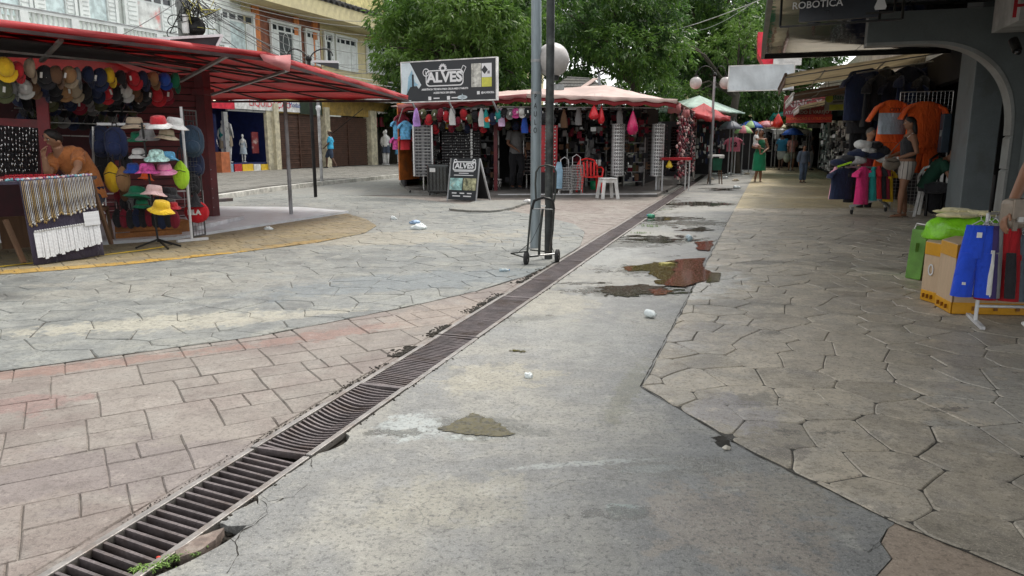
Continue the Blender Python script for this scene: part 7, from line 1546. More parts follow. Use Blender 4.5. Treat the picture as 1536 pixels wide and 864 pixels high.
# mannequins
m_manq = M('mannequin_white', (.74, .73, .70), .35, bmp=0)
def mannequin(g, h, label, top=None, bottom=None, yaw=0, dress=None, hair=None):
    t = thing('mannequin', label, 'mannequin', g, yaw); k = h/1.75; mb = MB()
    mb.ball((0, 0, 1.63), (.075, .09, .11), 10); mb.tube([(0, 0, 1.45), (0, 0, 1.56)], .045, 8)
    for (z, rx, ry) in (): pass
    mb.lathe([(.03, .86), (.15, .9), (.14, 1.0), (.10, 1.12), (.14, 1.28), (.15, 1.38), (.05, 1.48)], (0, 0, 0), 14)
    for sg in (-1, 1): mb.tube([(sg*.15, 0, 1.38), (sg*.22, .02, 1.12), (sg*.19, -.1, .88)], [.045, .035, .025], 8); mb.tube([(sg*.08, 0, .92), (sg*.09, -.02, .48), (sg*.08, .02, .06)], [.085, .055, .035], 8)
    mb.build('body', m_manq, t, local=True, remesh=.018, smooth_it=3)
    if top: folded([(1.42, 0, 0, .13, .10), (1.36, 0, 0, .18, .12), (1.1, 0, 0, .145, .11), (.9, 0, 0, .18, .13)], 18, .04, 5).build('top', top, t, local=True)
    if bottom:
        for sg in (-1, 1): folded([(.96, sg*.06, 0, .11, .12), (.8, sg*.08, 0, .11, .11), (.58, sg*.09, 0, .11, .10)], 14, .05, 4).build('trousers', bottom, t, local=True)
    if dress: folded([(1.40, 0, 0, .15, .11), (1.1, 0, 0, .13, .11), (.85, 0, 0, .2, .15), (.5, 0, 0, .24, .18)], 20, .06, 6).build('dress', dress, t, local=True)
    if hair: MB().ball((0, .01, 1.67), (.085, .1, .1), 10).build('hair', hair, t, local=True)
    MB().lathe([(0, 0), (.16, 0), (.16, .03), (0, .04)], n=14).build('base', m_plw, t, local=True); t.scale = (k, k, k); return t
def WG(u, n, z): q = WL.pt(A_(u, 230), z, n); return q
mannequin(WG(565, .6, .12), 1.85, 'white mannequin in a white top and dark shorts outside the far store', c_white, M('denim', (.06, .08, .12), .8), 3.0); mannequin(WG(570, .3, .12), 1.8, 'mannequin in black leggings behind the one with shorts', c_white, c_black, 2.8)
mannequin(WG(585, .6, .12), 1.85, 'mannequin in a sky blue dress outside the far store', dress=c_sky, yaw=3.1); mannequin(WG(603, .5, .12), 1.8, 'mannequin in a tan dress by the orange board', dress=c_tan, yaw=3)
mannequin(WG(337, -.5, .46), 1.25, 'small mannequin in a white shirt and cap, left in the display window', c_sky, c_navy, 2.9, hair=c_red); mannequin(WG(352, -.5, .46), 1.7, 'mannequin in a dark teal top in the display window', c_teal, c_beige, 3.2); mannequin(WG(363, -.7, .46), 1.95, 'tall mannequin with yellow hair in the display window', c_grey, c_beige, 3, hair=c_yel); mannequin(WG(377, -.4, .46), 1.15, 'child mannequin in a pale blue dress, right in the display window', dress=cloth('pale_dress', (.45, .52, .58)), yaw=3)
# pavement before the shops
kp = [G(290, 305), G(325, 300), G(400, 288), G(483, 277.5), G(560, 270), G(620, 263.5)]
far = [WL.pt(WL.hit(640, 250)[0]+4, 0, 0), WL.pt(-30, 0, 0)]; kp0 = Vector((-13, 5, 0)); kpe = kp[-1]+Vector((3, 14, 0))
poly = [(p_.x, p_.y) for p_ in ([kp0, Vector((-8.2, 12.3, 0))]+kp+[kpe]+[WL.pt(30, 0, 0), WL.pt(-32, 0, 0)])]
m_side = groundmat('sidewalk_stone', [(.24, .235, .21), (.31, .30, .265), (.27, .26, .235)], [], rough=.65, rnd=.15)
sw = MB().prism(poly, -.029, .105).build('sidewalk', m_mort, kind='structure')
cells = cells_ashlar([(-16, 10), (2, 10), (2, 45), (-16, 45)], 31, WL.ang, .5, .006, .35, .7); mass = MB(); R = RND(3)
K_ = [Vector((-8.2, 12.3, 0))]+kp
for c in cells:
    x = sum(p_[0] for p_ in c)/4; y = sum(p_[1] for p_ in c)/4
    ok = (Vector((x, y, 0))-WL.o).dot(WL.n) > .1
    for i in range(len(K_)-1):
        a, b = K_[i], K_[i+1]
        if min(a.y, b.y) <= y <= max(a.y, b.y) and x > a.x+(b.x-a.x)*(y-a.y)/(b.y-a.y)-.35: ok = False
    if y > 29 and x > -3.6: ok = False
    if y < 12.5: ok = False
    if ok: stone(mass, c, .1055, .112, R, sub=1, wa=0)
mass.build('sidewalk_slabs', m_side, sw, kind='stuff')
for i in range(len(K_)-1):
    a, b = K_[i], K_[i+1]; n_ = max(1, int((b-a).length/1.2))
    for j in range(n_): q0, q1 = a.lerp(b, j/n_), a.lerp(b, (j+.985)/n_); MB().beam(q0+Vector((.05, 0, .055)), q1+Vector((.05, 0, .055)), .14, .125).build('kerbstone', M('kerb_white', (.58, .57, .52), .7, dirt=.5), sw)
o = MB().box(G(330, 303)+Vector((0, 0, .03)), (.5, .2, .08), 1.0).build('iron_drain_cover', m_iron); tag(o, 'rusty iron cover at the kerb left of the bare canopy post', 'drain cover')
# ============================================================ POLES, LAMPS, HAND TRUCK
m_galv = M('galvanised', (.27, .32, .345), .45, .35, .15, 5, .3, .2, dirt=.35, dcol=(.14, .15, .15), stretch=(1, 1, .15)); m_bpole = M('black_pole', (.035, .04, .04), .5, .2, .4, 6, .3, .3, dirt=.75, dcol=(.14, .15, .14))
g = G(803, 372, .0); t = thing('utility_pole', 'tall grey galvanised pole with black graffiti, rising out of frame at the centre', 'pole', g); MB().tube([g, g+Vector((0, 0, 2.0)), g+Vector((-.03, 0, 5.5))], [.062, .058, .052], 16).build('shaft', m_galv, t)
for z in (1.75, 2.1): MB().tube([g+Vector((0, 0, z)), g+Vector((0, 0, z+.03))], .0625, 16).build('clamp', m_greym, t)
for i, (ch, z) in enumerate(zip('PAULO', (1.72, 1.62, 1.53, 1.44, 1.35))): text(ch, .085, frame(g+Vector((-.012, -.0655, z-.0)), (1, .15*(-1)**i*.2, 0), (.25*(-1)**i, 0, 1)), m_blackm, t, 'graffiti', ext=.002, sx=.62)
g = G(822.5, 389, .0); bp = thing('lamp_post', 'black painted steel post with a big round globe lamp, right behind the hand truck', 'street lamp', g); MB().tube([g, g+Vector((0, 0, 5.5))], .042, 12).build('post', m_bpole, bp); MB().tube([g+Vector((0, 0, 1.62)), g+Vector((0, 0, 1.66))], .046, 12).build('collar', m_bpole, bp)
m_globe = M('dirty_globe', (.50, .47, .45), .4, var=.12, bmp=0, dirt=.5, dcol=(.33, .30, .28)); q = P(829, 90, 8.7)
MB().ball(q, .188, 24).build('globe', m_globe, bp); MB().lathe([(.0, -.23), (.07, -.22), (.075, -.17)], q, 14).build('globe_fitting', m_bpole, bp); MB().beam(q+Vector((0, 0, -.22)), Vector((g.x, g.y, q.z-.25)), .03).build('arm', m_bpole, bp); MB().box(P(838, 131, 8.6), (.09, .09, .06), .5).build('junction_box', m_whitem, bp)
# hand truck
HT = thing('hand_truck', 'two-wheeled black steel hand truck leaning on the two poles', 'hand truck', G(812, 390)); y0 = 7.42
m_ht = M('hand_truck_steel', (.035, .04, .035), .45, .4, .3, dirt=.4, dcol=(.10, .07, .05)); Wz = lambda u, v, dy=0: P(u, v, y0+dy)
MB().tube([Wz(791, 378), Wz(795, 330, .08), Wz(797, 312, .12), Wz(803, 300, .14), Wz(812, 296.5, .15), Wz(824, 297.5, .15), Wz(830, 302, .14), Wz(831, 312, .12), Wz(829, 345, .06), Wz(825, 376)], .0105, 8).build('frame_tube', m_ht, HT)
MB().tube([Wz(804, 300, .14), Wz(803, 275, .17), Wz(804, 258, .19), Wz(809, 250, .2), Wz(820, 247.5, .2), Wz(830, 250, .2), Wz(834, 258, .19), Wz(833, 290, .15), Wz(830, 305, .14)], .0095, 8).build('handle_tube', m_ht, HT)
MB().tube([Wz(798, 314, .11), Wz(801, 301, .13), Wz(815, 296, .14), Wz(828, 300, .13), Wz(831, 314, .11)], .014, 8).build('foam_grip', m_blackm, HT)
MB().tube([Wz(800, 313, .12), Wz(830, 314, .12)], .006, 6).build('cross_bar', m_silver, HT); MB().tube([Wz(814, 314, .12), Wz(810, 350, .05), Wz(808.5, 382)], .013, 8).build('centre_bar', m_ht, HT); MB().box(Wz(815, 309, .1), (.045, .01, .02)).build('label_plate', m_tag, HT)
MB().tube([Wz(795, 384, -.02), Wz(832, 381, .08)], .009, 8).build('axle', m_silver, HT)
for u, v, dy in ((789.5, 385, -.03), (836, 380.5, .12)):
    c = Wz(u, v, dy); M3 = Matrix.Rotation(-.25, 3, 'Z')@Matrix.Rotation(pi/2, 3, 'Y'); c.z = .068
    wh = MB().lathe([(.040, -.018), (.062, -.018), (.070, -.010), (.070, .010), (.062, .018), (.040, .018)], c, 20, M3).build('wheel', M('tyre', (.03, .03, .03), .8), HT); MB().lathe([(.0, -.013), (.041, -.013), (.041, .013), (.0, .013)], c, 16, M3).build('rim', m_greym, wh); MB().lathe([(.0, -.02), (.012, -.02), (.012, .02), (.0, .02)], c, 10, M3).build('hub', m_blackm, wh)
for a, b in (((792, 377), (766, 380)), ((808, 384), (786, 386)), ((766, 380), (786, 386)), ((795, 375), (826, 378))): MB().beam(Wz(*a, -.05)+Vector((0, 0, .0)), Wz(*b, -.05), .014, .012).build('toe_bar', m_ht, HT)
MB().tube([Wz(830, 318, .1), Wz(826, 345, -.02), Wz(822, 360, -.03), Wz(831, 378, 0)], .003, 5).build('strap', m_blackm, HT); MB().tube([Wz(812, 330, .1), Wz(803, 350, .0), Wz(797, 362, -.02), Wz(776, 380, -.05)], .003, 5).build('strap', m_blackm, HT)
# double lamp further away, globes
def dlamp(u, vt, y, arms, label, globes=True, r=.19, rad=.04):
    t_ = P(u, vt, y); t = thing('street_lamp', label, 'street lamp', (t_.x, t_.y, 0)); MB().tube([Vector((t_.x, t_.y, 0)), t_], rad, 8).build('post', m_greym if globes else m_blackm, t); MB().ball(t_, rad*1.8, 8).build('finial', m_blackm, t)
    for (du, v) in arms:
        e = P(u+du, v, y); k = (e-t_); MB().tube([t_-Vector((0, 0, .1))+k*(.5-.5*cos(pi*q/10))+Vector((0, 0, (.34 if globes else .22)*sin(pi*q/10)+.1*q/10)) for q in range(11)], .014, 6).build('arm', m_blackm, t)
        if globes: MB().ball(e-Vector((0, 0, r)), r, 16).build('globe', m_globe, t); MB().tube([e-Vector((0, 0, .03)), e+Vector((0, 0, .05))], .07, 8).build('globe_cap', m_blackm, t)
    return t
dlamp(1072, 112, 24, ((-28, 115), (17, 115)), 'double-armed street lamp with two round white globes beside the blank banner')
dlamp(463, 88, 17, ((-32, 84), (36, 84)), 'street lamp with two thin arched black arms rising behind the red canopy', False)
# utility pole with equipment behind the red canopy
q = P(278, 60, 19.5); UP = thing('utility_pole', 'concrete utility pole tangled with cables behind the red canopy', 'pole', (q.x, q.y, 0)); MB().tube([Vector((q.x, q.y, 0)), Vector((q.x, q.y, 8.5))], [.17, .13], 12).build('shaft', M('pole_concrete', (.22, .23, .22), .8, dirt=.4), UP)
MB().tube([P(279, 50, 19.2), P(277, 22, 19.2)], .085, 12).build('white_box', m_plw, UP); MB().lathe([(.0, -.06), (.24, -.05), (.24, .05), (.0, .06)], P(293, 41, 19.3), 14, Matrix.Rotation(pi/2, 3, 'X')@Matrix.Rotation(.3, 3, 'Y')).build('junction_box', m_blackm, UP)
for (u, v, r, y) in ((262, 31, .17, 19.1), (262, 50, .19, 19.1), (296, 42, .27, 19.2), (290, 40, .24, 19.2)):
    c = P(u, v, y); MB().tube([c+Vector((cos(a)*r, 0, sin(a)*r*.8)) for a in [2*pi*i/16 for i in range(14)]], .012, 5).build('cable_loop', m_blackm, UP)
mb = MB(); R = RND(14)
for i in range(46):
    a = P(R.uniform(268, 300), R.uniform(-12, 12), 19.3+R.uniform(-.3, .3)); b = P(R.uniform(265, 335), R.uniform(0, 48), 19.4+R.uniform(-.4, .4)); m_ = (a+b)/2-Vector((R.uniform(-.3, .3), 0, R.uniform(.1, .4))); mb.k = 1 if i % 9 == 0 else 0; mb.tube([a, m_, b], R.uniform(.006, .014), 4, cap=False)
mb.build('tangled_wires', [m_blackm, M('dry_leaf_yellow', (.6, .55, .12), .7)], UP, kind='stuff')
GWR = 'cables strung along the left street front'
for i, (u0, v0, y0_, u1, v1, y1, sag) in enumerate([(275, -6, 19.5, 640, 62, 38, .5), (275, -2, 19.5, 640, 74, 38, .7), (275, 2, 19.5, 600, 84, 36, .9), (275, -10, 19.5, 650, 50, 38, .5), (275, 6, 19.5, 600, 96, 36, 1.0), (285, 3, 19.6, 600, 104, 36, .8), (275, -14, 19.5, 640, 34, 38, .5),
    (285, -4, 19.5, 520, 118, 33, .4), (280, -20, 19.5, 640, 18, 36, .6), (280, 0, 19.5, 412, 100, 26, .3), (295, 2, 19.6, 620, 118, 36, .9), (300, -8, 19.6, 640, 88, 36, 1.1), (150, 68, 17, 268, 2, 19.4, .05), (850, 55, 30, 1150, -4, 24, .5), (560, 66, 30, 800, 66, 24, .2), (1000, 45, 32, 1130, 4, 26, .4)]):
    a, b = P(u0, v0, y0_), P(u1, v1, y1); pts = [a.lerp(b, k/14)-Vector((0, 0, sag*sin(pi*k/14))) for k in range(15)]
    side = 'pale' if i > 12 else 'dark'; o = MB().tube(pts, .010 if i != 13 else .014, 5).build('overhead_cable', M('cable_grey', (.14, .14, .14), .6) if i < 13 else M('cable_pale', (.4, .42, .4), .6))
    tag(o, ['dark overhead cable running from the tangled pole along the cream building', 'thin dark cable rising left of the tangled pole across the balcony', 'pale cable crossing in front of the trees on the right', 'faint cable crossing the tree crown above the ALVES billboard', 'faint short cable in the dark tree crown left of the soffit'][0 if i < 12 else i-11], 'cable', GWR if i < 12 else None)
# black sloping sign board behind the canopy
t = thing('roof_board', 'black board with white metal edges standing behind the red canopy', 'board', P(270, 75, 15.5)); a, b, c, d_ = P(120, 76, 14.2), P(322, 90, 15.8), P(333, 53, 15.8), P(205, 60, 14.6)
MB().add([a, b, c, d_], [(0, 1, 2, 3)]).build('panel', M('board_black', (.03, .034, .04), .5), t, solid=.03)
for q0, q1 in ((d_, c), (P(322, 76, 15.7), c), (P(252, 78, 15), P(252, 59, 15))): MB().beam(q0, q1, .05).build('edge_trim', m_whitem, t)
t = thing('roof_board', 'small black board with a pale edge on the far side of the red canopy, below the arched lamp', 'board', P(490, 96, 17)); MB().add([P(470, 94, 17), P(508, 104, 17), P(508, 94, 17), P(470, 93, 17)], [(0, 1, 2, 3)]).build('panel', M('board_black', (.03, .034, .04), .5), t, solid=.03); MB().beam(P(468, 92, 17), P(508, 93, 17), .05).build('edge_trim', m_whitem, t)
# ============================================================ TREES
def leafmat(name, c1, c2, c3):
    m, N, b = newmat(name); g = N.new('ShaderNodeNewGeometry'); n = N.noise(g.outputs['Position'], .55, 3); c = N.mix(N.ramp(n, .38, .62), c1, c2)
    c = N.mix(N.math('MULTIPLY', N.ramp(g.outputs['Random Per Island'], .5, 1.), .8), c, c3); N.l.new(c, b.inputs['Base Color']); b.inputs['Roughness'].default_value = .45
    t = N.new('ShaderNodeBsdfTranslucent'); hv = N.new('ShaderNodeHueSaturation'); hv.inputs['Value'].default_value = 1.5; N.l.new(c, hv.inputs['Color']); N.l.new(hv.outputs[0], t.inputs[0])
    mx = N.new('ShaderNodeMixShader'); mx.inputs[0].default_value = .4; N.l.new(b.outputs[0], mx.inputs[1]); N.l.new(t.outputs[0], mx.inputs[2]); N.l.new(mx.outputs[0], N.n['Material Output'].inputs[0]); return m
lm1 = leafmat('leaf_green', (.042, .10, .018), (.08, .165, .026), (.14, .245, .04)); lm2 = leafmat('leaf_deep', (.026, .064, .017), (.048, .108, .024), (.085, .165, .036)); lm3 = leafmat('leaf_light', (.07, .14, .022), (.11, .20, .035), (.15, .25, .055))
m_bark = M('bark', (.085, .07, .055), .9, 0, .3, 6, .5, .8, stretch=(1, 1, .3))
rng = np.random.default_rng(7)
def foliage(name, clumps, per, leafL, leafW, mat, parent, nleaf=11, droop=.55, kind=None):
    tips = []; dirs = []
    for (c, r) in clumps:
        n = max(6, int(per*(r[0]*r[1]*r[2])**(2/3))); d = rng.normal(size=(n, 3)); d /= np.linalg.norm(d, axis=1)[:, None]
        rad = rng.uniform(.62, 1.05, n)**.6; p = d*rad[:, None]*np.array(r); tips.append(p+np.array(c)); dirs.append(d)
    tp = np.concatenate(tips); dr_ = np.concatenate(dirs); N = len(tp)
    base = np.repeat(tp, nleaf, 0); dirn = np.repeat(dr_, nleaf, 0); K_ = N*nleaf
    v = rng.normal(size=(K_, 3)); v[:, 2] *= .5; ld = dirn*.7+v*.75; ld[:, 2] -= droop; ld /= np.linalg.norm(ld, axis=1)[:, None]
    base = base-dirn*rng.uniform(0, .25, (K_, 1))*leafL*2+rng.normal(size=(K_, 3))*leafL*.25
    up = np.tile(np.array([0, 0, 1.]), (K_, 1))+rng.normal(size=(K_, 3))*.45; sd_ = np.cross(ld, up); sd_ /= np.linalg.norm(sd_, axis=1)[:, None]+1e-9; nn = np.cross(sd_, ld)
    L = leafL*rng.uniform(.6, 1.25, (K_, 1)); W_ = leafW*rng.uniform(.7, 1.2, (K_, 1))
    V = np.stack([base, base+ld*L*.45+sd_*W_*.5+nn*L*.06, base+ld*L-nn*L*.10, base+ld*L*.45-sd_*W_*.5+nn*L*.06], 1).reshape(-1, 3)
    off = np.zeros(3); q = parent
    while q is not None: off += np.array(q.location); q = q.parent
    V = V-off
    me = bpy.data.meshes.new(name); me.vertices.add(K_*4); me.vertices.foreach_set('co', V.astype(np.float32).ravel()); me.loops.add(K_*4); me.loops.foreach_set('vertex_index', np.arange(K_*4, dtype=np.int32)); me.polygons.add(K_); me.polygons.foreach_set('loop_start', np.arange(0, K_*4, 4, dtype=np.int32)); me.update(calc_edges=True); me.materials.append(mat)
    o = bpy.data.objects.new(name, me); COL.objects.link(o); o.parent = parent
    if kind: o['kind'] = kind
    return o
def tree(label, base, trunk_r, split, clumps, per, leafL, leafW, mat, seed=1, nleaf=11, mat2=None):
    t = thing('tree', label, 'tree', base); R = RND(seed); b = Vector(base); sp = Vector(split)
    MB().tube([b-Vector((0, 0, .05)), b.lerp(sp, .3)+Vector((R.uniform(-.1, .1), 0, 0)), b.lerp(sp, .7)+Vector((R.uniform(-.15, .15), .1, 0)), sp], [trunk_r*1.25, trunk_r, trunk_r*.85, trunk_r*.7], 12).build('trunk', m_bark, t)
    for (c, r) in clumps[::max(1, len(clumps)//14)]:
        c = Vector(c); m_ = sp.lerp(c, .5)+Vector((0, 0, .4)); MB().tube([sp-Vector((0, 0, .2)), m_, c], [trunk_r*.3, trunk_r*.18, trunk_r*.07], 7).build('limb', m_bark, t)
    h = len(clumps)//3 if mat2 else 0
    foliage('crown', clumps[h:], per, leafL, leafW, mat, t, nleaf)
    if h: foliage('crown', clumps[:h], per, leafL, leafW, mat2, t, nleaf)
    return t
def cl(lst, y): 
    out = []
    for (u, v, dy, r) in lst: q = P(u, v, y+dy); out.append(((q.x, q.y, q.z), (r, r*.9, r*.7)))
    return out
R = RND(66)
t1 = [(600, 95, -1, .9), (585, 70, 0, .9), (612, 50, 0, 1.1), (640, 20, .5, 1.3), (655, 75, 0, 1.1), (700, 60, -.8, 1.2), (690, 20, -1, 1.2), (735, 35, -1, 1.1), (745, 80, 0, 1.1), (775, 20, 0, 1.2), (780, 75, .5, .9), (755, 125, .5, .8), (640, 100, 1, 1.1), (600, 115, 0, .6), (720, 105, 1.5, 1.2), (770, 110, 0, .6), (670, -15, 0, 1.5), (740, -20, 0, 1.5), (610, 5, 1, 1.2), (640, 45, 1.5, 1.5), (720, 50, 2, 1.8), (590, 30, 1.5, .9), (775, 145, .5, .45), (745, 150, .8, .5), (700, 140, 1.5, .8)]
tree('large green tree with drooping leaves above the ALVES billboard', (P(700, 216, 25).x, 25, 0), .3, (P(715, 130, 25).x, 25, 3.2), cl(t1, 24), 78, .24, .062, lm1, 1, 12, lm3)
t2 = [(850, 20, -1, 1.2), (880, 55, -.5, 1.1), (860, 100, .5, .8), (920, 25, 0, 1.3), (960, 60, 0, 1.2), (975, 15, .5, 1.4), (1000, 45, 0, 1.0), (1010, 85, 0, .9), (905, -15, 0, 1.6), (930, 60, 1.5, 1.5), (985, 95, .5, .9), (870, 15, 1, 1.5), (845, 55, 1.5, 1.1), (960, -20, 0, 1.6), (880, 125, 1, .7), (855, 130, 1, .6), (945, 95, -1, .9), (970, 110, -1, .8), (935, 70, -1.5, 1.0), (990, 70, -1, 1.0), (905, 60, -1, .9)]
tree('tall dark green tree right of the globe lamp, behind the middle kiosk', (P(960, 216, 28).x, 28, 0), .22, (P(950, 120, 28).x, 28, 3.6), cl(t2, 27), 80, .22, .06, lm1, 2, 12, lm2)
t3 = [(1030, 20, 0, 1.5), (1060, 55, 0, 1.5), (1030, 75, 1, 1.5), (1085, 15, 0, 1.5), (1100, 50, -1, 1.3), (1125, 30, -1, 1.3), (1060, 95, .5, 1.3), (1095, 90, 0, 1.3), (1120, 80, 0, 1.2), (1000, 5, 1, 1.6), (1030, -15, 0, 1.9), (1100, -20, 0, 1.9), (1140, 100, 1, 1.3), (1060, 125, 2, 1.5), (1110, 135, 2, 1.5), (1150, 60, 1, 1.6), (1030, 130, 1.5, 1.2), (1145, 140, 2, 1.2)]
tree('broad tree with pale green patches behind the double globe lamp', (P(1060, 216, 34).x, 34, 0), .35, (P(1060, 130, 34).x, 34, 4), cl(t3, 33), 68, .24, .07, lm2, 3, 12, lm1)
t4 = [(1095, 75, 0, .9), (1075, 70, 0, .8), (1120, 60, 0, .9), (1128, 35, 0, 1.0), (1110, 25, 0, .7), (1005, 55, -2, .9), (985, 40, -2, .7), (1040, 140, 0, .7), (1020, 135, 0, .6)]
tree('light yellow-green tree showing between the dark trees by the soffit edge', (P(1105, 216, 30.5).x, 30.5, 0), .2, (P(1105, 140, 30.5).x, 30.5, 3.2), cl(t4, 30), 60, .2, .055, lm3, 4)
back = []
for i in range(70):
    u = R.uniform(540, 1230); v = R.uniform(-30, 195)
    if (765 < u < 815 and 90 < v < 160) or (890 < u < 975 and 75 < v < 125) or (u < 590 and v < 120): continue
    q = P(u, v, R.uniform(42, 48)); back.append(((q.x, q.y, q.z), (2.3, 2, 1.7)))
foliage('far_wood', back, 42, .42, .15, lm2, None, 9, kind='stuff')
o = thing('tree', 'low leafy shrub tree between the middle kiosk roof and the mint canopy', 'tree', (P(1010, 216, 29).x, 29, 0)); MB().tube([Vector((P(1010, 216, 29).x, 29, 0)), P(1010, 160, 29)], .12, 8).build('trunk', m_bark, o); foliage('crown', cl([(975, 130, 0, .9), (1000, 140, 0, .9), (1030, 148, 0, .8), (1050, 155, .5, .7), (950, 120, 1, .8)], 29), 60, .2, .055, lm1, o)
# buildings that close the far end of the street
m_fb = M('far_render', (.48, .47, .43), .8, dirt=.4)
for i, (x, y, w_, h, l, c) in enumerate([(6, 62, 14, 4.0, 'pale low building closing the street behind the trees', m_fb), (24, 66, 18, 5.5, 'far cream building at the right end of the street behind the stalls', m_creamw), (-9, 58, 12, 4.5, 'far white building behind the tree by the left street front', m_wall)]):
    t = thing('far_building', l, 'building', (x, y, 0)); MB().box((x, y, h/2), (w_, 5, h)).build('wall', c, t); MB().box((x, y, h+.1), (w_+.6, 5.6, .2)).build('roof', m_til, t)
    for j in range(int(w_/2)): q = Vector((x-w_/2+1+2*j, y-2.53, 1.9)); f_ = MB().box(q, (1.0, .06, 1.2)).build('window', m_fr, t); MB().box(q-Vector((0, .04, 0)), (.8, .03, 1.0)).build('pane', m_pane, f_)
# far market: white tarps and dark goods at the end of the walkway
for i, (u0, u1, v, y, h, l, mt_) in enumerate([(1125, 1165, 193, 40, .2, 'long white tarpaulin stall roof at the far end, left half', m_plw), (1160, 1215, 195, 38, .2, 'white tarpaulin stall roof at the far end, right half', m_plw), (1212, 1232, 186, 37, .2, 'pale tilted board over the far stalls', m_plw)]):
    a, b = P(u0, v, y), P(u1, v, y); t = thing('far_stall', l, 'stall', ((a.x+b.x)/2, y, 0)); mb = MB(); mb.sheet([[a.lerp(b, k/6)+Vector((0, 0, .03*sin(k*2))) for k in range(7)], [a.lerp(b, k/6)+Vector((0, 3, .35+.03*sin(k*2))) for k in range(7)]]); mb.build('roof', mt_, t, solid=.02)
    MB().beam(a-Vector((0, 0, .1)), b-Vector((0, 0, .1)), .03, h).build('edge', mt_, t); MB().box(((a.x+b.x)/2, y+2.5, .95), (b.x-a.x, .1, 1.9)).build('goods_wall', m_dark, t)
    for q in (a, b): MB().tube([Vector((q.x, q.y, 0)), q], .03, 6).build('post', m_greym, t)
t = thing('far_stall', 'dark goods stall with pale sacks behind the pink football shirt', 'stall', (11, 37, 0)); mb = MB(); R = RND(55)
for i in range(260): mb.k = R.choice((0, 0, 0, 1, 2, 3)); q = P(R.uniform(1085, 1215), R.uniform(200, 232), R.uniform(38, 41)); mb.box(q, (R.uniform(.1, .35), .15, R.uniform(.1, .35)), R.uniform(0, 3))
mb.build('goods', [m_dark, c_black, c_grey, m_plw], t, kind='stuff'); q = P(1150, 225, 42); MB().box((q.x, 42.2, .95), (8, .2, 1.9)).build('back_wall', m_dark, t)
o = MB().add([G(1108, 243, .35), G(1140, 243, .35), P(1135, 227, 37), P(1118, 227, 37)], [(0, 1, 2, 3)]).build('tarpaulin_sheet', M('tarp_palegrey', (.45, .52, .50), .5), solid=.02); tag(o, 'pale grey sheet sloping to the ground beyond the pink football shirt', 'tarpaulin')
# ============================================================ PEOPLE
sk_b = M('skin_brown', (.26, .125, .07), .55, var=.08, bmp=.1, fine=.05); sk_l = M('skin_tan', (.42, .23, .14), .55, var=.08, bmp=.1, fine=.05); sk_d = M('skin_deep', (.11, .055, .035), .55, var=.08, bmp=.1, fine=.05)
hr_b = M('hair_black', (.012, .010, .009), .5, bmp=.8, scale=20); hr_g = M('hair_greying', (.12, .11, .10), .7, bmp=.8, scale=20)
def sweep(mb, pts, ac, rx, ry, n=14):
    vs = []; fs = []; k = len(pts)
    for i in range(k):
        d = (pts[min(i+1, k-1)]-pts[max(i-1, 0)]).normalized(); x = (ac-d*ac.dot(d)).normalized(); y = d.cross(x)
        for j in range(n): a = 2*pi*j/n; vs.append(pts[i]+x*cos(a)*rx[i]+y*sin(a)*ry[i])
    for i in range(k-1):
        for j in range(n): fs.append((i*n+j, i*n+(j+1) % n, (i+1)*n+(j+1) % n, (i+1)*n+j))
    mb.add(vs, fs, True); mb.add(vs[:n], [tuple(range(n))[::-1]], True); mb.add(vs[-n:], [tuple(range(n))], True)
def stand(g, yaw, k=1.0, **o):
    """joints of a standing figure, k = height/1.75, facing -Y at yaw 0; o overrides joints in local metres"""
    J = dict(pel=(0, 0, .93), waist=(0, .0, 1.10), chest=(0, .0, 1.30), neck=(0, .01, 1.47), head=(0, -.01, 1.63), fd=(0, -1, 0))
    for s_, q in (('L', -1), ('R', 1)):
        J.update({'sh'+s_: (.175*q, 0, 1.42), 'el'+s_: (.225*q, .02, 1.13), 'wr'+s_: (.235*q, -.07, .89), 'hip'+s_: (.09*q, 0, .92), 'kn'+s_: (.095*q, -.02, .50), 'an'+s_: (.10*q, .03, .09)})
    J.update(o); R3 = Matrix.Rotation(yaw, 3, 'Z'); out = {}
    for a, p_ in J.items(): out[a] = R3@Vector(p_) if a == 'fd' else Vector(g)+R3@(Vector(p_)*k)
    out['yaw'] = yaw; out['k'] = k; out['g'] = Vector(g); return out
def hand(mb, wr, d, side, k, curl=.5):
    d = d.normalized(); side = (side-d*side.dot(d)).normalized(); nn = d.cross(side); p0 = wr+d*.045*k
    sweep(mb, [wr-d*.01*k, wr+d*.04*k, wr+d*.09*k], side, [.026*k, .038*k, .036*k], [.018*k, .017*k, .012*k], 8)
    for i, (o, L) in enumerate(((-.027, .062), (-.009, .075), (.010, .070), (.027, .055))):
        a = wr+d*.085*k+side*o*k; b = a+d*L*.5*k+nn*L*.25*curl*k; c = b+d*L*.4*k+nn*L*.5*curl*k; mb.tube([a, b, c], [.0095*k, .0088*k, .007*k], 6)
    a = wr+d*.03*k-side*.03*k; mb.tube([a, a+d*.03*k-side*.025*k, a+d*.06*k-side*.028*k+nn*.015*k], [.012*k, .011*k, .009*k], 6)
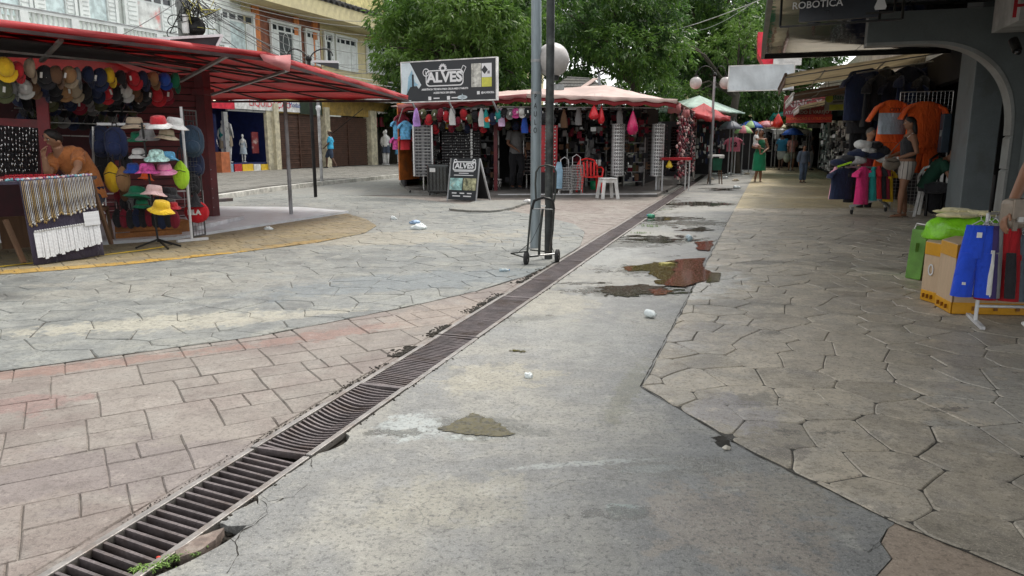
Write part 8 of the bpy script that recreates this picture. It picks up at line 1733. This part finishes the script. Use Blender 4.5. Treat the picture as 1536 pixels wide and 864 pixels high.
def person(J, label, skin, top=None, bottom=None, hair=hr_b, sleeve=.75, leg=1., skirt=None, vox=.012, fat=1., longhair=False, shoe=c_black, cap_=None, topz=None, bagm=None, bare=False, loose=0.):
    k = J['k']; t = thing('person', label, 'person', J['g']); ac = (J['shR']-J['shL']).normalized(); V3 = lambda n: J[n]
    body = MB(); f = fat
    tp = [J['pel']-Vector((0, 0, .05*k)), J['pel'].lerp(J['waist'], .3), J['waist'], J['chest'], J['chest'].lerp(J['neck'], .62), J['neck'], J['neck'].lerp(J['head'], .45)]
    rx = [.12*k*f, .165*k*f, .135*k*f, .16*k*f, .165*k, .065*k, .055*k]; ry = [.10*k*f, .12*k*f, .10*k*f, .125*k*f, .095*k, .06*k, .055*k]
    sweep(body, tp, ac, rx, ry, 16)
    fd = J['fd'].normalized(); up_ = (J['head']-J['neck']).normalized(); hx = fd.cross(up_).normalized(); H3 = Matrix((hx, -fd, up_)).transposed(); h = J['head']
    body.ball(h+up_*.01*k, (.076*k, .094*k, .112*k), 16, H3); body.ball(h+fd*.03*k-up_*.06*k, (.052*k, .055*k, .055*k), 12, H3)
    body.tube([h+fd*.088*k+up_*.02*k, h+fd*.112*k-up_*.018*k], [.010*k, .017*k], 6); body.tube([h+fd*.085*k-up_*.058*k-hx*.02*k, h+fd*.094*k-up_*.056*k, h+fd*.085*k-up_*.058*k+hx*.02*k], .009*k, 6)
    for q in (-1, 1): body.ball(h+hx*q*.078*k-fd*.005*k, (.014*k, .022*k, .032*k), 8, H3)
    for s_, q in (('L', -1), ('R', 1)):
        sh, el, wr = V3('sh'+s_), V3('el'+s_), V3('wr'+s_); hp, kn, an = V3('hip'+s_), V3('kn'+s_), V3('an'+s_)
        body.tube([sh-ac*q*.05*k, sh, sh.lerp(el, .45), el, el.lerp(wr, .3), wr], [.05*k, .056*k, .048*k*f, .040*k, .041*k, .027*k], 10)
        hand(body, wr, wr-el, J.get('hs'+s_, fd), k, J.get('curl', .5))
        body.tube([hp, hp.lerp(kn, .4), kn, kn.lerp(an, .32), kn.lerp(an, .65), an], [.09*k*f, .082*k*f, .056*k, .060*k, .045*k, .036*k], 12)
        ff = J.get('ff'+s_, J['ff'] if 'ff' in J else Vector((fd.x, fd.y, 0)).normalized()); 
        body.tube([an-ff*.03*k-Vector((0, 0, .045*k)), an+ff*.07*k-Vector((0, 0, .05*k)), an+ff*.15*k-Vector((0, 0, .065*k))], [.034*k, .038*k, .028*k], 8, ry=[.034*k, .028*k, .018*k])
        if shoe: MB().tube([an-ff*.055*k-Vector((0, 0, .058*k)), an+ff*.06*k-Vector((0, 0, .058*k)), an+ff*.17*k-Vector((0, 0, .07*k))], [.04*k, .046*k, .034*k], 10, ry=[.03*k, .03*k, .018*k]).build('shoe', shoe, t)
        MB().ball(h+fd*.082*k+hx*q*.030*k+up_*.018*k, (.013*k, .008*k, .007*k), 8, H3).build('eye', m_plw, t); MB().ball(h+fd*.0885*k+hx*q*.030*k+up_*.018*k, (.006*k, .004*k, .006*k), 6, H3).build('pupil', m_blackm, t); MB().tube([h+fd*.086*k+hx*q*.046*k+up_*.034*k, h+fd*.093*k+hx*q*.018*k+up_*.038*k], .004*k, 5).build('eyebrow', hair, t)
    body.build('body', skin, t, remesh=vox, smooth_it=4)
    if hair:
        hb_ = MB(); hb_.ball(h+up_*.032*k-fd*.014*k, (.085*k, .098*k, .10*k), 16, H3)
        for i, v in enumerate(hb_.v):
            lv = H3.transposed()@(v-h)
            if lv.y < -.055*k and lv.z < .055*k: hb_.v[i] = v+fd*(-(-lv.y-.055*k))*1.0 - fd*.02*k
        if longhair: sweep(hb_, [h+up_*.03*k-fd*.05*k, h-up_*.06*k-fd*.055*k, h-up_*.15*k-fd*.06*k, h-up_*.2*k-fd*.065*k], hx, [.08*k, .088*k, .08*k, .05*k], [.05*k, .055*k, .045*k, .025*k], 12)
        hb_.build('hair', hair, t, remesh=vox, smooth_it=2)
    if cap_: c = h+up_*.075*k; MB().ball(c, (.088*k, .1*k, .06*k), 14, H3).build('cap', cap_, t); MB().ball(c+fd*.11*k-up_*.015*k, (.06*k, .06*k, .01*k), 10, H3).build('brim', cap_, t)
    e = .014*k+loose*k
    if top:
        mb = MB(); n0 = 1 if topz is None else topz; z0 = J['pel'].lerp(J['waist'], -.25 if n0 < 2 else .55)
        pts = [z0]+tp[2:5]+([] if bare else [J['neck']-up_*.02*k]); rr = [rx[1]+e*1.6, rx[2]+e*1.6, rx[3]+e, rx[4]-(.03*k if bare else -.005)]+([] if bare else [.075*k]); r2 = [ry[1]+e*1.6, ry[2]+e*1.5, ry[3]+e, ry[4]+e*.7]+([] if bare else [.068*k])
        if n0 >= 2: rr[0] = rx[2]+e; r2[0] = ry[2]+e
        sweep(mb, pts, ac, rr, r2, 18)
        if sleeve:
            for s_, q in (('L', -1), ('R', 1)): sh, el, wr = V3('sh'+s_), V3('el'+s_), V3('wr'+s_); en = sh.lerp(el, min(1, sleeve)); pp = [sh-ac*q*.06*k, sh, en]+([el.lerp(wr, sleeve-1)] if sleeve > 1 else []); mb.tube(pp, [.06*k, .068*k+e*.5, .062*k*(.9+.1*f)+e]+([.045*k+e] if sleeve > 1 else []), 12)
        mb.build('top', top, t, remesh=vox, smooth_it=3)
    if bottom:
        mb = MB(); sweep(mb, [J['pel'].lerp(J['waist'], .35), J['pel'], J['pel']-Vector((0, 0, .09*k))], ac, [rx[1]+e*.7, rx[1]+e, .15*k*f], [ry[1]+e*.7, ry[1]+e, .12*k*f], 16)
        for s_ in 'LR':
            hp, kn, an = V3('hip'+s_), V3('kn'+s_), V3('an'+s_); L1 = min(1., leg*2); pts = [hp, hp.lerp(kn, .5*L1), hp.lerp(kn, L1)]; rs = [.098*k*f, .094*k*f+e, .075*k*f+e if L1 < 1 else .066*k+e]
            if leg > .5: L2 = (leg-.5)*2; pts += [kn.lerp(an, L2*.5), kn.lerp(an, L2)]; rs += [.062*k+e*.8, .055*k+e]
            mb.tube(pts, rs, 12)
        mb.build('bottoms', bottom, t, remesh=vox, smooth_it=3)
    return t
def mk(u, v, yaw, hgt, z=0., **o): g = G(u, v, z); return stand(g, yaw, hgt/1.75, **o)
# woman with the striped shorts
m_str, N_, b_ = newmat('striped_cloth'); tc = N_.new('ShaderNodeTexCoord'); sx_ = N_.new('ShaderNodeSeparateXYZ'); N_.l.new(tc.outputs['Object'], sx_.inputs[0]); an_ = N_.math('ARCTAN2', sx_.outputs[1], sx_.outputs[0]); wv = N_.math('SINE', N_.math('MULTIPLY', an_, 15.)); N_.l.new(N_.mix(N_.ramp(wv, .72, .95), (.46, .42, .38), (.10, .09, .09)), b_.inputs['Base Color']); b_.inputs['Roughness'].default_value = .85
J = mk(1353, 326, -1.75, 1.62, .009, head=(.0, -.02, 1.63), elL=(-.24, .0, 1.15), wrL=(-.14, -.22, 1.08), elR=(.23, .06, 1.14), wrR=(.12, -.20, 1.04), anL=(-.07, .06, .085), knL=(-.09, .0, .50), anR=(.09, -.08, .085), knR=(.09, -.07, .5))
T = person(J, 'woman in black sleeveless top and striped pale shorts beside the clothes cart', sk_b, c_black, m_str, sleeve=0, vox=.0085, fat=1.05, leg=.29, longhair=True, shoe=None, topz=2, bare=True)
k = J['k']
m_bagt = M('taupe_leather', (.25, .205, .16), .5, bmp=.4); bq = P(1337, 246, 11.55); mb = MB().ball(bq, (.14, .06, .095), 16); mb.build('handbag', m_bagt, T); MB().tube([bq+Vector((-.1, 0, .07)), bq+Vector((.02, -.03, .25)), J['shL']+Vector((0, 0, .03)), J['shR']*.5+J['shL']*.5+Vector((.1, .1, -.1))], .007, 5).build('bag_strap', m_bagt, T); MB().tube([bq+Vector((-.1, -.045, .05)), bq+Vector((0, -.065, .03)), bq+Vector((.1, -.045, .05))], .006, 6).build('bag_seam', m_blackm, T)
MB().lathe([(.031, -.012), (.031, .012)], J['wrR'], 12, (J['wrR']-J['elR']).to_track_quat('Z', 'Y').to_matrix()).build('watch', m_plw, T)
for s_ in 'LR': a = J['an'+s_]; ff = Vector((J['fd'].x, J['fd'].y, 0)); MB().tube([a-ff*.05-Vector((0, 0, .072)), a+ff*.06-Vector((0, 0, .072)), a+ff*.17-Vector((0, 0, .074))], [.04, .045, .035], 10, ry=.012).build('sandal', m_bagt, T); MB().tube([a+ff*.08+Vector((.035, 0, -.06)), a+ff*.07+Vector((0, 0, -.02)), a+ff*.08+Vector((-.035, 0, -.06))], .008, 6).build('sandal_strap', m_blackm, T)
for a, b in (((-.1, -.07, 1.37), (-.12, 0, 1.47)), ((.1, -.07, 1.37), (.12, 0, 1.47)), ((-.1, .07, 1.37), (-.12, 0, 1.47)), ((.1, .07, 1.37), (.12, 0, 1.47))): R3 = Matrix.Rotation(J['yaw'], 3, 'Z'); MB().tube([J['g']+R3@(Vector(a)*k*1.02), J['g']+R3@(Vector(b)*k)], .007, 5).build('shoulder_strap', c_white, T)
# near person cut by the frame: arm with bracelet, bag, dark jeans
g = G(1600, 500, .009); J = stand(g, -1.35, 1.66/1.75); y_ = 4.55
J['shL'] = P(1590, 150, 4.7); J['elL'] = P(1552, 232, 4.62); J['wrL'] = P(1513, 316, 4.5); J['hsL'] = Vector((.3, 1, 0)); 
dx = Vector((J['shL'].x+.17, J['shL'].y, 0))-Vector((J['chest'].x, J['chest'].y, 0))
for n_ in ('pel', 'waist', 'chest', 'neck', 'head', 'shR', 'elR', 'wrR', 'hipL', 'hipR', 'knL', 'knR', 'anL', 'anR'): J[n_] = J[n_]+dx*1.0
J['g'] = J['g']+dx; J['curl'] = .9
T = person(J, 'person cut by the right edge, braceleted forearm over a taupe bag, dark jeans', sk_b, c_black, M('dark_denim', (.02, .025, .05), .85), sleeve=.55, vox=.006, shoe=m_plw, longhair=True)
wq = J['wrL']; dv = (J['wrL']-J['elL']).normalized(); MB().lathe([(.034, -.014), (.037, 0), (.034, .014)], wq-dv*.02, 14, dv.to_track_quat('Z', 'Y').to_matrix()).build('bracelet', m_blackm, T)
for i in range(7): a = 2*pi*i/7; x_, y2 = dv.orthogonal().normalized(), dv.cross(dv.orthogonal().normalized()); MB().ball(wq-dv*.045+x_*cos(a)*.036+y2*sin(a)*.036, .007, 6).build('bead', c_brown, T)
bq = P(1540, 322, 4.42); MB().box(bq+Vector((.08, .1, -.0)), (.36, .10, .18), .25).build('handbag', m_bagt, T, bevel=.03); MB().box(bq+Vector((.08, .045, .03)), (.33, .012, .12), .25).build('bag_flap', m_bagt, T, bevel=.005); MB().box(bq+Vector((-.03, .005, -.03)), (.04, .012, .03), .25).build('buckle', m_silver, T)
for dx_ in (-.05, .12): MB().box(bq+Vector((dx_, .03+.25*dx_, -.02)), (.03, .012, .16), .25).build('bag_belt', m_bagt, T)
# seated vendor in orange
bk = P(134, 300, 8.9); J = stand((bk.x, bk.y, 0), .5, 1.0); 
J.update(pel=P(133, 292, 8.85), waist=P(126, 262, 8.85), chest=P(109, 240, 8.75), neck=P(88, 226, 8.62), head=P(80, 208, 8.5), fd=Vector((-.35, -.9, -.12)), shL=P(82, 236, 8.7), elL=P(72, 262, 8.45), wrL=P(66, 236, 8.35), shR=P(117, 229, 8.7), elR=P(117, 252, 8.45), wrR=P(106, 268, 8.3), hipL=P(128, 298, 8.9), hipR=P(140, 298, 8.8), knL=P(112, 318, 8.5), knR=P(128, 318, 8.45), anL=P(116, 362, 8.6), anR=P(132, 360, 8.55)); J['hsL'] = Vector((0, -1, 0)); J['curl'] = 1.2
T = person(J, 'man in an orange T-shirt leaning on the necklace table, chin on hand', sk_l, cloth('cloth_terracotta', (.55, .20, .06)), c_navy, sleeve=.7, vox=.0085, fat=1.12, leg=.9); tb2 = thing('seat_stool', 'low wooden stool hidden under the man in orange', 'stool', J['g']); MB().box(J['pel']-Vector((0, 0, .17)), (.34, .34, .04), .3).build('seat', m_wood, tb2)
for sx_, sy_ in ((-1, -1), (1, -1), (-1, 1), (1, 1)): q = J['pel']-Vector((0, 0, .17)); MB().beam(q+Vector((sx_*.13, sy_*.13, 0)), Vector((q.x+sx_*.15, q.y+sy_*.15, .02)), .03).build('leg', m_wood, tb2)
# man in light blue crossing the left pavement
J = mk(497, 252, -1.5, 1.70, .11, knL=(-.09, -.20, .53), anL=(-.1, -.22, .09), knR=(.09, .05, .50), anR=(.1, .26, .12), elL=(-.23, .10, 1.14), wrL=(-.22, .06, .90), elR=(.23, -.05, 1.13), wrR=(.22, -.22, .98), fd=(.4, -1, 0))
person(J, 'man in a sky blue shirt and dark shorts walking past the brown shutters', sk_d, M('shirt_sky', (.05, .42, .68), .8), M('shorts_denim', (.04, .06, .10), .85), sleeve=.8, vox=.018, leg=.55, cap_=c_beige, loose=.012)
# people down the street
J = mk(1137, 273, .2, 1.66, 0, elL=(-.30, -.05, 1.16), wrL=(-.12, -.26, 1.12), elR=(.24, -.1, 1.12), wrR=(-.02, -.28, 1.0), fd=(-.5, -1, 0), knL=(-.06, -.03, .5), knR=(.07, .04, .5))
T = person(J, 'woman in a green top and long green skirt carrying a small child down the street', sk_b, cloth('cloth_emerald', (.01, .16, .07)), None, sleeve=0, vox=.016, longhair=True, shoe=c_beige, topz=1, bare=True); s_ = folded([(.1, 0, 0, .15, .12), (0, 0, 0, .19, .16), (-.25, 0, 0, .20, .17), (-.52, 0, 0, .21, .18)], 26, .08, 6).build('skirt', cloth('cloth_emerald2', (.01, .26, .12)), T, local=True); s_.location = J['pel']-J['g']; T.rotation_euler = (0, 0, 0)
c_ = J['chest']+Vector((-.22, -.2, .0)); Jc = stand(c_-Vector((0, 0, .60)), 1.0, .58, knL=(-.1, -.25, .85), anL=(-.12, -.3, .5), knR=(.12, -.22, .85), anR=(.14, -.26, .5), elL=(-.2, -.1, 1.2), wrL=(-.1, -.3, 1.25), elR=(.2, -.1, 1.2), wrR=(.15, -.3, 1.3)); person(Jc, 'small child in a white shirt and pink shorts carried by the woman in green', sk_b, c_white, c_rose, sleeve=.7, vox=.013, leg=.35, shoe=None)
J = mk(1171, 255, 2.6, 1.72, 0, knL=(-.09, .1, .52), anL=(-.1, .35, .2), knR=(.09, -.05, .5), anR=(.1, -.1, .09), elL=(-.28, .05, 1.15), wrL=(-.3, -.1, .95)); person(J, 'man in a loose blue shirt and pale shorts walking away down the street', sk_d, cloth('cloth_petrol', (.02, .17, .30)), M('shorts_pale', (.35, .38, .36), .8), sleeve=.7, vox=.02, leg=.5, fat=1.15, hair=hr_g, loose=.02)
J = mk(1186, 256, .2, 1.64, 0, elR=(.25, 0, 1.15), wrR=(.1, -.2, 1.2), elL=(-.24, 0, 1.13)); T = person(J, 'woman in a pink top carrying a translucent shopping bag up the street', sk_b, cloth('cloth_salmon', (.62, .30, .27), .35), M('shorts_khaki', (.30, .26, .20), .8), sleeve=.8, vox=.02, leg=.4, longhair=True); q = J['wrL']; mb = MB().ball(q-Vector((.05, 0, .25)), (.16, .1, .22), 12); mb.build('shopping_bag', M('bag_translucent', (.45, .5, .42), .3, trans=.3, bmp=.8), T); MB().tube([q, q-Vector((.02, 0, .08))], .015, 6).build('bag_handle', m_plw, T)
J = mk(1203, 274, .1, 1.18, 0, elL=(-.24, .03, 1.12), wrL=(-.24, -.02, .88), knL=(-.09, -.08, .5), anL=(-.1, -.06, .09)); person(J, 'child in a grey-blue long-sleeved shirt and trousers walking up the street alone', sk_b, M('child_grey', (.10, .13, .18), .85), M('child_blue', (.09, .13, .20), .85), sleeve=1.7, vox=.014, leg=.95, loose=.015)
J = mk(1161, 250, 2.9, 1.62, 0); person(J, 'person in black partly hidden beside the man in blue, far down the street', sk_d, c_black, c_black, sleeve=.8, vox=.025, longhair=True)
J = mk(1148, 246, 3.2, 1.6, 0); person(J, 'person in pale clothes behind the woman in green at the far stalls', sk_b, c_white, c_grey, sleeve=.8, vox=.025)
J = mk(1216, 255, 1.2, 1.66, 0); person(J, 'shopper in dark clothes standing at the goods rack beyond the child', sk_d, c_black, c_grey, sleeve=.8, vox=.025)
J = mk(1234, 250, -1.4, 1.62, 0); person(J, 'shopper in a grey shirt looking at the rack of small goods', sk_b, c_grey, c_navy, sleeve=.8, vox=.025)
# vendor in the dark and the person in green on the white chair
q = P(1306, 200, 14.2); J = stand((q.x, q.y, q.z-1.56), .3, .95); person(J, 'man in a dark red shirt behind the clothes cart in the dark shop', sk_l, c_wine, c_black, hair=hr_g, sleeve=.8, vox=.012)
q = P(1388, 290, 12.3); g0_ = Vector((q.x, q.y, 0)); J = stand(g0_, .9, .95); a_ = lambda x, y, z: g0_+Matrix.Rotation(.9, 3, 'Z')@Vector((x, y, z))
J.update(pel=a_(0, .0, .52), waist=a_(0, -.05, .68), chest=a_(0, -.16, .84), neck=a_(0, -.28, .96), head=a_(0, -.36, 1.04), fd=Vector((-.6, -.5, -.6)), shL=a_(-.17, -.24, .9), shR=a_(.17, -.24, .9), elL=a_(-.22, -.36, .68), elR=a_(.24, -.30, .66), wrL=a_(-.12, -.5, .5), wrR=a_(.1, -.5, .5), hipL=a_(-.09, 0, .5), hipR=a_(.09, 0, .5), knL=a_(-.1, -.42, .5), knR=a_(.1, -.42, .5), anL=a_(-.1, -.4, .09), anR=a_(.1, -.4, .09))
person(J, 'person in dark green bending forward on the white plastic chair', sk_b, M('shirt_bottle', (.01, .06, .035), .85), c_black, sleeve=.6, vox=.01)
# attendant inside the middle kiosk
q = P(774, 283, 19.2); J = stand((q.x, q.y, .07), .4, 1.0, elL=(-.25, -.05, 1.14), wrL=(-.1, -.25, 1.0), knR=(.12, -.1, .55)); person(J, 'attendant in a grey T-shirt and dark trousers in the doorway of the middle kiosk', sk_b, c_grey, c_black, sleeve=.7, vox=.014)
for i, (u, c) in enumerate(((1092, c_navy), (1112, c_black))):
    J = mk(u, 246, i*2.8, 1.65); person(J, ['person in navy standing in the dark stall left of the pink shirt', 'person in black behind the pink shirt stand'][i], sk_d, c, c_black, sleeve=.8, vox=.025)
PPL = [(1142, 243, 1.66, c_white, c_navy, 'shopper in white and navy far off between the umbrellas'), (1158, 241, 1.7, c_red, c_black, 'distant shopper in a red shirt at the far stalls'), (1176, 244, 1.6, c_yel, c_grey, 'distant shopper in yellow beyond the man in blue'), (1196, 243, 1.68, c_black, c_beige, 'distant shopper in black and beige beyond the pink-topped woman'), (1208, 246, 1.62, c_wine, c_navy, 'distant shopper in maroon under the arcade awnings'), (1126, 241, 1.7, c_grey, c_black, 'distant figure in grey by the sloping pale sheet')]
for i, (u, v, h, c1, c2, l) in enumerate(PPL): person(mk(u, v, i*1.7, h), l, sk_b if i % 2 else sk_d, c1, c2, sleeve=.8, vox=.03, longhair=i % 2 == 0, leg=.5 if i % 3 == 0 else .9)
